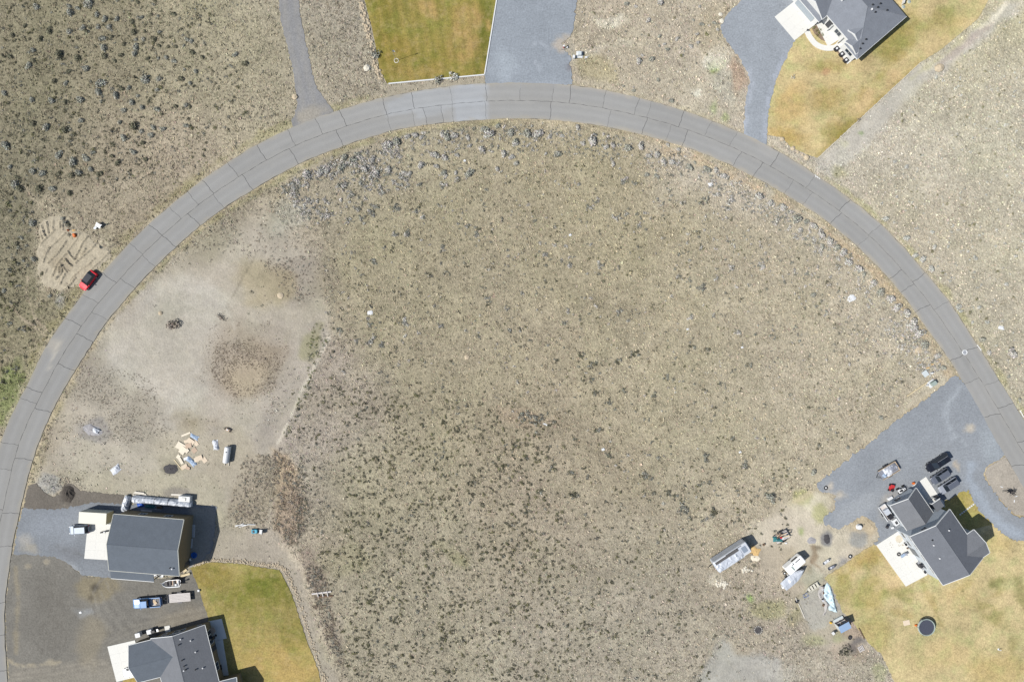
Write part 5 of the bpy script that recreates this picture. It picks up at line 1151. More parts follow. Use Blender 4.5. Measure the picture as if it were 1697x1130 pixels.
for u, vc, hf, z0, z1 in ((.35, 2.5, 1.5, 2.75, 3.6), (1.9, 3.9, 1.4, 3.3, 4.1)):
    mb = MB(); mb.rings([[(u, vc - hf, z0), (u, vc + hf, z0), (u, vc, z1)], [(u + .15, vc - hf, z0), (u + .15, vc + hf, z0), (u + .15, vc, z1)]]); mb.build('gable_wall', 'wall_white', h3)
# garage wing with its own gable over a pent roof
mb = MB(); mb.prism([(-.45, 10.6), (6, 10.6), (6, 20), (-.45, 20)], 0, 2.66); mb.build('garage_wall', 'wall_white', h3)
mb = MB(); slab(mb, [(-.9, 10.3, 2.7), (.25, 10.3, 3.05), (.25, 20, 3.05), (-.9, 20, 2.7)][::-1]); mb.build('pent_roof', 'shingle_light', h3)
mb = MB(); mb.prism([(-.98, 10.3), (-.91, 10.3), (-.91, 20), (-.98, 20)], 2.54, 2.69); mb.build('gutter', 'trim_white', h3)
gable(h3, 'u', -.25, 8, 13.6, 3.3, 3.0, 4.9, 'shingle_light', 'wall_white', 'trim_white', ends=(True, False), walls=False)
mb = MB(); mb.rings([[(-.1, 10.5, 2.95), (-.1, 16.7, 2.95), (-.1, 13.6, 4.7)], [(.1, 10.5, 2.95), (.1, 16.7, 2.95), (.1, 13.6, 4.7)]]); mb.build('gable_wall', 'wall_white', h3)
door(h3, (-.45, 14.0, .1), (-1, 0), 4.9, 2.2, 'door_grey', 4)
door(h3, (1.3, 8.8, .12), (-1, 0), 1.1, 2.1, 'door_dark'); window(h3, (1.3, 6.4, .9), (-1, 0), 1.4, 1.2); window(h3, (.45, 2.1, .9), (-1, 0), 1.6, 1.2)
window(h3, (4, .45, .9), (0, -1), 1.2, 1.1); window(h3, (9, .45, .9), (0, -1), 1.2, 1.1)
mb = MB(); mb.box((.7, 8.2, 1.25), (.18, .18, 2.5)); mb.build('post', 'trim_white', h3)
mb = MB(); mb.box((.7, 5.0, 1.25), (.18, .18, 2.5)); mb.build('post', 'trim_white', h3)
for u, v in ((2.2, 1.6), (3.2, 1.8), (1.3, 1.2), (7.2, 4.6), (8.2, 5.0), (7.6, 6.0), (9.6, 3.4), (3.0, 14.5), (9.4, 5.2)):
    z = min(ze + min(v, u, 12.7 - u) * .4, zr)
    roof_vent(h3, u, v, z, 'vent_dark', .35, .17)
roof_vent(h3, 6.8, 5.4, 4.9, 'vent_white', .4, .2)
mb = MB(); mb.box((4.2, 10.6, 4.6), (.5, .5, 1.4)); mb.box((4.2, 10.6, 5.35), (.62, .62, .12)); mb.build('chimney', 'vent_white', h3)
# curved front path
arc = spline([(1337, 52), (1342, 62), (1352, 74), (1366, 80), (1380, 80), (1390, 76)], 5)
w_ = []
for i, p in enumerate(arc):
    d = Vector((arc[min(i + 1, len(arc) - 1)][0] - arc[max(i - 1, 0)][0], arc[min(i + 1, len(arc) - 1)][1] - arc[max(i - 1, 0)][1])).normalized()
    w_.append(((p[0] - d.y * 4.4, p[1] + d.x * 4.4), (p[0] + d.y * 4.4, p[1] - d.x * 4.4)))
mb = MB()
mb.rings([[(*P(*b_)[:2], 0), (*P(*b_)[:2], .1), (*P(*a_)[:2], .1), (*P(*a_)[:2], 0)] for a_, b_ in w_])
tag(mb.build('front_path', 'concrete'), kind='structure')
mm('bark', (150, 130, 112), rough=.95, var=.2, scale=3)
slab_thing('planting_bed', None, None, [(1345, 47), (1356, 40), (1366, 52), (1378, 64), (1381, 70), (1372, 71), (1360, 66), (1350, 57)], .06, 'bark')
slab_thing('planting_bed', None, None, [(1382, 79), (1386, 77), (1404, 101), (1400, 105)], .05, 'bark')
# ---------------------------------------------------------------- vehicles
M['glass_dark'] = mat('glass_dark', (.012, .016, .022), rough=.06, spec=.7, var=.02)
M['tyre'] = mat('tyre', (.02, .02, .021), rough=.85)
M['rim'] = mat('rim', (.45, .46, .48), rough=.35, metal=.8)
M['paint_red'] = mat('paint_red', (.60, .012, .028), rough=.5, spec=.3, coat=.05, var=.02)
M['paint_black'] = mat('paint_black', (.010, .011, .016), rough=.25, spec=.5, coat=.6, var=.02)
M['paint_charcoal'] = mat('paint_charcoal', (.085, .095, .12), rough=.32, spec=.5, coat=.4, var=.02)
M['paint_grey'] = mat('paint_grey', (.27, .29, .33), rough=.35, metal=.2, coat=.4, var=.02)
M['paint_silver'] = mat('paint_silver', (.20, .235, .285), rough=.45, metal=.1, coat=.1, var=.02)
M['paint_blue'] = mat('paint_blue', (.045, .16, .36), rough=.28, spec=.5, coat=.6, var=.02)
M['paint_white'] = mat('paint_white', (.72, .73, .73), rough=.35, coat=.3, var=.02)
M['lamp_clear'] = mat('lamp_clear', (.34, .35, .36), rough=.2, var=.02)
M['lamp_red'] = mat('lamp_red', (.35, .01, .01), rough=.25, var=.02)
M['black_plastic'] = mat('black_plastic', (.018, .018, .02), rough=.6)
M['steel_dark'] = mat('steel_dark', (.05, .05, .055), rough=.5, metal=.4)
M['steel'] = mat('steel', (.42, .43, .45), rough=.45, metal=.5)

def wheel(t, x, y, r=.33, w=.22):
    mb = MB(); mb.rings([[(x + rr * math.cos(a), y + d, r + rr * math.sin(a)) for a in [2 * math.pi * i / 14 for i in range(14)]] for d, rr in ((-w / 2, r * .9), (-w * .4, r), (w * .4, r), (w / 2, r * .9))])
    o = mb.build('wheel', 'tyre', t)
    s = 1 if y > 0 else -1
    mb = MB(); mb.rings([[(x + rr * math.cos(a), y + s * d, r + rr * math.sin(a)) for a in [2 * math.pi * i / 10 for i in range(10)]] for d, rr in ((w / 2 - .05, r * .62), (w / 2 + .012, r * .62), (w / 2 + .012, r * .2))])
    mb.build('rim', 'rim', o)

def body_loft(st):
    """stations (x, half width, z low, z shoulder, z top)"""
    rings = []
    for x, w, zl, zs, zt in st:
        rings.append([(x, -w * .92, zl), (x, -w, zl + .18), (x, -w, zs), (x, -w * .86, zt), (x, 0, zt + .025), (x, w * .86, zt), (x, w, zs), (x, w, zl + .18), (x, w * .92, zl)])
    return MB().rings(rings)

def car(name, label, cat, px, py, heading, L=4.5, W=1.82, HH=1.55, paint='paint_red', roofm=None, kind='suv', rails=False, sunroof=False, group=None):
    c = P(px, py, .8); c.z = 0
    t = thing(name, label, cat, c, R(heading), group)
    h = L / 2; w = W / 2
    zb = .92 if kind != 'pickup' else 1.05      # belt
    zh = zb - (.06 if kind != 'pickup' else .02)
    if kind == 'pickup':
        x_cab0 = -.10 * L
        st = [(x_cab0 - .05, w, .42, zb - .16, zb - .02), (.1 * L, w, .40, zb - .16, zb), (.24 * L, w, .40, zb - .16, zb), (.30 * L, w, .40, zb - .14, zh), (.44 * L, w * .98, .42, zb - .2, zh - .06), (h - .04, w * .90, .45, zb - .3, zh - .22), (h, w * .82, .5, zb - .34, zh - .30)]
        g0, g1, r0, r1 = x_cab0 + .02, .25 * L, x_cab0 + .18, .145 * L
    else:
        rear = -h
        st = [(rear, w * .80, .48, zb - .26, zb - .20), (rear + .06, w * .93, .42, zb - .14, zb - .06), (rear + .5, w, .36, zb - .14, zb), (0, w, .34, zb - .14, zb), (.2 * L, w, .34, zb - .14, zb), (.26 * L, w, .36, zb - .14, zh), (.40 * L, w * .97, .38, zb - .2, zh - .08), (h - .08, w * .86, .42, zb - .3, zh - .22), (h, w * .72, .48, zb - .34, zh - .30)]
        if kind == 'sedan': g0, g1, r0, r1 = -.40 * L, .23 * L, -.22 * L, .06 * L
        elif kind == 'hatch': g0, g1, r0, r1 = -h + .22, .22 * L, -h + .72, .06 * L
        else: g0, g1, r0, r1 = -h + .12, .25 * L, -h + .42, .10 * L
    body_loft(st).build('body', paint, t, smooth=False)
    wb, wr = w * .88, w * .70
    mb = MB(); mb.rings([[(g0, -wb, zb - .02), (g1, -wb, zb - .02), (g1, wb, zb - .02), (g0, wb, zb - .02)], [(r0, -wr, HH - .04), (r1, -wr, HH - .04), (r1, wr, HH - .04), (r0, wr, HH - .04)]])
    mb.build('windows', 'glass_dark', t)
    mb = MB(); mb.rings([[(r0 - .07, -wr * 1.0, HH - .05), (r1 + .06, -wr * 1.0, HH - .05), (r1 + .06, wr, HH - .05), (r0 - .07, wr, HH - .05)], [(r0 - .02, -wr * .95, HH), (r1 - .02, -wr * .92, HH), (r1 - .02, wr * .92, HH), (r0 - .02, wr * .95, HH)]])
    ro = mb.build('roof', roofm or paint, t)
    if rails:
        for s in (-1, 1):
            mb = MB(); mb.tube([(r0 + .1, s * wr * .9, HH + .0), (r0 + .2, s * wr * .9, HH + .06), (r1 - .3, s * wr * .9, HH + .06), (r1 - .2, s * wr * .9, HH)], .025, 5); mb.build('roof_rail', 'steel', ro)
    if sunroof:
        mb = MB(); mb.box(((r0 + r1) / 2 + .25, 0, HH + .006), (.8, wr * 1.4, .01)); mb.build('sunroof', 'glass_dark', ro)
    for s in (-1, 1):
        for a, b in (((g1, s * wb, zb), (r1, s * wr, HH - .03)), ((g0, s * wb, zb), (r0, s * wr, HH - .03)), (((g0 + g1) / 2, s * wb * 1.005, zb), ((r0 + r1) / 2, s * wr * 1.005, HH - .03))):
            mb = MB(); mb.tube([a, b], .045, 4); mb.build('pillar', roofm or paint, t)
        mb = MB(); mb.box((g1 - .30, s * (w + .10), zb + .06), (.12, .2, .14)); mb.build('mirror', paint, t)
        mb = MB(); mb.rbox((h - .13, s * w * .70, zh - .245), (.20, .26, .12), .05); mb.build('headlight', 'lamp_clear', t)
        mb = MB(); mb.rbox((-h + .06, s * w * .72, zb - .17), (.12, .26, .16), .03); mb.build('taillight', 'lamp_red', t)
        for x in (-.31 * L, .31 * L): wheel(t, x, s * (w - .10), .34 if kind != 'pickup' else .40, .23)
    if kind == 'pickup':
        x0, x1 = -h + .04, x_cab0 - .10
        mb = MB(); mb.box(((x0 + x1) / 2, 0, .62), (x1 - x0, W * .94, .16)); mb.build('bed_floor', 'steel_dark', t)
        for s in (-1, 1):
            mb = MB(); mb.box(((x0 + x1) / 2, s * (w - .08), .80), (x1 - x0, .15, .54)); mb.build('bed_side', paint, t)
        mb = MB(); mb.box((x0 - .0, 0, .80), (.08, W * .78, .50)); mb.build('tailgate', paint, t)
        mb = MB(); mb.box((-h - .08, 0, .50), (.16, W * .9, .16)); mb.build('bumper', 'steel', t)
    else:
        mb = MB(); mb.rbox((-h + .02, 0, .46), (.12, W * .84, .2), .04); mb.build('bumper', paint, t)
    return t

car('parked_car', 'small red hatchback with black roof parked on the road edge beside the scraped plot', 'car', 145.0, 464.8, 233, 4.15, 1.76, 1.5, 'paint_red', 'paint_black', 'hatch')
car('parked_car', 'silver crossover parked half on the pale slab in front of the workshop', 'car', 130.3, 877.6, 184, 4.0, 1.78, 1.6, 'paint_silver', None, 'suv')
car('pickup_truck', 'black pickup with covered bed, outermost of three parked vehicles beside the right house', 'pickup truck', 1554.5, 767.0, 213, 5.0, 1.82, 1.7, 'paint_black', None, 'suv', rails=True, sunroof=True)
car('parked_car', 'dark charcoal car parked between the black pickup and the grey crossover', 'car', 1559.0, 789.5, 214, 4.05, 1.68, 1.42, 'paint_charcoal', None, 'suv')
car('parked_car', 'grey crossover with dark roof and silver roof rails parked beside the lawn strip', 'car', 1572.5, 805.0, 213, 4.3, 1.72, 1.5, 'paint_grey', 'paint_charcoal', 'suv', rails=True)
car('parked_car', 'white car half hidden under the garage eave of the lower left house', 'car', 217.5, 1112.5, 194, 3.6, 1.7, 1.5, 'paint_white', None, 'suv')
tk = car('pickup_truck', 'bright blue pickup hitched to a flat plank trailer on the brown dirt yard', 'pickup truck', 243.5, 998.5, 184.5, 5.5, 1.9, 1.8, 'paint_blue', None, 'pickup')

def trailer_base(t, L, W, z=.62, deck='plank', n=5, mdeck='plank', frame_m='steel_dark', tongue=1.3, axle=-.3):
    mb = MB()
    mb.box((0, 0, z - .10), (L, .10, .12)); mb.box((0, W / 2 - .05, z - .10), (L, .10, .12)); mb.box((0, -W / 2 + .05, z - .10), (L, .10, .12))
    mb.box((L / 2 - .05, 0, z - .101), (.1, W - .2, .12)); mb.box((-L / 2 + .05, 0, z - .101), (.1, W - .2, .12))
    mb.tube([(L / 2, W * .3, z - .1), (L / 2 + tongue, 0, z - .12)], .05, 5); mb.tube([(L / 2, -W * .3, z - .1), (L / 2 + tongue, 0, z - .12)], .05, 5)
    mb.build('frame', frame_m, t)
    for k in range(n):
        y = -W / 2 + (k + .5) * W / n
        mb = MB(); mb.box((0, y, z), (L, W / n - .025, .05)); mb.build('plank', mdeck, t)
    for s in (-1, 1):
        wheel(t, axle, s * (W / 2 + .12), .32, .2)
        mb = MB(); mb.box((axle, s * (W / 2 + .13), .72), (.9, .24, .04)); mb.build('mudguard', frame_m, t)

mm('plank', (220, 214, 210), rough=.85, var=.12, scale=2)
mm('plywood', (226, 202, 170), rough=.85, var=.10, scale=2)
mm('lumber', (232, 214, 176), rough=.85, var=.10, scale=3)
mm('lumber_white', (232, 226, 214), rough=.85, var=.08, scale=3)
mm('cardboard', (236, 218, 194), rough=.9, var=.10, scale=3)
mm('cardboard_pale', (244, 233, 212), rough=.9, var=.08, scale=3)
mm('cardboard_brown', (208, 184, 162), rough=.9, var=.10, scale=3)
mm('plastic_white', (236, 238, 240), rough=.5, var=.05)
mm('plastic_blue', (40, 110, 200), rough=.5)
mm('plastic_aqua', (70, 176, 206), rough=.5)
mm('plastic_orange', (230, 120, 50), rough=.5)
mm('plastic_yellow', (235, 190, 70), rough=.5)
mm('plastic_red', (205, 60, 64), rough=.5)
mm('bag_blue', (170, 190, 215), rough=.55, var=.2, scale=4)
mm('bag_white', (222, 226, 234), rough=.55, var=.15, scale=4)
mm('tarp_silver', (208, 214, 224), rough=.42, var=.12, scale=1.2, spec=.5)
mm('tarp_grey', (150, 154, 166), rough=.5, var=.14, scale=1.2)
mm('tarp_dark', (98, 96, 96), rough=.7, var=.1)
mm('tarp_blue', (30, 90, 190), rough=.5, var=.15)
mm('tarp_teal', (60, 128, 134), rough=.5, var=.2)
mm('tarp_sky', (214, 236, 244), rough=.4, var=.1, scale=2)
mm('net_grey', (186, 182, 178), rough=.8, var=.2, scale=3)
mm('cream', (228, 224, 208), rough=.6, var=.05)
mm('rock_tan', (206, 190, 164), rough=.9, var=.15, scale=2)
mm('rock_pale', (228, 222, 206), rough=.9, var=.12, scale=2)
mm('rock_grey', (176, 172, 166), rough=.9, var=.15, scale=2)
mm('container_white', (238, 236, 222), rough=.6, var=.03, scale=1)
mm('container_tan', (222, 206, 160), rough=.7, var=.05)
mm('util_green', (168, 182, 176), rough=.6)
mm('util_pale', (214, 222, 224), rough=.6)
mm('fabric_orange', (224, 188, 130), rough=.9, var=.2, scale=2)
mm('wood_dark', (120, 98, 80), rough=.9, var=.15)
mm('ash_dark', (84, 82, 84), rough=.95, var=.35, scale=2)
mm('ash_pale', (172, 170, 172), rough=.95, var=.35, scale=2)
mm('soil_dark', (82, 76, 70), rough=.95, var=.3, scale=2)
mm('stove_black', (52, 52, 58), rough=.5)
mm('mat_beige', (226, 216, 196), rough=.9)

def V2(px, py, h=0): return P(px, py, h)
def at(px, py, h=.4):
    c = P(px, py, h); c.z = 0; return c
def jit_poly(L, W, r=.12, n=3, sd=0):
    g_ = random.Random(sd); out = []
    for (x0, y0), (x1, y1) in zip([(-1, -1), (1, -1), (1, 1), (-1, 1)], [(1, -1), (1, 1), (-1, 1), (-1, -1)]):
        for i in range(n):
            t = i / n
            out.append(((x0 + (x1 - x0) * t) * L / 2 + g_.gauss(0, r) * L * .3, (y0 + (y1 - y0) * t) * W / 2 + g_.gauss(0, r) * W * .3))
    return out
def crumple(name, label, cat, px, py, poly, hgt, m, rot=0, sd=1, step=.22, fold=.5, group=None, parent=None, z=0.0, base=.02):
    """cloth or film lying in folds: outline in metres, kept thin but with real height"""
    b = [Vector(p) for p in subdiv(poly, step, step * .12, sd)]
    xs = [p.x for p in b]; ys = [p.y for p in b]
    bx = [(p.x, p.y) for p in b]
    g_ = np.random.default_rng(sd)
    gx_, gy_ = np.meshgrid(np.arange(min(xs), max(xs), step), np.arange(min(ys), max(ys), step))
    q = np.stack([gx_.ravel(), gy_.ravel()], 1) + g_.uniform(-.3, .3, (gx_.size, 2)) * step
    q = q[sdist(q[:, 0], q[:, 1], bx) < -step * .4]
    nb = len(b)
    vo, _, fo, *_r = delaunay_2d_cdt(b + [Vector(p) for p in q], [(i, (i + 1) % nb) for i in range(nb)], [tuple(range(nb))], 1, 1e-5)
    vx = np.array([v[0] for v in vo]); vy = np.array([v[1] for v in vo])
    d = np.clip(-sdist(vx, vy, bx) / max(.15, step * 2), 0, 1)
    zz_ = base + hgt * (.25 + .75 * d) * (1 - fold + fold * np.abs(fbm(vx, vy, .55 + hgt, sd, 3)) * 1.6) * np.where(d > 0, 1, .1)
    mb = MB(); mb.v = [(float(a), float(c), float(h) + z) for a, c, h in zip(vx, vy, zz_)]
    for f in fo:
        a, bb, c = f[0], f[1], f[2]
        if (vx[bb] - vx[a]) * (vy[c] - vy[a]) - (vx[c] - vx[a]) * (vy[bb] - vy[a]) < 0: f = tuple(reversed(f))
        mb.f.append(tuple(f)); mb.m.append(0)
    n0 = len(mb.v)                                     # skirt down to the ground
    top = {}
    for i in range(nb):
        j = int(np.argmin((vx - b[i].x) ** 2 + (vy - b[i].y) ** 2)); top[i] = j
        mb.v.append((b[i].x, b[i].y, z))
    for i in range(nb):
        k = (i + 1) % nb
        mb.f.append((top[i], n0 + i, n0 + k, top[k])); mb.m.append(0)
    o = mb.build(name, m, parent, loc=None if parent else at(px, py, hgt), rot=None if parent else (0, 0, R(rot)))
    if not parent: tag(o, label, cat, group)
    return o
def rock(px, py, r, label, m='rock_tan', sd=0, name='boulder', cat='boulder', group=None, flat=.7):
    g_ = random.Random(sd * 13 + int(px)); n, k = 8, 5
    rings = []
    for i in range(k):
        a = math.pi / 2 * i / (k - 1) * .98
        rings.append([(r * math.cos(a) * math.cos(6.283 * j / n) * g_.uniform(.78, 1.15), r * math.cos(a) * math.sin(6.283 * j / n) * g_.uniform(.78, 1.15), r * flat * math.sin(a) * g_.uniform(.85, 1.1) - .04) for j in range(n)])
    o = MB().rings(rings).build(name, m, loc=at(px, py, 0), rot=g_.uniform(0, 6))
    return tag(o, label, cat, group)
def heap(name, label, cat, px, py, rx, ry, h, m, rot=0, sd=1):
    n, k = 18, 6
    g_ = random.Random(sd); rings = []
    for i in range(k):
        f = i / (k - 1)
        rr = 1 - f
        rings.append([((rx * rr) * math.cos(6.283 * j / n) * g_.uniform(.82, 1.18), (ry * rr) * math.sin(6.283 * j / n) * g_.uniform(.82, 1.18), h * (f ** .8) * g_.uniform(.8, 1.15) - .02) for j in range(n)])
    o = MB().rings(rings).build(name, m, loc=at(px, py, h / 2), rot=R(rot))
    return tag(o, label, cat)
def boxy(name, label, cat, px, py, s, m, rot=0, r=.06, h0=0.0, group=None):
    mb = MB(); mb.rbox((0, 0, h0 + s[2] / 2), s, r)
    return tag(mb.build(name, m, loc=at(px, py, s[2] / 2 + h0), rot=R(rot)), label, cat, group)
def part(t, name, m, fn):
    mb = MB(); fn(mb); return mb.build(name, m, t)
def board(name, label, cat, px0, py0, px1, py1, w, th, m, z=0.0, group=None):
    a, b = P(px0, py0), P(px1, py1)
    d = b - a; mb = MB(); mb.box((0, 0, th / 2), (d.length, w, th))
    o = mb.build(name, m, loc=(a + b) / 2 + Vector((0, 0, z)), rot=math.atan2(d.y, d.x))
    return tag(o, label, cat, group)

# ---------------------------------------------------------------- workshop yard
t = thing('shipping_container', 'short white shipping container with tan end standing on the slab beside the workshop', 'container', at(153.5, 858.5, 2.5), R(-3.4))
part(t, 'roof', 'container_white', lambda b: b.box((0, 0, 2.53), (5.36, 2.24, .06)))
part(t, 'side_panel', 'container_white', lambda b: (b.box((0, 1.08, 1.3), (5.3, .05, 2.4)), [b.box((-2.55 + .3 * i, 1.12, 1.3), (.12, .04, 2.3)) for i in range(18)]))
part(t, 'side_panel', 'container_white', lambda b: (b.box((0, -1.08, 1.3), (5.3, .05, 2.4)), [b.box((-2.55 + .3 * i, -1.12, 1.3), (.12, .04, 2.3)) for i in range(18)]))
part(t, 'end_panel', 'container_tan', lambda b: b.box((2.62, 0, 1.3), (.06, 2.1, 2.4)))
for s in (-1, 1):
    d_ = part(t, 'door', 'container_white', lambda b: b.box((-2.63, s * .54, 1.3), (.06, 1.04, 2.36)))
    part(d_, 'lock_rod', 'steel', lambda b: b.tube([(-2.69, s * .25, .2), (-2.69, s * .25, 2.4)], .02, 5))
part(t, 'floor', 'steel_dark', lambda b: b.box((0, 0, .08), (5.2, 2.1, .14)))

t = thing('dirt_bike', 'dark dirt bike standing on the white slab by the workshop door', 'motorcycle', at(173, 881, .5), R(8))
for x in (-.62, .62):
    part(t, 'wheel', 'tyre', lambda b: b.rings([[(x + rr * math.cos(a), d, .32 + rr * math.sin(a)) for a in [6.283 * i / 14 for i in range(14)]] for d, rr in ((-.05, .28), (0, .33), (.05, .28))]))
part(t, 'frame', 'steel_dark', lambda b: (b.tube([(-.62, 0, .32), (-.15, 0, .55), (.35, 0, .75), (.62, 0, .32)], .04, 5), b.box((.05, 0, .5), (.4, .22, .3))))
part(t, 'seat', 'black_plastic', lambda b: b.rbox((-.3, 0, .86), (.7, .2, .1), .06))
part(t, 'fuel_tank', 'plastic_white', lambda b: b.rbox((.2, 0, .86), (.36, .26, .2), .08))
part(t, 'handlebar', 'steel_dark', lambda b: b.tube([(.4, -.36, .98), (.48, 0, .95), (.4, .36, .98)], .02, 5))

# stack of goods under silver tarps along the north wall
def tarp_roll(name, label, px0, py0, px1, py1, w, h, m, sd, straps=()):
    a, b = at(px0, py0, h * .6), at(px1, py1, h * .6); d = b - a; L = d.length
    t = thing(name, label, 'covered stack', (a + b) / 2, math.atan2(d.y, d.x))
    g_ = random.Random(sd); n = max(8, int(L / .35)); rings = []
    for i in range(n + 1):
        x = -L / 2 + L * i / n; e = .72 if i in (0, n) else 1
        k = lambda s_: g_.gauss(0, s_)
        rings.append([(x, -w / 2 * e, .02), (x + k(.04), -w * .46 * e + k(.03), h * .55 * e + k(.04)), (x + k(.05), -w * .24 + k(.04), h * .93 * e + k(.06)), (x + k(.05), 0 + k(.04), h * e + k(.05)), (x + k(.05), w * .26 + k(.04), h * .86 * e + k(.06)), (x + k(.04), w * .47 * e + k(.03), h * .5 * e + k(.04)), (x, w / 2 * e, .02)])
    mb = MB(); mb.rings(rings, closed=False, cap=True); mb.build('tarp', m, t)
    for f in straps:
        x = -L / 2 + L * f
        part(t, 'strap', 'black_plastic', lambda b: b.tube([(x, -w * .52, .05), (x, -w * .47, h * .62), (x, -w * .2, h * 1.02), (x, 0, h * 1.08), (x, w * .3, h * .95), (x, w * .5, h * .55), (x, w * .53, .05)], .035, 4))
    return t
tarp_roll('tarp_stack', 'long silver tarp roll with two dark straps lying along the workshop north wall', 218, 827, 317, 836, 1.5, 1.1, 'tarp_silver', 3, (.39, .62))
tarp_roll('tarp_stack', 'short silver tarp bundle set across the west end of the long silver tarp roll', 211, 822, 204, 847, 1.25, 1.0, 'tarp_silver', 5)
for i, (a, b, c, d) in enumerate(((220, 819.5, 236, 820), (222, 816, 243, 819), (224, 814.5, 240, 816.5), (230, 818.2, 243.5, 821))):
    board('board', 'pale timber board in the loose pile at the west end of the silver tarp roll', 'board', a, b, c, d, .22, .08, 'lumber_white', .08 * (i % 3), 'timber beside the tarp roll')
board('board', 'long white board lying behind the white hatch box near the silver tarp roll', 'board', 284, 819, 316, 820.5, .35, .10, 'lumber_white')
t = thing('hatch_box', 'white box with square roof hatch at the east end of the silver tarp roll', 'box', at(306, 826.5, .9), R(-4))
part(t, 'box', 'plastic_white', lambda b: b.rbox((0, 0, .55), (2.3, 1.1, 1.1), .1))
hh_ = part(t, 'hatch', 'cream', lambda b: b.rbox((-.1, 0, 1.15), (.9, .66, .1), .08))
part(hh_, 'lid', 'plastic_white', lambda b: b.rbox((-.1, 0, 1.215), (.72, .5, .05), .06))
crumple('blue_tarp', 'crumpled bright blue tarp lying in the shade between tarp roll and workshop', 'tarp', 231, 837, jit_poly(1.3, 1.0, .2, 3, 3), .45, 'tarp_blue', 10, 4)
crumple('green_tarp', 'dark green tarp heap in the shade behind the silver tarp roll', 'tarp', 247, 838.5, jit_poly(1.9, .8, .2, 3, 5), .4, 'tarp_teal', -5, 6)
t = thing('wire_crate', 'empty metal crate frame standing in the workshop shade', 'crate', at(262.5, 841, .5), R(-5))
part(t, 'frame', 'steel', lambda b: [b.tube(q, .03, 4) for q in ([(-.6, -.35, .6), (.6, -.35, .6), (.6, .35, .6), (-.6, .35, .6), (-.6, -.35, .6)], [(-.6, -.35, 0), (-.6, -.35, .6)], [(.6, -.35, 0), (.6, -.35, .6)], [(.6, .35, 0), (.6, .35, .6)], [(-.6, .35, 0), (-.6, .35, .6)])])
part(t, 'floor', 'wood_dark', lambda b: b.box((0, 0, .1), (1.1, .62, .04)))
tag(board('board', 'grey boards leaning low against the shaded workshop north wall', 'board', 234, 845.5, 252, 847, .4, .12, 'plank'), None)
def pallet(name, label, cat, px, py, L, W, rot, n, m, z=.12, group=None, slat='slat'):
    t = thing(name, label, cat, at(px, py, .1), R(rot), group)
    for k in range(n):
        x = -L / 2 + (k + .5) * L / n
        part(t, slat, m, lambda b: b.box((x, 0, z), (L / n * .55, W, .03)))
    part(t, 'bearer', m, lambda b: [b.box((0, s * W * .44, z / 2 - .01), (L, .1, z - .02)) for s in (-1, 0, 1)])
    return t
pallet('slatted_rack', 'white slatted rack lying in the workshop shadow, north one of the pair', 'rack', 320.5, 879.5, 2.5, .42, 88, 10, 'plastic_white')
pallet('slatted_rack', 'white slatted rack lying in the workshop shadow, south one of the pair', 'rack', 316.5, 900, 1.9, .42, 86, 8, 'plastic_white')
t = thing('paddling_pool', 'round bright blue plastic pool lying in the workshop shadow', 'pool', at(321.5, 919.5, .1))
part(t, 'rim', 'plastic_blue', lambda b: b.torus((0, 0, .14), .52, .1, 18, 6)); part(t, 'floor', 'plastic_blue', lambda b: b.lathe((0, 0, .03), [(.5, 0), (.5, .03)], 16))
t = thing('garden_chair', 'white plastic chair in the shade at the south-east corner of the workshop', 'chair', at(315, 927, .4), R(200))
part(t, 'seat', 'plastic_white', lambda b: b.rbox((0, 0, .42), (.45, .45, .05), .06)); part(t, 'backrest', 'plastic_white', lambda b: b.rbox((-.22, 0, .68), (.05, .45, .45), .02))
for x in (-.19, .19):
    for y in (-.19, .19): part(t, 'leg', 'plastic_white', lambda b: b.box((x, y, .2), (.05, .05, .4)))
board('timber_beam', 'thick pale timber beam lying by the lawn corner south-east of the workshop', 'timber', 300.5, 954, 315.5, 949.5, .42, .3, 'lumber')
board('timber_offcut', 'short pale timber offcut between the beam and the workshop corner', 'timber', 304, 947, 309.5, 943, .5, .12, 'lumber')
t = thing('satellite_dish', 'white dish lying on the ground below the workshop roof edge', 'dish', at(266.5, 953.2, .3), R(20))
part(t, 'dish', 'plastic_white', lambda b: b.lathe((0, 0, .05), [(.1, .0), (.35, .08), (.52, .22), (.5, .24), (.33, .11), (.1, .04)], 16)); part(t, 'arm', 'steel_dark', lambda b: b.tube([(-.5, 0, .2), (.1, 0, .5)], .03, 5))
board('leaning_board', 'small white panel leaning by the lean-to end beside the dish', 'panel', 254.5, 952, 261.5, 952.3, .3, .35, 'plastic_white')
board('metal_bar', 'dark metal bar crossing the white panel beside the lean-to', 'bar', 255.5, 955.5, 261.5, 951.5, .09, .4, 'steel_dark')

def hull(t, L, W, zk, zg, m, name='hull', bow=.42, open_=True):
    """boat hull, bow towards +x"""
    n = 12; outer, inner = [], []
    for i in range(n + 1):
        f = i / n; x = -L / 2 + L * f
        w = W / 2 * (1 if f < 1 - bow else max(.03, math.cos((f - 1 + bow) / bow * math.pi / 2) ** .7))
        if f < .12: w *= .93 + .07 * f / .12
        z = zk + (.0 if f < .7 else (f - .7) ** 2 * 1.6)
        g_ = zg + (f ** 2) * .12
        outer.append((x, w, z, g_))
    mb = MB()
    rings = [[(x, -w, g_), (x, -w * .82, (z + g_) / 2), (x, -w * .3, z), (x, w * .3, z), (x, w * .82, (z + g_) / 2), (x, w, g_)] + ([(x, w * .84, g_), (x, w * .7, z + .16), (x, -w * .7, z + .16), (x, -w * .84, g_)] if open_ else []) for x, w, z, g_ in outer]
    mb.rings(rings); mb.build(name, m, t)
    return outer
t = thing('open_boat', 'small white open fishing boat on a trailer just south of the workshop', 'boat', at(283.5, 966.5, 1.0), R(184))
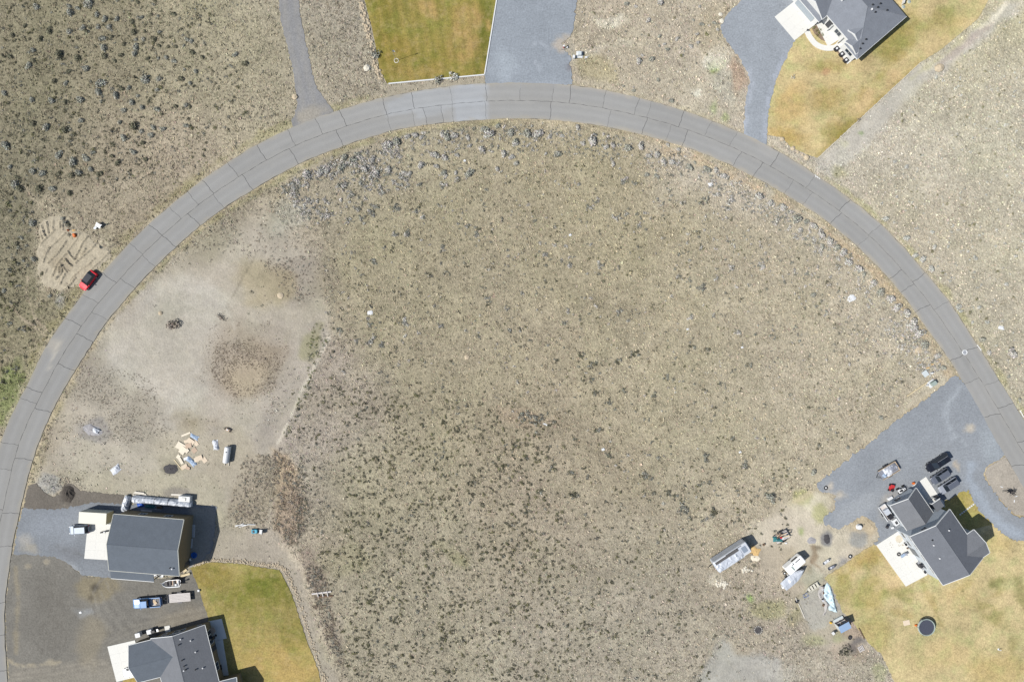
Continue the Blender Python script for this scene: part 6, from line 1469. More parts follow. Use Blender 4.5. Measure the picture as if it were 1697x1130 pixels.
hull(t, 3.5, 1.5, .55, 1.15, 'paint_white')
part(t, 'deck', 'cardboard_brown', lambda b: b.box((-.35, 0, .74), (2.4, 1.02, .03)))
for x, m_ in ((-1.3, 'plastic_white'), (-.55, 'stove_black'), (.25, 'stove_black')): part(t, 'bench_seat', m_, lambda b: b.rbox((x, .0, .92), (.34, .95, .1), .05))
part(t, 'console', 'plastic_white', lambda b: b.rbox((-.95, .3, 1.02), (.4, .4, .3), .05)); part(t, 'bow_cover', 'tarp_dark', lambda b: b.prism([(.75, -.5), (1.3, -.2), (1.3, .2), (.75, .5)], 1.0, 1.05))
part(t, 'outboard_motor', 'stove_black', lambda b: (b.rbox((-1.95, 0, 1.15), (.3, .3, .4), .08), b.box((-1.95, 0, .75), (.12, .12, .6))))
part(t, 'trailer_frame', 'steel', lambda b: (b.box((0, 0, .42), (3.0, .1, .1)), b.box((-.3, 0, .42), (.1, 1.3, .1)), b.tube([(1.5, 0, .42), (2.4, 0, .5)], .05, 5), b.box((-.9, .4, .5), (.9, .08, .12)), b.box((-.9, -.4, .5), (.9, .08, .12))))
for s in (-1, 1): wheel(t, -.3, s * .72, .27, .17)

t = thing('flatbed_trailer', 'flat trailer with pale plank deck hitched behind the bright blue pickup', 'trailer', at(297, 990, .65), R(184.8 + 180 - 180))
trailer_base(t, 4.45, 1.7, .66, n=6, axle=-.1, tongue=1.0)
part(t, 'headboard', 'steel_dark', lambda b: b.box((2.22, 0, .8), (.06, 1.7, .22)))
tag(board('board', 'tan plywood offcut lying in the bed of the blue pickup', 'board', 257, 991.5, 262.5, 998, .55, .05, 'plywood', z=.78), None)
board('grey_sheet', 'grey sheet lying under the plywood in the blue pickup bed', 'sheet', 252.5, 996, 262, 995, 1.2, .05, 'plank', z=.72)
boxy('white_box', 'small white box on the gravel edge of the left lawn', 'box', 329.3, 978, (.42, .42, .35), 'plastic_white', 10)

# bins and grill along the north wall of the lower left house
for px_, py_, lab in ((228.5, 1052, 'white wheeled bin, westernmost of the things along the brown house wall'), (247.5, 1046.5, 'white wheeled bin standing just east of the westernmost bin')):
    t = thing('wheelie_bin', lab, 'bin', at(px_, py_, .9), R(14))
    part(t, 'bin', 'plastic_white', lambda b: b.prism([(-.4, -.36), (.4, -.36), (.4, .36), (-.4, .36)], .05, .95, top=1.12)); part(t, 'lid', 'plastic_white', lambda b: b.rbox((0, 0, 1.0), (1.0, .86, .09), .1))
    for y in (-.3, .3): part(t, 'wheel', 'tyre', lambda b: b.lathe((-.34, y, .0), [(.1, .0), (.1, .16)], 10))
t = thing('barbecue_grill', 'black covered barbecue between the bins and the white step', 'barbecue', at(254.5, 1045.5, .8), R(14))
part(t, 'cabinet', 'stove_black', lambda b: b.rbox((0, 0, .45), (1.0, .55, .8), .05)); part(t, 'lid', 'stove_black', lambda b: b.rbox((0, 0, 1.0), (.9, .55, .3), .12)); part(t, 'side_shelf', 'steel', lambda b: b.box((.75, 0, .85), (.45, .5, .04)))
t = thing('patio_table', 'round pinkish table on the shaded patio of the brown house', 'table', at(351.8, 1044.5, .7))
part(t, 'table_top', 'cardboard_brown', lambda b: b.lathe((0, 0, .70), [(.62, 0), (.65, .03), (.62, .05)], 20)); part(t, 'pedestal', 'steel_dark', lambda b: b.lathe((0, 0, .0), [(.3, 0), (.08, .08), (.06, .7)], 10))
t = thing('patio_umbrella', 'folded black umbrella standing on the shaded patio of the brown house', 'umbrella', at(355, 1055, .8))
part(t, 'canopy', 'stove_black', lambda b: b.lathe((0, 0, .9), [(.1, 0), (.34, .1), (.3, .5), (.06, 1.2)], 10)); part(t, 'pole', 'steel', lambda b: b.tube([(0, 0, 0), (0, 0, 2.2)], .025, 6)); part(t, 'base', 'stove_black', lambda b: b.lathe((0, 0, .0), [(.4, 0), (.4, .08), (.1, .12)], 14))
t = thing('patio_chair', 'dark chair against the shaded east wall of the brown house', 'chair', at(364.5, 1106, .5), R(10))
part(t, 'seat', 'stove_black', lambda b: b.rbox((0, 0, .42), (.6, .9, .12), .08)); part(t, 'backrest', 'stove_black', lambda b: b.rbox((-.3, 0, .7), (.1, .9, .6), .04))
for y in (-.4, .4): part(t, 'leg', 'stove_black', lambda b: b.box((0, y, .2), (.5, .06, .4)))

# ---------------------------------------------------------------- rubbish and goods on the dirt lot
def sheet_card(px, py, L, W, rot, m, label, z=.0, tilt=0.0, sd=0, notch=0):
    g_ = random.Random(sd)
    poly = [(-L / 2, -W / 2), (L / 2 * g_.uniform(.8, 1), -W / 2), (L / 2, W / 2 * g_.uniform(.7, 1)), (-L / 2 * g_.uniform(.8, 1), W / 2)]
    if notch: poly.insert(2, (L * .3, 0))
    mb = MB(); mb.prism(poly, 0, .02)
    o = mb.build('cardboard_sheet', m, loc=P(px, py) + Vector((0, 0, .03 + z)), rot=(R(tilt), R(tilt * .6), R(rot)))
    return tag(o, label, 'cardboard', 'cardboard sheets of the waste pile')
CB = [(304, 736, 1.8, .5, 20, 'cardboard_pale', 'long narrow pale cardboard strip at the top of the cardboard pile'), (307, 742, 1.2, .8, 40, 'cardboard', 'tan cardboard sheet near the top of the cardboard pile'), (316, 731, 1.6, 1.0, -35, 'cardboard', 'tan cardboard sheet beside the blue-grey bag at the pile top'),
      (313, 738, 1.3, .9, 15, 'cardboard_brown', 'brownish cardboard sheet in the upper middle of the cardboard pile'), (325, 734, 1.2, .8, -50, 'cardboard', 'torn tan cardboard at the upper right of the pile'), (300, 739.5, 1.9, 1.4, -30, 'cardboard_pale', 'largest pale cardboard sheet left of the square one'),
      (303, 746, 1.5, 1.2, 55, 'cardboard_pale', 'pale cardboard square lying over the largest pale sheet'), (310, 746.5, .9, .7, 45, 'cardboard_pale', 'small pale cardboard flap right of the largest sheet'), (322, 746, 1.05, .95, 42, 'cardboard_brown', 'square brown cardboard lid lying alone in the middle of the pile'),
      (296, 756, 1.0, .7, 60, 'cardboard_pale', 'pale cardboard flap at the left of the lower pile'), (300, 763, 1.5, .6, -58, 'cardboard_pale', 'narrow pale cardboard sheet above the dark ash heap'), (330, 759, 1.5, 1.0, 25, 'cardboard', 'tan cardboard sheet at the lower right of the pile'),
      (339, 762, 1.1, .9, -50, 'cardboard', 'tan cardboard corner piece furthest right in the pile'), (326, 762, .9, .7, 10, 'cardboard_pale', 'small pale cardboard piece beside the lower right sheet'), (306, 773, 1.3, .8, 30, 'cardboard', 'tan cardboard pieces at the bottom of the pile'), (312, 775, .8, .6, -20, 'cardboard_brown', 'small brown cardboard scrap at the very bottom of the pile'),
      (309, 731, 1.0, .6, 10, 'cardboard', 'small tan cardboard sheet under the long pale strip')]
CB[0] = (308, 719.5, 2.0, .35, 22, 'cardboard_pale', CB[0][6])
for i, (a, b, L, W, r_, m_, lab) in enumerate(CB): sheet_card(a, b, L, W, r_, m_, lab, z=.04 * (i % 4), tilt=3 * ((i % 3) - 1), sd=i, notch=i % 4 == 1)
board('timber_strip', 'thin pale wooden strip lying between the ash heap and the cardboard pile', 'timber', 288.5, 761, 302.5, 778.5, .16, .06, 'lumber')
crumple('plastic_film', 'blue-grey plastic film crumpled at the top of the cardboard pile', 'plastic film', 321, 724.5, jit_poly(1.7, .8, .2, 3, 8), .3, 'bag_blue', -25, 8)
crumple('plastic_film', 'crumpled blue and white plastic film in the bottom middle of the cardboard pile', 'plastic film', 316.5, 766, jit_poly(2.0, 1.0, .25, 3, 9), .35, 'bag_blue', -40, 9)
sheet_card(308, 759.5, .9, .5, 25, 'plastic_white', 'white panel beside the blue plastic at the bottom of the pile')
crumple('plastic_film', 'heap of blue-white plastic bags between the cardboard pile and the white tank', 'plastic film', 356, 737, jit_poly(1.1, 1.9, .22, 3, 10), .45, 'bag_white', 10, 10)
crumple('plastic_film', 'heap of white and grey plastic waste alone on the dirt above the workshop', 'plastic film', 190.5, 778.5, jit_poly(1.9, 1.4, .22, 3, 11), .3, 'bag_white', 35, 11)
heap('ash_heap', 'round black ash heap left of the cardboard pile', 'ash heap', 283, 777, 1.45, 1.0, .22, 'ash_dark', 0, 4)
heap('ash_heap', 'grey ash heap with white lumps on the left dirt lot near the road', 'ash heap', 153, 713, 1.9, 1.1, .35, 'ash_pale', -20, 5)
crumple('plastic_film', 'white plastic scrap on the grey ash heap near the road', 'plastic film', 158, 714, jit_poly(1.3, .8, .25, 3, 12), .35, 'bag_white', -30, 12, base=.25)
heap('soil_heap', 'dark soil heap on the brown strip above the blue gravel', 'soil heap', 112, 818, 1.3, 1.7, .7, 'soil_dark', 0, 6)
t = thing('storage_tank', 'long white cylindrical tank on skids standing beside the cardboard pile', 'tank', at(376, 753.5, .7), R(82))
part(t, 'tank', 'plastic_white', lambda b: b.rings([[(x, rr * math.cos(a), .72 + rr * math.sin(a)) for a in [6.283 * i / 18 for i in range(18)]] for x, rr in ((-1.66, .25), (-1.6, .5), (-1.45, .6), (1.45, .6), (1.6, .5), (1.66, .25))]))
for y in (-.38, .38): part(t, 'skid', 'lumber_white', lambda b: b.box((-.25, y, .08), (4.0, .1, .14)))
for x in (-1, 1): part(t, 'cradle', 'steel_dark', lambda b: b.box((x, 0, .18), (.12, .9, .2)))
part(t, 'filler_cap', 'steel_dark', lambda b: b.lathe((.6, 0, 1.3), [(.1, 0), (.1, .12), (.05, .14)], 10))
t = thing('wheelbarrow', 'rusty overturned wheelbarrow above the white tank', 'wheelbarrow', at(378, 712.5, .3), R(-25))
part(t, 'tray', 'cardboard_brown', lambda b: b.prism([(-.55, -.35), (.5, -.3), (.5, .3), (-.55, .35)], .1, .5, top=.65)); part(t, 'handle', 'wood_dark', lambda b: (b.tube([(-.5, .3, .12), (.9, .25, .2)], .03, 5), b.tube([(-.5, -.3, .12), (.9, -.25, .2)], .03, 5)))
part(t, 'wheel', 'tyre', lambda b: b.torus((-.75, 0, .2), .17, .06, 12, 5)); part(t, 'patch', 'plastic_white', lambda b: b.box((-.1, .05, .53), (.3, .25, .04)))
t = thing('ride_on_toy', 'turquoise plastic toy car at the end of the gravel above the left lawn', 'toy', at(422, 880, .3), R(3))
part(t, 'body', 'plastic_aqua', lambda b: b.rbox((0, 0, .3), (1.2, .8, .4), .2)); part(t, 'seat', 'stove_black', lambda b: b.rbox((-.15, 0, .52), (.4, .5, .06), .08))
for x in (-.4, .4):
    for y in (-.42, .42): part(t, 'wheel', 'tyre', lambda b: b.rings([[(x + .17 * math.cos(a), y + d, .17 + .17 * math.sin(a)) for a in [6.283 * i / 10 for i in range(10)]] for d in (-.05, .05)]))
t = thing('lawn_chair', 'pale grey folding chair just right of the turquoise toy car', 'chair', at(432.5, 881, .4), R(-5))
part(t, 'seat', 'plastic_white', lambda b: b.box((0, 0, .4), (.6, .8, .05))); part(t, 'backrest', 'plastic_white', lambda b: b.box((.32, 0, .68), (.06, .8, .55))); part(t, 'legs', 'steel', lambda b: (b.box((-.2, .36, .2), (.5, .04, .4)), b.box((-.2, -.36, .2), (.5, .04, .4))))
for i, (a, b, c, d) in enumerate(((390, 872, 404, 867), (391, 870, 408, 869), (396, 873, 411, 869), (411, 868.3, 424, 868.8))):
    board('white_pipe', 'white pipe in the small bundle left of the turquoise toy car', 'pipe', a, b, c, d, .12, .12, 'plastic_white', .01 + .1 * (i % 2), 'white pipes above the left lawn')
for (a, b, c, d), lab in zip(((517, 983.5, 549, 979.5), (526, 988.5, 552, 986.5)), ('grey timber rail across the weedy bank, upper of two', 'dark timber rail across the weedy bank, lower of two')):
    board('timber_rail', lab, 'timber', a, b, c, d, .3, .2, 'plank' if 'grey' in lab else 'wood_dark')
for k in range(3):
    board('cross_timber', 'short timber laid across the two rails on the weedy bank', 'timber', 526 + 8 * k, 980.6 - k, 528 + 8 * k, 988.5 - k * .6, .16, .1, 'plank', .18, 'cross timbers on the weedy bank')

# ---------------------------------------------------------------- top left plot
t = thing('survey_board', 'white boards propped up beside the scraped soil with a dark post', 'board', at(162, 374, .6), R(-35))
part(t, 'board', 'plastic_white', lambda b: b.rings([[(-.55, -.35, .35), (.6, -.3, .35), (.55, .5, .75), (-.5, .45, .75)], [(-.55, -.35, .40), (.6, -.3, .40), (.55, .5, .80), (-.5, .45, .80)]]))
part(t, 'side_board', 'plastic_white', lambda b: b.prism([(-.6, -1.05), (-.1, -1.0), (-.1, -.42), (-.55, -.42)], .3, .36)); part(t, 'leg', 'steel', lambda b: [b.tube([(x, y, 0), (x, y, z)], .03, 5) for x, y, z in ((-.5, -.3, .36), (.5, -.3, .36), (.5, .45, .78), (-.45, .4, .76), (-.4, -1.0, .32))])
part(t, 'post', 'steel_dark', lambda b: b.tube([(.75, .75, 0), (.75, .75, 1.5)], .06, 6)); part(t, 'cap', 'plastic_white', lambda b: b.rbox((.62, .55, .85), (.3, .3, .08), .05))
boxy('orange_bucket', 'orange plastic drum among dead brush on the scraped soil', 'drum', 123, 390, (.55, .8, .5), 'plastic_orange', 20, .2)
t = thing('traffic_cone', 'small orange cone at the edge of the dead brush on the scraped soil', 'cone', at(112.5, 381.5, .2)); part(t, 'cone', 'plastic_orange', lambda b: b.lathe((0, 0, .03), [(.2, 0), (.04, .55)], 10)); part(t, 'base', 'stove_black', lambda b: b.box((0, 0, .02), (.5, .5, .04)))
crumple('orange_netting', 'faded orange netting lying on the scraped soil near the orange drum', 'netting', 121.5, 382.5, jit_poly(.8, .5, .25, 3, 20), .2, 'fabric_orange', 0, 20)
for px_, py_, r_, lab in ((112, 372, .75, 'dead grey brush heap at the top of the scraped soil'), (115, 388, .5, 'small dead brush clump beside the orange drum')):
    v, f = leaf_dome(90, int(px_), .3); o = soup('dead_brush', v * r_, f, 'plants', cols=leaf_cols('grey', len(f), np.random.default_rng(3)) * .75); o.location = P(px_, py_); tag(o, lab, 'brush')

# ---------------------------------------------------------------- top edge
for i, ((a, b), (c, d)) in enumerate((((644, 139.2), (803, 124.4)), ((803.2, 123.6), (824, -6)))):
    board('lawn_edging', ('white edging along the bottom of the top lawn' if i == 0 else 'white edging between the top lawn and the gravel driveway'), 'edging', a, b, c, d, .22, .16, 'plastic_white')
t = thing('flagpole', 'slim flagpole with limp flag standing in the top lawn', 'flagpole', at(657, 101, 0))
part(t, 'pole', 'steel', lambda b: b.tube([(0, 0, 0), (0, 0, 5.0)], .045, 6, r1=.03)); part(t, 'flag', 'bag_white', lambda b: b.rings([[(.03, -.02, 4.2), (.03, .02, 4.2), (.03, .02, 4.9), (.03, -.02, 4.9)], [(.25, .06, 4.0), (.25, .10, 4.0), (.25, .10, 4.8), (.25, .06, 4.8)], [(.42, .0, 3.9), (.42, .04, 3.9), (.42, .04, 4.6), (.42, .0, 4.6)]])); part(t, 'base', 'rock_pale', lambda b: b.torus((0, 0, .04), .42, .08, 16, 5))
def bush(px, py, r, kind, label, cat='shrub', n=150, name='shrub', dark=1.0):
    t = thing(name, label, cat, P(px, py))
    v, f = leaf_dome(n, int(px * 3 + py), .3)
    soup('foliage', v * r, f, 'plants', cols=leaf_cols(kind, len(f), np.random.default_rng(int(px))) * dark, parent=t)
    part(t, 'stem', 'wood_dark', lambda b: [b.tube([(0, 0, -.02), (r * .4 * math.cos(a), r * .4 * math.sin(a), r * .5)], .03, 4) for a in (.3, 2.2, 4.4)])
    return t
bush(727.5, 133.5, .95, 'grey', 'left one of two grey shrubs growing over the white lawn edging', dark=1.1)
bush(750.5, 129, .95, 'pale', 'right one of two grey shrubs growing over the white lawn edging')
bush(621, 89.5, 1.1, 'grey', 'grey shrub on the earth border left of the top lawn', dark=1.2)
rock(608.5, 113, .75, 'white boulder on the left border of the top lawn', 'rock_pale', 1)
rock(489.5, 161, .65, 'tan boulder beside the dark gravel track near the road', 'rock_tan', 2)
g = random.Random(8)
mb = MB()
for i in range(150):
    f = g.random(); x = 600 + 34 * f + g.gauss(0, 2.5) - 4; y = -4 + 135 * f
    r_ = g.uniform(.1, .3); c = P(x, y)
    mb.rings([[(c.x + r_ * k * math.cos(6.283 * j / 6 + i), c.y + r_ * k * math.sin(6.283 * j / 6 + i), z * r_) for j in range(6)] for k, z in ((1, -.2), (.95, .4), (.45, .8))])
tag(mb.build('border_stones', 'rock_tan'), 'tan stones along the left border of the top lawn', 'stones', kind='stuff')
mb = MB()
EDGE = spline([(322, 938), (354, 929), (400, 932), (434, 937), (466, 942), (484, 972), (496, 1003), (510, 1052), (530, 1108), (538, 1140)], 10)
for i in range(520):
    q = EDGE[g.randrange(len(EDGE))]; r_ = g.uniform(.07, .2); w_ = g.gauss(0, 4.0)
    c = P(q[0] + abs(w_) * .7 + g.uniform(-2, 2), q[1] - abs(w_) * .5 + g.uniform(-2, 2))
    mb.rings([[(c.x + r_ * k * math.cos(6.283 * j / 5 + i), c.y + r_ * k * math.sin(6.283 * j / 5 + i), z * r_) for j in range(5)] for k, z in ((1, -.1), (.9, .5), (.4, .8))])
tag(mb.build('edging_stones', 'rock_tan'), 'pale stones strewn along the curved edge of the lower left lawn', 'stones', kind='stuff')
t = thing('utility_cabinet', 'grey utility cabinet on a white pad at the gravel driveway edge, top middle', 'cabinet', at(960.5, 90, .4), R(0))
part(t, 'pad', 'plastic_white', lambda b: b.box((0, 0, .08), (1.25, 1.3, .16))); part(t, 'cabinet', 'util_pale', lambda b: b.rbox((.0, .05, .5), (.7, .75, .7), .06))
boxy('meter_box', 'small white meter box just left of the grey utility cabinet', 'box', 951, 95, (.45, .6, .8), 'plastic_white', 0)
boxy('meter_box', 'flat white cover just right of the grey utility cabinet', 'box', 971.5, 95.3, (.55, .3, .2), 'plastic_white', 0)
t = thing('standpipe', 'red and white standpipe on the dirt patch beside the top gravel driveway', 'standpipe', at(934.5, 78, .4)); part(t, 'pipe', 'plastic_red', lambda b: b.tube([(0, 0, 0), (0, 0, .9)], .12, 8)); part(t, 'cap', 'plastic_white', lambda b: b.lathe((0, 0, .88), [(.2, 0), (.18, .1), (.05, .14)], 10)); part(t, 'bracket', 'steel_dark', lambda b: b.tube([(-.5, -.5, .02), (.0, -.35, .02), (.5, -.3, .02), (.6, .2, .02)], .04, 5))
boxy('white_marker', 'small white marker right of the red standpipe', 'marker', 940, 79, (.3, .3, .35), 'plastic_white', 0, .08)
rock(1196.5, 35, .55, 'white boulder at the bulge of the top right gravel driveway', 'rock_pale', 3, flat=.5)
rock(1194, 24, .45, 'smaller white rock above the boulder at the driveway bulge', 'rock_pale', 4, flat=.5)
rock(1556.5, 113, .95, 'large tan boulder at the end of the lawn edging on the right', 'rock_tan', 5)
for i, (a, b) in enumerate(((1296, 231), (1314, 246), (1337, 261), (1304, 239), (1322, 252), (1330, 257))):
    rock(a, b, (.55, .5, .6, .3, .35, .3)[i], ('large tan boulder at the driveway end of the row below the upper right lawn', 'large tan boulder midway in the row below the upper right lawn', 'largest tan boulder at the edging end of the row below the upper right lawn', 'small rock between the first and middle boulders below the upper right lawn', 'small rock just past the middle boulder below the upper right lawn', 'small rock beside the last boulder below the upper right lawn')[i], 'rock_tan', 6 + i, group='boulders along the upper right lawn')
board('lawn_edging', 'long thin white edging along the lower side of the upper right lawn', 'edging', 1355, 263.5, 1526, 103.5, .10, .14, 'rock_pale')
bush(1204, 17, .4, 'weed', 'brown twig clump above the white rocks at the driveway bulge')
for i, (a, b) in enumerate(((1353, 52), (1357, 55), (1350, 47), (1359, 50), (1362, 58), (1355, 60))):
    bush(a, b, .42, 'lush', 'yellow-green plant in the curved bed before the top right house', 'plant', 60, 'bed_plant').__setitem__('group', 'plants in the curved bed')
for i, (a, b) in enumerate(((1386.5, 81), (1395, 90), (1402, 100))):
    t = thing('planter', ('upper', 'middle', 'lower')[i] + ' of three dark planters with white tops in front of the top right house', 'planter', at(a, b, .5), R(40))
    part(t, 'pot', 'stove_black', lambda b_: b_.prism([(-.36, -.36), (.36, -.36), (.36, .36), (-.36, .36)], .0, .6, top=1.15)); part(t, 'soil', 'plastic_white', lambda b_: b_.lathe((0, 0, .6), [(.22, 0), (.2, .12)], 10)); 
t = thing('porch_bench', 'dark bench on the porch of the top right house', 'bench', at(1378, 37.5, .5), R(40)); part(t, 'seat', 'stove_black', lambda b: b.box((0, 0, .42), (1.2, .5, .08))); part(t, 'backrest', 'stove_black', lambda b: b.box((0, .24, .7), (1.2, .06, .5))); part(t, 'leg', 'stove_black', lambda b: b.box((-.5, 0, .2), (.08, .45, .4))); part(t, 'leg', 'stove_black', lambda b: b.box((.5, 0, .2), (.08, .45, .4)))
t = thing('path_lamp', 'small dark lamp at the garage end of the curved front path', 'lamp', at(1337.5, 51, .4)); part(t, 'post', 'stove_black', lambda b: b.tube([(0, 0, 0), (0, 0, .7)], .06, 6)); part(t, 'shade', 'stove_black', lambda b: b.lathe((0, 0, .68), [(.2, 0), (.05, .14)], 10))
for a, b in ((1497.5, 11.5), (1507, 3)):
    t = thing('lawn_urn', ('near' if b > 5 else 'far') + ' pale green cover in the lawn beside the top right house corner', 'cover', at(a, b, .1)); part(t, 'cover', 'util_green', lambda q: q.lathe((0, 0, .0), [(.3, 0), (.28, .12), (.1, .2)], 12)); part(t, 'rim', 'plastic_white', lambda q: q.torus((0, 0, .03), .32, .04, 14, 4))
board('white_post_rail', 'white fence rail running off the roof corner at the top edge', 'fence', 1494, 9, 1498.5, -8, .12, 1.0, 'plastic_white')
bush(1314, 127.5, .45, 'pale', 'small pale shrub in the middle of the upper right lawn', n=60)
bush(1423, 199, .5, 'brown', 'dark dead shrub just outside the upper right lawn edging', n=60, dark=.7)

# ---------------------------------------------------------------- road furniture and litter
t = thing('manhole_cover', 'round manhole cover with pale ring on the right hand road', 'manhole cover', P(1598.6, 583.8) + Vector((0, 0, .05)))
part(t, 'ring', 'plastic_white', lambda b: b.torus((0, 0, .006), .44, .09, 20, 5)); part(t, 'lid', 'steel', lambda b: b.lathe((0, 0, .0), [(.38, 0), (.38, .02), (.1, .03)], 16))
M['road_paint'] = mat('road_paint', (.62, .62, .61), rough=.8, var=.15, scale=3)
def paint_mark(label, strokes, w=.14):
    c = P(*strokes[0][0]); mb = MB()
    for s_ in strokes:
        q = [P(*p) - c for p in s_]
        for a, b in zip(q[:-1], q[1:]):
            d = (b - a).normalized() * w / 2; n_ = Vector((-d.y, d.x, 0))
            mb.face([a - n_ + Vector((0, 0, .005)), b - n_ + Vector((0, 0, .005)), b + n_ + Vector((0, 0, .005)), a + n_ + Vector((0, 0, .005))])
    tag(mb.build('paint_mark', 'road_paint', loc=c + Vector((0, 0, .051))), label, 'paint mark')
paint_mark('white sprayed survey mark on the outer road edge below the upper right lawn', [[(1350.5, 290), (1352.3, 292.4), (1351.4, 294)], [(1353, 293), (1355.4, 293.4), (1354.6, 295.2)], [(1356.6, 294.6), (1358.4, 297)]])
paint_mark('white sprayed line on the outer road edge near the manhole cover', [[(1619, 571.5), (1622.5, 576), (1626, 581)]])
paint_mark('white sprayed line on the outer road edge at the right border', [[(1690, 680), (1693, 685), (1696, 691)]], .2)
def rag(px, py, L, W, rot, label, sd, h=.12): crumple('white_rag', label, 'litter', px, py, jit_poly(L, W, .3, 3, sd), h, 'plastic_white', rot, sd, step=.18)
rag(1412, 494.5, 1.5, 1.2, 20, 'large white star shaped plastic rag on the field inside the right bend', 31)
rag(612.5, 518.5, 1.0, .9, 10, 'white rag on the left part of the central field', 32)
rag(1661, 543, 1.1, .6, -10, 'white rag outside the road on the right field', 33)
rag(1178, 305.5, 1.0, .7, 20, 'white rag below the sagebrush at the top right of the field', 34)
rag(904, 703, .0 + 1.0, .3, -30, 'thin white rag in the shrubs of the lower central field', 35)
for a, b, s_, lab in ((999.5, 744.5, .6, 'white square panel lying in the centre of the field'), (1226.5, 749, .5, 'small white panel lying right of the field centre'), (945, 389.5, .5, 'small white stone in the upper central field'), (1139.5, 545.5, .45, 'small white stone in the middle right of the field'), (1230, 575.5, .45, 'small white stake marker in the right of the field'), (770, 266.5, .5, 'white stone inside the top left bend of the road'), (183.5, 1014.5, .0 + .5, 'bright white square lid on the brown dirt yard')):
    if b > 1000: a = 133.3
    boxy('white_marker', lab, 'marker', a, b, (s_, s_ * .8, .1), 'plastic_white', 15)
rock(465, 489.5, .7, 'tan boulder on the upper dirt lot beside the field', 'rock_tan', 21, flat=.4)
rock(1522, 580, .85, 'round tan rock among the sagebrush above the lower right driveway', 'rock_tan', 22, flat=.3)
rock(774, 592, .6, 'tan rock in the middle of the field above the shrubs', 'rock_tan', 23, flat=.4)
rock(266, 519, .45, 'pale round rock on the upper left dirt lot', 'rock_tan', 24)
bush(289, 535, 1.25, 'brown', 'round brown tumbleweed alone on the pale dirt lot', n=170)
bush(367, 525, .8, 'brown', 'brown dead bush right of the round tumbleweed', n=90)
bush(417, 483.5, .4, 'dark', 'small dark bush at the top right of the dirt lot', n=60)

# ---------------------------------------------------------------- utilities by the lower right driveway
t = thing('transformer_box', 'pale green utility vault lid beside the road near the lower right driveway', 'utility box', at(1533.5, 619, .2), R(35)); part(t, 'lid', 'util_pale', lambda b: b.box((0, 0, .25), (1.05, 1.15, .08))); part(t, 'base', 'util_green', lambda b: b.box((0, 0, .11), (.98, 1.08, .2)))
t = thing('transformer_box', 'grey-green transformer on a white pad beside the lower right driveway', 'utility box', at(1545.5, 635.5, .4), R(35)); part(t, 'pad', 'plastic_white', lambda b: b.box((0, 0, .07), (1.5, 1.25, .14))); part(t, 'cabinet', 'util_green', lambda b: b.prism([(-.35, -.4), (.6, -.4), (.6, .4), (-.35, .4)], .14, .95, top=.94)); part(t, 'door', 'util_green', lambda b: b.box((-.36, 0, .5), (.04, .7, .6)))
boxy('pedestal', 'small white pedestal between the vault lid and the transformer', 'utility box', 1544, 618, (.35, .3, .7), 'plastic_white', 30)
boxy('pedestal', 'small white pedestal at the end of the fallen pole', 'utility box', 1536.5, 638.5, (.25, .25, .6), 'plastic_white', 30)
t = thing('fallen_pole', 'pale wooden pole lying on the field edge beside the transformer', 'pole', P(1520, 644.5), math.atan2(656.5 - 633, -(1503 - 1537)))
part(t, 'pole', 'lumber', lambda b: b.tube([(-2.5, 0, .13), (2.5, 0, .12)], .11, 8, r1=.09))
for i, (a, b, c, d) in enumerate(((1521, 601.5, 1527, 601), (1535, 610, 1540, 609), (1543, 604, 1547, 603.5))):
    board('timber_offcut', 'weathered orange timber offcut near the pale utility vault lid', 'timber', a, b, c, d, .22, .08, 'fabric_orange', group='offcuts near the vault lid')

# ---------------------------------------------------------------- lower right driveway and house
t = thing('utility_trailer', 'low trailer heaped with grey bags and a sheet, parked on the lower right gravel', 'trailer', at(1473, 779.5, .7), R(211))
trailer_base(t, 3.9, 1.95, .55, n=6, mdeck='tarp_grey', axle=.2, tongue=.8)
for s in (-1, 1): part(t, 'side_board', 'plywood', lambda b: b.box((0, s * .97, .78), (3.9, .05, .4)))
part(t, 'tailboard', 'plywood', lambda b: b.box((-1.93, 0, .74), (.05, 1.8, .34)))
_c = t.location
for px_, py_, L, W, r_, h_, m_, lab in ((1478, 774, 2.3, 1.6, 30, .6, 'tarp_grey', 'grey tarp bunched at the front of the loaded gravel trailer'), (1470.5, 780, 1.9, 1.4, 10, .55, 'bag_white', 'white bags in the middle of the loaded gravel trailer'), (1474.5, 786, 1.2, .6, 30, .4, 'bag_white', 'white sacks hanging over the near side of the loaded gravel trailer'), (1465, 787.5, .9, .7, -20, .3, 'bag_blue', 'blue-grey sack at the rear of the loaded gravel trailer'), (1473, 780.5, .9, .5, 50, .65, 'tarp_teal', 'dark green branch of cuttings on the loaded gravel trailer')):
    o = crumple('sack', lab, 'sack', px_, py_, jit_poly(L, W, .2, 3, int(px_)), h_, m_, r_, int(px_), base=.02); o.location.z = .57
t = thing('riding_mower', 'red riding mower standing on the gravel between loaded trailer and house', 'mower', at(1478, 808.5, .4), R(75))
part(t, 'hood', 'plastic_red', lambda b: b.rbox((.35, 0, .5), (.7, .75, .4), .12)); part(t, 'seat', 'stove_black', lambda b: b.rbox((-.45, 0, .62), (.35, .45, .3), .08)); part(t, 'mower_deck', 'plastic_red', lambda b: b.rbox((-.1, 0, .26), (1.1, .98, .16), .2)); part(t, 'steering_wheel', 'stove_black', lambda b: b.torus((-.1, 0, .85), .16, .025, 12, 4))
for x in (-.5, .5):
    for y in (-.42, .42): part(t, 'wheel', 'tyre', lambda b: b.rings([[(x + .22 * math.cos(a), y + d, .22 + .22 * math.sin(a)) for a in [6.283 * i / 10 for i in range(10)]] for d in (-.1, .1)]))
t = thing('quad_bike', 'white and black quad bike by the shaded garage wall of the right house', 'quad bike', at(1494.5, 811.5, .5), R(30))
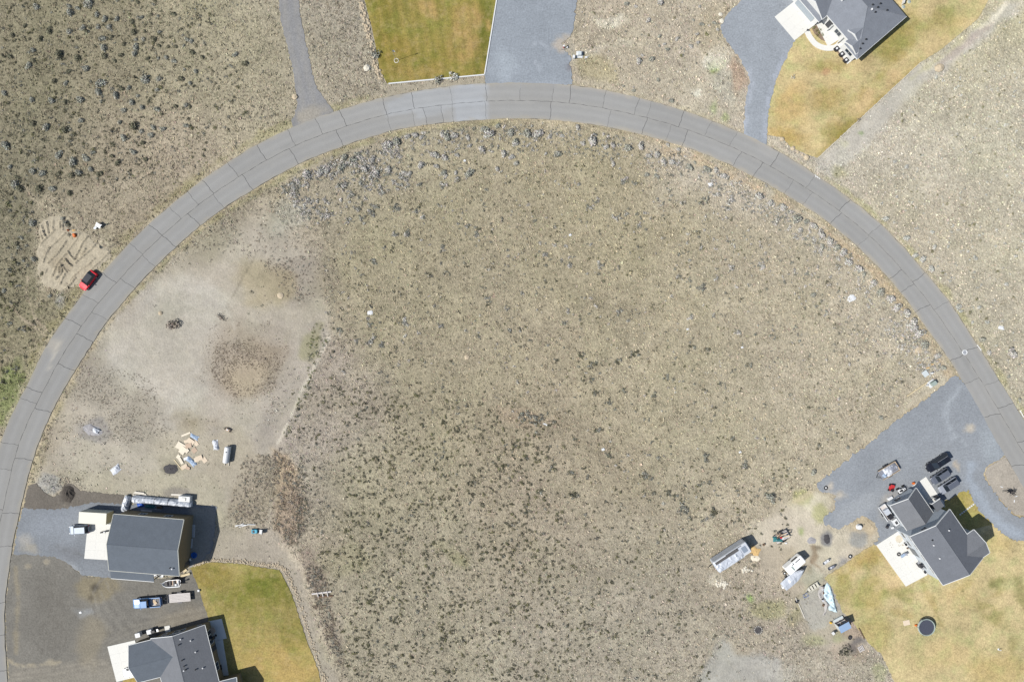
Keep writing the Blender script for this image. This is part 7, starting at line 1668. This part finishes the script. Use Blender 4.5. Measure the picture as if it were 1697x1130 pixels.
part(t, 'body', 'plastic_white', lambda b: (b.rbox((.35, 0, .62), (.75, .5, .3), .12), b.rbox((-.5, 0, .62), (.6, .8, .16), .1))); part(t, 'seat', 'stove_black', lambda b: b.rbox((-.25, 0, .76), (.7, .32, .14), .1)); part(t, 'handlebar', 'stove_black', lambda b: b.tube([(.25, -.4, .95), (.35, 0, .9), (.25, .4, .95)], .03, 5)); part(t, 'rack', 'steel_dark', lambda b: [b.box((.75, y, .74), (.4, .04, .04)) for y in (-.25, -.08, .08, .25)])
for x in (-.6, .62):
    for y in (-.45, .45): part(t, 'wheel', 'tyre', lambda b: b.rings([[(x + .28 * math.cos(a), y + d, .28 + .28 * math.sin(a)) for a in [6.283 * i / 10 for i in range(10)]] for d in (-.12, .12)]))
boxy('orange_bucket', 'orange bucket at the upper corner of the white garage apron', 'bucket', 1514, 800.5, (.5, .42, .45), 'plastic_orange', 30, .16)
boxy('white_box', 'low white box on the gravel corner of the garage wing', 'box', 1475, 825.3, (1.0, .55, .45), 'plastic_white', 30, .08)
t = thing('patio_set', 'white table frame with chairs in the shade by the garage gable', 'table', at(1507, 813, .5), R(30)); part(t, 'table_top', 'plastic_white', lambda b: b.rbox((0, 0, .7), (1.2, .6, .05), .06)); part(t, 'leg', 'steel', lambda b: [b.box((x, y, .34), (.05, .05, .68)) for x in (-.5, .5) for y in (-.22, .22)])
t = thing('camper_shell', 'open white trailer holding a silver box and a black box beside the garage wall', 'trailer', at(1468, 849, .6), R(-56))
part(t, 'bed', 'plank', lambda b: b.box((0, 0, .5), (3.3, 1.4, .08)))
for s in (-1, 1): part(t, 'side_rail', 'plastic_white', lambda b: b.box((0, s * .72, .72), (3.3, .07, .36)))
part(t, 'headboard', 'plastic_white', lambda b: b.box((-1.65, 0, .72), (.07, 1.4, .36)))
for s in (-1, 1): wheel(t, .2, s * .82, .3, .18)
boxy('silver_box', 'silver lidded box on the open white trailer beside the garage', 'box', 1469.5, 847.5, (1.1, .95, .75), 'tarp_silver', -56, .05, .54)
boxy('black_box', 'black box on the open white trailer beside the garage', 'box', 1475.5, 856, (.75, .9, .75), 'stove_black', -56, .05, .54)
t = thing('garbage_cart', 'white sink unit with dark bowl between the open trailer and the patio', 'sink', at(1484, 864.5, .5), R(-56)); part(t, 'cabinet', 'plastic_white', lambda b: b.rbox((0, 0, .4), (1.3, .95, .8), .06)); part(t, 'bowl', 'steel_dark', lambda b: b.rbox((.1, 0, .805), (.6, .5, .03), .08)); part(t, 'tap', 'steel', lambda b: b.tube([(-.3, 0, .8), (-.3, 0, 1.1), (-.1, 0, 1.1)], .03, 5))
t = thing('kettle_grill', 'small black kettle grill on the gravel left of the patio corner', 'barbecue', at(1469.5, 872.5, .5)); part(t, 'bowl', 'stove_black', lambda b: b.lathe((0, 0, .45), [(.08, 0), (.3, .15), (.32, .25), (.25, .4), (.05, .48)], 14)); part(t, 'leg', 'steel', lambda b: [b.tube([(.2 * math.cos(a), .2 * math.sin(a), .5), (.3 * math.cos(a), .3 * math.sin(a), 0)], .02, 4) for a in (0, 2.1, 4.2)])
boxy('white_planter', 'white box beside the small black kettle grill', 'box', 1479, 874, (.5, .4, .35), 'plastic_white', 20)
boxy('storage_bin', 'grey-blue wheeled bin on the slab by the house entrance', 'bin', 1552.5, 825, (.9, .75, 1.1), 'tarp_dark', 30, .08)
t = thing('round_rug', 'round beige mat on the white patio', 'mat', P(1489.5, 892.3) + Vector((0, 0, .12))); part(t, 'mat', 'mat_beige', lambda b: b.lathe((0, 0, 0), [(.72, 0), (.72, .02), (.1, .025)], 24)); part(t, 'border', 'cream', lambda b: b.torus((0, 0, .015), .72, .02, 24, 4))
for i, (a, b, r_, lab) in enumerate(((1501, 902, .22, 'dark round pot on the patio near the house wall, upper'), (1503.5, 908, .15, 'small brown pot on the patio near the house wall, lower'), (1498.5, 899.3, .1, 'tiny dark pot above the dark round pot on the patio'))):
    t = thing('flower_pot', lab, 'pot', at(a, b, .25) + Vector((0, 0, .12))); part(t, 'pot', 'stove_black' if i != 1 else 'wood_dark', lambda q: q.lathe((0, 0, 0), [(r_ * .7, 0), (r_, .35), (r_ * .8, .35)], 12)); part(t, 'soil', 'soil_dark', lambda q: q.lathe((0, 0, .3), [(r_ * .8, 0), (r_ * .7, .03)], 12))
t = thing('tyre_swing', 'grey tyre lying on the white patio', 'tyre', P(1488.3, 917.5) + Vector((0, 0, .12))); part(t, 'tyre', 'steel_dark', lambda b: b.torus((0, 0, .12), .27, .11, 16, 8)); part(t, 'inner_ring', 'plank', lambda b: b.torus((0, 0, .1), .16, .03, 14, 4))
t = thing('patio_lounger', 'blue-grey folding lounger beside the tyre on the white patio', 'lounger', at(1496.5, 919.5, .3) + Vector((0, 0, .12)), R(35)); part(t, 'seat', 'bag_blue', lambda b: b.box((-.1, 0, .32), (.9, .55, .05))); part(t, 'backrest', 'tarp_grey', lambda b: b.rings([[(.35, -.27, .33), (.35, .27, .33), (.39, .27, .33), (.39, -.27, .33)], [(.62, -.27, .8), (.62, .27, .8), (.66, .27, .8), (.66, -.27, .8)]])); part(t, 'legs', 'steel_dark', lambda b: [b.box((x, y, .15), (.04, .04, .3)) for x in (-.5, .3) for y in (-.25, .25)])
t = thing('patio_grill', 'dark gas grill against the house wall at the end of the patio', 'barbecue', at(1524.5, 936.5, .7) + Vector((0, 0, .12)), R(-55)); part(t, 'cabinet', 'stove_black', lambda b: b.rbox((0, 0, .42), (.95, .55, .8), .05)); part(t, 'lid', 'steel_dark', lambda b: b.rbox((0, 0, .96), (.9, .55, .28), .12)); part(t, 'side_shelf', 'steel', lambda b: b.box((-.72, 0, .84), (.45, .45, .04))); part(t, 'side_shelf', 'steel', lambda b: b.box((.72, 0, .84), (.45, .45, .04)))
t = thing('patio_chair', 'dark chair at the lower corner of the patio beside the grill', 'chair', at(1533, 947, .4) + Vector((0, 0, .12)), R(-55)); part(t, 'seat', 'stove_black', lambda b: b.rbox((0, 0, .42), (.55, .55, .08), .08)); part(t, 'backrest', 'stove_black', lambda b: b.rbox((0, .28, .7), (.55, .07, .55), .03)); part(t, 'legs', 'steel', lambda b: [b.box((x, y, .2), (.04, .04, .4)) for x in (-.22, .22) for y in (-.22, .22)])
for i in range(8):
    f = i / 7
    tag(board('stepping_stone', 'white stepping stone of the row crossing the lawn strip beside the right house', 'stepping stone', 1591 + 22 * f - 1.2, 852 - 16.5 * f + .4, 1591 + 22 * f + 1.2, 852 - 16.5 * f - .4, .3, .05, 'plastic_white', .03, 'stepping stones on the lawn strip'), None)
t = thing('bare_sapling', 'black tangled bare sapling lying on the round dirt island', 'sapling', P(1668.5, 816)); g = random.Random(3)
part(t, 'trunk', 'stove_black', lambda b: b.tube([(0, 0, 0), (.3, .25, .35), (.55, .4, .55)], .07, 5)); part(t, 'branches', 'stove_black', lambda b: [b.tube([(.3 + g.uniform(-.2, .3), .3 + g.uniform(-.2, .3), .4), (.5 + g.gauss(0, .5), .35 + g.gauss(0, .4), .6 + g.uniform(-.2, .3)), (.7 + g.gauss(0, .6), .3 + g.gauss(0, .45), .4 + g.uniform(-.2, .3))], .045, 4) for _ in range(12)])
for i, (a, b) in enumerate(((1660, 806.5), (1684, 822), (1681, 830))): boxy('white_marker', ('upper', 'right', 'lower')[i] + ' white scrap on the dirt island beside the black sapling', 'litter', a, b, (.5, .16, .08), 'plastic_white', (-25, 10, 80)[i], .03)

# ---------------------------------------------------------------- lower right junk yard
t = thing('travel_trailer', 'long silver travel trailer half covered by a wrinkled grey tarp at the field edge', 'travel trailer', at(1211.5, 920.5, 1.8), R(33))
part(t, 'body', 'tarp_silver', lambda b: b.rbox((0, 0, 1.55), (7.7, 2.3, 2.3), .28)); part(t, 'chassis', 'steel_dark', lambda b: (b.box((0, 0, .36), (7.4, .9, .12)), b.tube([(-3.8, 0, .42), (-5.0, 0, .5)], .06, 6)))
part(t, 'roof_edge', 'plastic_white', lambda b: (b.box((0, 1.02, 2.72), (7.3, .12, .05)), b.box((0, -1.02, 2.72), (7.3, .12, .05)), b.box((3.6, 0, 2.721), (.12, 1.9, .05))))
part(t, 'roof_window', 'paint_silver', lambda b: b.rbox((2.75, 0, 2.735), (.95, 1.2, .06), .15)); part(t, 'awning', 'tarp_dark', lambda b: b.box((-.9, .66, 2.755), (5.2, .5, .03))); part(t, 'awning_tube', 'stove_black', lambda b: b.tube([(-1.0, 1.0, 2.78), (2.6, 1.0, 2.78)], .05, 6))
crumple('tarp', None, None, 0, 0, [(-3.75, -1.22), (2.05, -1.22), (2.1, .40), (-3.75, .40)], .26, 'tarp_silver', 0, 41, step=.3, fold=.9, parent=t, z=2.70)
for x in (-.5, .45):
    for s in (-1, 1): wheel(t, x, s * 1.0, .34, .2)
crumple('orange_sheet', 'faded orange sheet lying on the ground at the end of the travel trailer', 'sheet', 1251, 913, jit_poly(2.0, 1.5, .25, 3, 42), .15, 'fabric_orange', -20, 42)
crumple('cream_sheet', 'pale cream sheet lying below the orange sheet by the travel trailer', 'sheet', 1252.5, 924.5, jit_poly(1.6, 1.2, .28, 3, 43), .12, 'cardboard_pale', 10, 43)
boxy('dark_block', 'small dark block between the travel trailer and the junk trailer', 'block', 1266, 902, (.5, .35, .3), 'wood_dark', 30)
t = thing('junk_trailer', 'small trailer piled with boards and a teal tarp in the lower right yard', 'trailer', at(1295.5, 889, .6), R(30))
trailer_base(t, 2.9, 1.7, .5, n=5, mdeck='plank', axle=0, tongue=.9)
for s in (-1, 1): part(t, 'side_rail', 'steel_dark', lambda b: (b.box((0, s * .85, .95), (2.9, .05, .06)), b.box((-1.4, s * .85, .7), (.05, .05, .5)), b.box((1.4, s * .85, .7), (.05, .05, .5))))
for px_, py_, L, W, r_, h_, m_, lab in ((1291, 893.5, 1.9, 1.0, 5, .9, 'tarp_teal', 'teal tarp slumped over the near end of the small junk trailer'), (1299.5, 890, 1.5, .9, 30, 1.0, 'bag_white', 'white plastic sheeting on the small junk trailer'), (1292, 886, 1.2, .8, 30, .7, 'cardboard_brown', 'brown junk heap on the left of the small junk trailer')):
    o = crumple('tarp_heap', lab, 'tarp', px_, py_, jit_poly(L, W, .22, 3, int(py_)), h_, m_, r_, int(py_)); o.location.z = .52
for i, (a, b, c, d) in enumerate(((1289, 885, 1300, 880.5), (1292, 887.5, 1304, 884), (1284, 889, 1291, 882))):
    board('board', ('tan board along the top of the small junk trailer', 'pale board above the white sheeting on the small junk trailer', 'dark board at the left side of the small junk trailer')[i], 'board', a, b, c, d, .2, .06, ('plywood', 'lumber', 'wood_dark')[i], 1.15)
boxy('red_can', 'red fuel can on the small junk trailer', 'can', 1294.5, 890.5, (.4, .3, .4), 'plastic_red', 20, .06, 1.3)
boxy('white_marker', 'small white scrap below the junk trailer', 'litter', 1302.5, 899.5, (.45, .3, .15), 'plastic_white', 10)
t = thing('small_camper', 'boxy white camper with dark strip window beside the covered boat', 'camper', at(1316, 934.5, 1.2), R(41))
part(t, 'body', 'paint_white', lambda b: b.rbox((0, 0, 1.15), (4.1, 1.7, 1.6), .18)); part(t, 'roof_strip', 'stove_black', lambda b: b.box((.95, .45, 1.965), (1.2, .16, .03))); part(t, 'roof_vent', 'stove_black', lambda b: (b.rbox((-.3, .45, 1.98), (.45, .12, .08), .04), b.box((-.15, .62, 1.97), (.1, .3, .04)))); part(t, 'roof_window', 'util_green', lambda b: b.rbox((-.75, -.1, 1.97), (.3, 1.0, .05), .08)); part(t, 'seam', 'cream', lambda b: b.box((.2, 0, 1.957), (.05, 1.6, .02)))
part(t, 'window', 'glass_dark', lambda b: b.box((.6, .86, 1.4), (1.4, .04, .5))); part(t, 'drawbar', 'steel_dark', lambda b: b.tube([(-2.05, 0, .4), (-2.9, 0, .45)], .06, 6))
for s in (-1, 1): wheel(t, -.1, s * .78, .3, .18)
t = thing('spare_wheel', 'spare wheel lying behind the boxy white camper', 'wheel', at(1300.3, 949.5, .1)); part(t, 'tyre', 'tyre', lambda b: b.torus((0, 0, .1), .24, .1, 16, 6)); part(t, 'rim', 'plastic_white', lambda b: b.lathe((0, 0, .05), [(.17, 0), (.17, .08), (.05, .1)], 12))
t = thing('covered_boat', 'motor boat under a white wrinkled cover beside the boxy white camper', 'boat', at(1314, 957.5, 1.0), R(41))
ou = hull(t, 5.2, 1.95, .5, 1.2, 'paint_white', bow=.55, open_=False)
mb = MB(); g = random.Random(6)
mb.rings([[(x, -w * 1.02, g_ + .0), (x + g.gauss(0, .03), -w * .6, g_ + .16 + g.gauss(0, .03)), (x + g.gauss(0, .04), 0, g_ + .30 + (.14 if 3 < i < 7 else 0) + g.gauss(0, .03)), (x + g.gauss(0, .03), w * .6, g_ + .16 + g.gauss(0, .03)), (x, w * 1.02, g_ + .0)] for i, (x, w, z, g_) in enumerate(ou)])
mb.build('cover', 'tarp_silver', t); part(t, 'outboard_motor', 'paint_white', lambda b: (b.rbox((-2.75, 0, 1.15), (.35, .36, .5), .1), b.box((-2.75, 0, .7), (.14, .14, .6)))); part(t, 'trailer_frame', 'steel_dark', lambda b: (b.box((0, 0, .36), (4.6, .1, .1)), b.box((-.8, 0, .36), (.1, 1.5, .1)), b.tube([(2.3, 0, .36), (3.4, 0, .45)], .05, 5), b.box((-.8, .5, .48), (1.6, .08, .14)), b.box((-.8, -.5, .48), (1.6, .08, .14))))
for s in (-1, 1): wheel(t, -.8, s * .85, .28, .17)
for i, (a, b) in enumerate(((1303, 956.5), (1305.5, 952.5))): boxy('white_block', ('lower', 'upper')[i] + ' white plastic float lying between camper and covered boat', 'float', a, b, (.7, .3, .35), 'plastic_white', 41, .1)
t = thing('jon_boat', 'small cream flat boat with four dark cross gaps above the bare plot', 'boat', at(1346.5, 973.2, .4), R(212))
hull(t, 3.0, 1.1, .05, .48, 'cream', bow=.3)
for i, x in enumerate((-1.1, -.45, .2, .8)): part(t, 'bench_seat', 'cream', lambda b: b.rbox((x, 0, .44), (.44, .86 - .12 * max(0, i - 2), .06), .04))
part(t, 'floor', 'stove_black', lambda b: b.box((-.2, 0, .24), (2.3, .62, .02)))
t = thing('sawhorse', 'bent blue metal frame at the corner of the bare plot below the cream boat', 'frame', at(1335, 986.5, .3), R(30)); part(t, 'frame', 'plastic_blue', lambda b: (b.tube([(-.4, -.3, .3), (.45, -.35, .35), (.4, .35, .3), (-.35, .3, .35), (-.4, -.3, .3)], .04, 5))); part(t, 'leg', 'plastic_blue', lambda b: [b.tube([(x, y, 0), (x, y, .32)], .035, 4) for x, y in ((-.4, -.3), (.45, -.35), (.4, .35), (-.35, .3))])
board('white_pole', 'white pole lying along the left side of the bare plot', 'pole', 1323, 999.5, 1333.5, 1024, .13, .12, 'lumber_white')
t = thing('black_post_cap', 'black pump head at the top of the white pole by the bare plot', 'pump', at(1321, 997, .3), R(20)); part(t, 'pump', 'stove_black', lambda b: b.rbox((0, 0, .25), (.5, .35, .45), .08)); part(t, 'pipe', 'plastic_white', lambda b: b.tube([(0, .1, .4), (-.05, .9, .35)], .05, 5)); part(t, 'base', 'stove_black', lambda b: b.box((0, 0, .03), (.6, .5, .06)))
def abs_poly(pts, c): return [((x - c[0]) * S, (c[1] - y) * S) for x, y in pts]
Q = zc([(705, 190), (760, 230), (800, 350), (830, 440), (850, 560), (900, 740), (860, 740), (740, 700), (730, 640), (760, 600), (690, 520), (640, 430), (640, 330), (670, 240)], 1310, 950, 11.3); cc_ = (1378, 992)
crumple('plastic_sheet', 'large pale blue plastic sheet draped along the right side of the bare plot', 'plastic sheet', cc_[0], cc_[1], abs_poly(Q, cc_)[::-1], .5, 'tarp_sky', 0, 51, step=.25, fold=.8)
Q = zc([(530, 340), (560, 300), (520, 270), (600, 240), (660, 240), (660, 300), (640, 430), (690, 520), (760, 600), (700, 690), (660, 790), (600, 800), (650, 720), (640, 600), (620, 520), (560, 480), (530, 420)], 1310, 950, 11.3); cc_ = (1364, 995)
crumple('net_heap', 'grey netting heaped along the left side of the pale blue plastic sheet', 'netting', cc_[0], cc_[1], abs_poly(Q, cc_)[::-1], .35, 'net_grey', 0, 52, step=.25, fold=.9)
g = random.Random(77)
for i in range(7): boxy('scrap', 'small scrap item strewn in the netting by the pale blue sheet', 'scrap', 1358 + g.uniform(0, 9) + i, 971 + i * 5 + g.uniform(-2, 2), (g.uniform(.2, .5), g.uniform(.15, .35), .35), ('stove_black', 'bag_white', 'wood_dark', 'bag_blue')[i % 4], g.uniform(0, 90), .05, group='scraps in the netting')
t = thing('garden_shed', 'little blue-grey shed with open shelves of firewood beside the lower right lawn', 'shed', at(1397.5, 1036.0, 1.6), R(28))
mm('shed_roof', (160, 186, 220), rough=.6, var=.05)
part(t, 'roof', 'shed_roof', lambda b: slab(b, [(-1.15, -.95, 1.95), (1.15, -.95, 1.95), (1.15, .55, 2.25), (-1.15, .55, 2.25)], .07)); part(t, 'back_wall', 'util_pale', lambda b: b.box((0, -.85, .95), (2.1, .06, 1.9)))
for s in (-1, 1): part(t, 'side_wall', 'util_pale', lambda b: b.box((s * 1.02, -.15, .97), (.06, 1.3, 1.9)))
for z in (.35, 1.0): part(t, 'shelf', 'plank', lambda b: b.box((0, .0, z), (2.0, 1.1, .05)))
part(t, 'upright', 'wood_dark', lambda b: [b.box((x, .5, 1.0), (.09, .09, 2.0)) for x in (-.98, 0, .98)])
g = random.Random(4)
part(t, 'shelf_floor', 'util_pale', lambda b: b.box((0, .78, .16), (2.1, .5, .3)))
for i in range(14): tag(board('log', 'split log stacked on the shelves of the little blue-grey shed', 'log', 1391.5 + (i % 7) * 1.9, 1031.5 - (i % 7) * .95, 1393.5 + (i % 7) * 1.9, 1035.3 - (i % 7) * .95, .18, .16, ('plywood', 'wood_dark', 'fabric_orange')[i % 3], 1.03 + .17 * (i // 7), 'logs in the little shed'), None)
boxy('yellow_bucket', 'yellow bucket left of the little blue-grey shed', 'bucket', 1377, 1031.5, (.42, .42, .4), 'plastic_yellow', 10, .18)
t = thing('garden_chair', 'white garden chair with black back on the green patch below the shed', 'chair', at(1381, 1049, .4), R(40)); part(t, 'seat', 'plastic_white', lambda b: b.rbox((0, 0, .42), (.55, .6, .06), .08)); part(t, 'backrest', 'stove_black', lambda b: b.rbox((.28, 0, .68), (.06, .6, .5), .03)); part(t, 'legs', 'plastic_white', lambda b: [b.box((x, y, .2), (.05, .05, .4)) for x in (-.22, .22) for y in (-.24, .24)])
t = thing('fire_ring', 'black iron fire ring below the little blue-grey shed', 'fire ring', at(1408.5, 1056, .1)); part(t, 'ring', 'stove_black', lambda b: b.torus((0, 0, .16), .34, .07, 16, 6)); part(t, 'ash', 'ash_dark', lambda b: b.lathe((0, 0, .05), [(.32, 0), (.1, .06)], 12))
pallet('wooden_pallet', 'wooden pallet with wide dark gaps below the shed at the lawn edge', 'pallet', 1427, 1074.5, 1.15, 1.1, -62 + 90, 4, 'plank')
board('lawn_kerb', 'dark timber kerb along the lawn edge right of the fire ring', 'kerb', 1423, 1040, 1432, 1057.5, .14, .18, 'wood_dark')
t = thing('fire_pit', 'round ash fire pit on the open ground left of the bare plot', 'fire pit', P(1256.5, 1043.3)); part(t, 'stones', 'rock_grey', lambda b: [b.rings([[(.75 * math.cos(a) + k * .16 * math.cos(j * 1.05), .75 * math.sin(a) + k * .16 * math.sin(j * 1.05), z) for j in range(6)] for k, z in ((1, 0), (.9, .12), (.4, .17))]) for a in [6.283 * i / 13 for i in range(13)]]); part(t, 'ash', 'ash_dark', lambda b: b.lathe((0, 0, .01), [(.66, 0), (.4, .06), (.1, .03)], 14))
heap('ash_heap', 'pale ash heap on the bare ground right of the junk trailer', 'ash heap', 1345.5, 895.5, .95, .7, .18, 'ash_pale', 0, 11)
heap('ash_heap', 'dark scorched ash patch beside the pale ash heap', 'ash heap', 1370.5, 893, .7, 1.0, .12, 'ash_dark', 0, 12)
v, f = leaf_dome(130, 5, .25); o = soup('charred_brush', v * np.array([1.7, 1.1, .5]), f, 'plants', cols=leaf_cols('dark', len(f), np.random.default_rng(1)) * .55); o.location = P(1400, 1077); tag(o, 'charred black brush heap below the little shed', 'brush')
t = thing('white_tub', 'white upturned tub on the tan patch left of the patio', 'tub', at(1424.5, 873.2, .4)); part(t, 'tub', 'plastic_white', lambda b: b.lathe((0, 0, 0), [(.52, 0), (.46, .55), (.40, .62), (.05, .63)], 18)); part(t, 'rim', 'plastic_white', lambda b: b.torus((0, 0, .04), .52, .05, 18, 5)); part(t, 'handle', 'stove_black', lambda b: b.tube([(.35, .2, .55), (.55, .35, .75), (.6, .1, .6)], .05, 5))
for a, b, lab in ((1368.7, 808.2, 'tyre with white centre on the corner of the lower right gravel'), (1409, 921.7, 'tyre with white centre on the dirt beside the lower right lawn')):
    t = thing('old_tyre', lab, 'tyre', at(a, b, .1)); part(t, 'tyre', 'tyre', lambda q: q.torus((0, 0, .11), .30, .11, 18, 6)); part(t, 'centre', 'plastic_white', lambda q: q.lathe((0, 0, .03), [(.2, 0), (.2, .05), (.05, .08)], 14))
for a, b, r_, m_, lab in ((1370, 930.3, 36, 'plastic_white', 'white sit-in kayak with dark ends, left of two on the dirt'), (1379, 939.8, 28, 'tarp_grey', 'grey sit-in kayak with dark ends, right of two on the dirt')):
    t = thing('kayak', lab, 'kayak', at(a, b, .3), R(r_)); hull(t, 1.7, .55, .03, .32, m_, bow=.3); part(t, 'seat', 'bag_white', lambda q: q.rbox((-.15, 0, .22), (.35, .34, .08), .05)); part(t, 'end_cap', 'stove_black', lambda q: q.rbox((-.75, 0, .3), (.22, .4, .06), .05)); part(t, 'end_cap', 'stove_black', lambda q: q.rbox((.62, 0, .34), (.25, .3, .06), .05))
g = random.Random(9)
for nm, n_, cx_, cy_, sx_, sy_ in (('white_rubble', 46, 1196, 966, 9, 7), ('white_rubble', 26, 1235, 944, 6, 4)):
    mb = MB()
    for i in range(n_):
        r_ = g.uniform(.08, .28); c = P(cx_ + g.gauss(0, sx_ * .6), cy_ + g.gauss(0, sy_ * .6))
        mb.rings([[(c.x + r_ * k * math.cos(1.05 * j + i), c.y + r_ * k * math.sin(1.05 * j + i), z * r_) for j in range(6)] for k, z in ((1, -.1), (.9, .4), (.4, .7))])
    tag(mb.build(nm, 'rock_pale'), 'pale rubble scattered below the travel trailer' if n_ > 30 else 'pinkish pale rubble near the travel trailer wheels', 'rubble', kind='stuff')
t = thing('trampoline', 'round dark trampoline with pale padded rim on the lower right lawn', 'trampoline', at(1535.5, 1039, .8))
part(t, 'mat', 'tarp_dark', lambda b: b.lathe((0, 0, .80), [(1.48, 0), (1.48, .02), (.2, .015)], 32)); M['tramp_mat'] = mat('tramp_mat', (.05, .055, .075), rough=.6); t.children[0].data.materials[0] = M['tramp_mat']
part(t, 'rim_pad', 'util_green', lambda b: b.torus((0, 0, .84), 1.60, .11, 32, 6)); part(t, 'frame', 'steel', lambda b: b.torus((0, 0, .70), 1.68, .04, 32, 5))
for i in range(6):
    a = i * 1.047
    part(t, 'leg', 'steel', lambda b: b.tube([(1.6 * math.cos(a), 1.6 * math.sin(a), .8), (1.6 * math.cos(a), 1.6 * math.sin(a), 0)], .035, 5)); part(t, 'net_pole', 'stove_black', lambda b: b.tube([(1.72 * math.cos(a), 1.72 * math.sin(a), .4), (1.72 * math.cos(a), 1.72 * math.sin(a), 1.5)], .025, 5))
boxy('orange_ball', 'orange foam block lying against the left side of the trampoline', 'block', 1518, 1035.5, (.45, .35, .3), 'plastic_orange', 20, .12)
boxy('pale_board', 'pale square board lying on the lawn left of the trampoline', 'board', 1502.3, 1031.5, (1.3, 1.0, .06), 'cardboard', 12, .02)
t = thing('sprinkler', 'small white sprinkler standing in the lower right lawn', 'sprinkler', at(1656, 1076, .2)); part(t, 'stand', 'plastic_white', lambda b: b.lathe((0, 0, 0), [(.25, 0), (.08, .1), (.06, .5)], 10)); part(t, 'head', 'plastic_white', lambda b: b.box((0, 0, .52), (.4, .1, .08)))
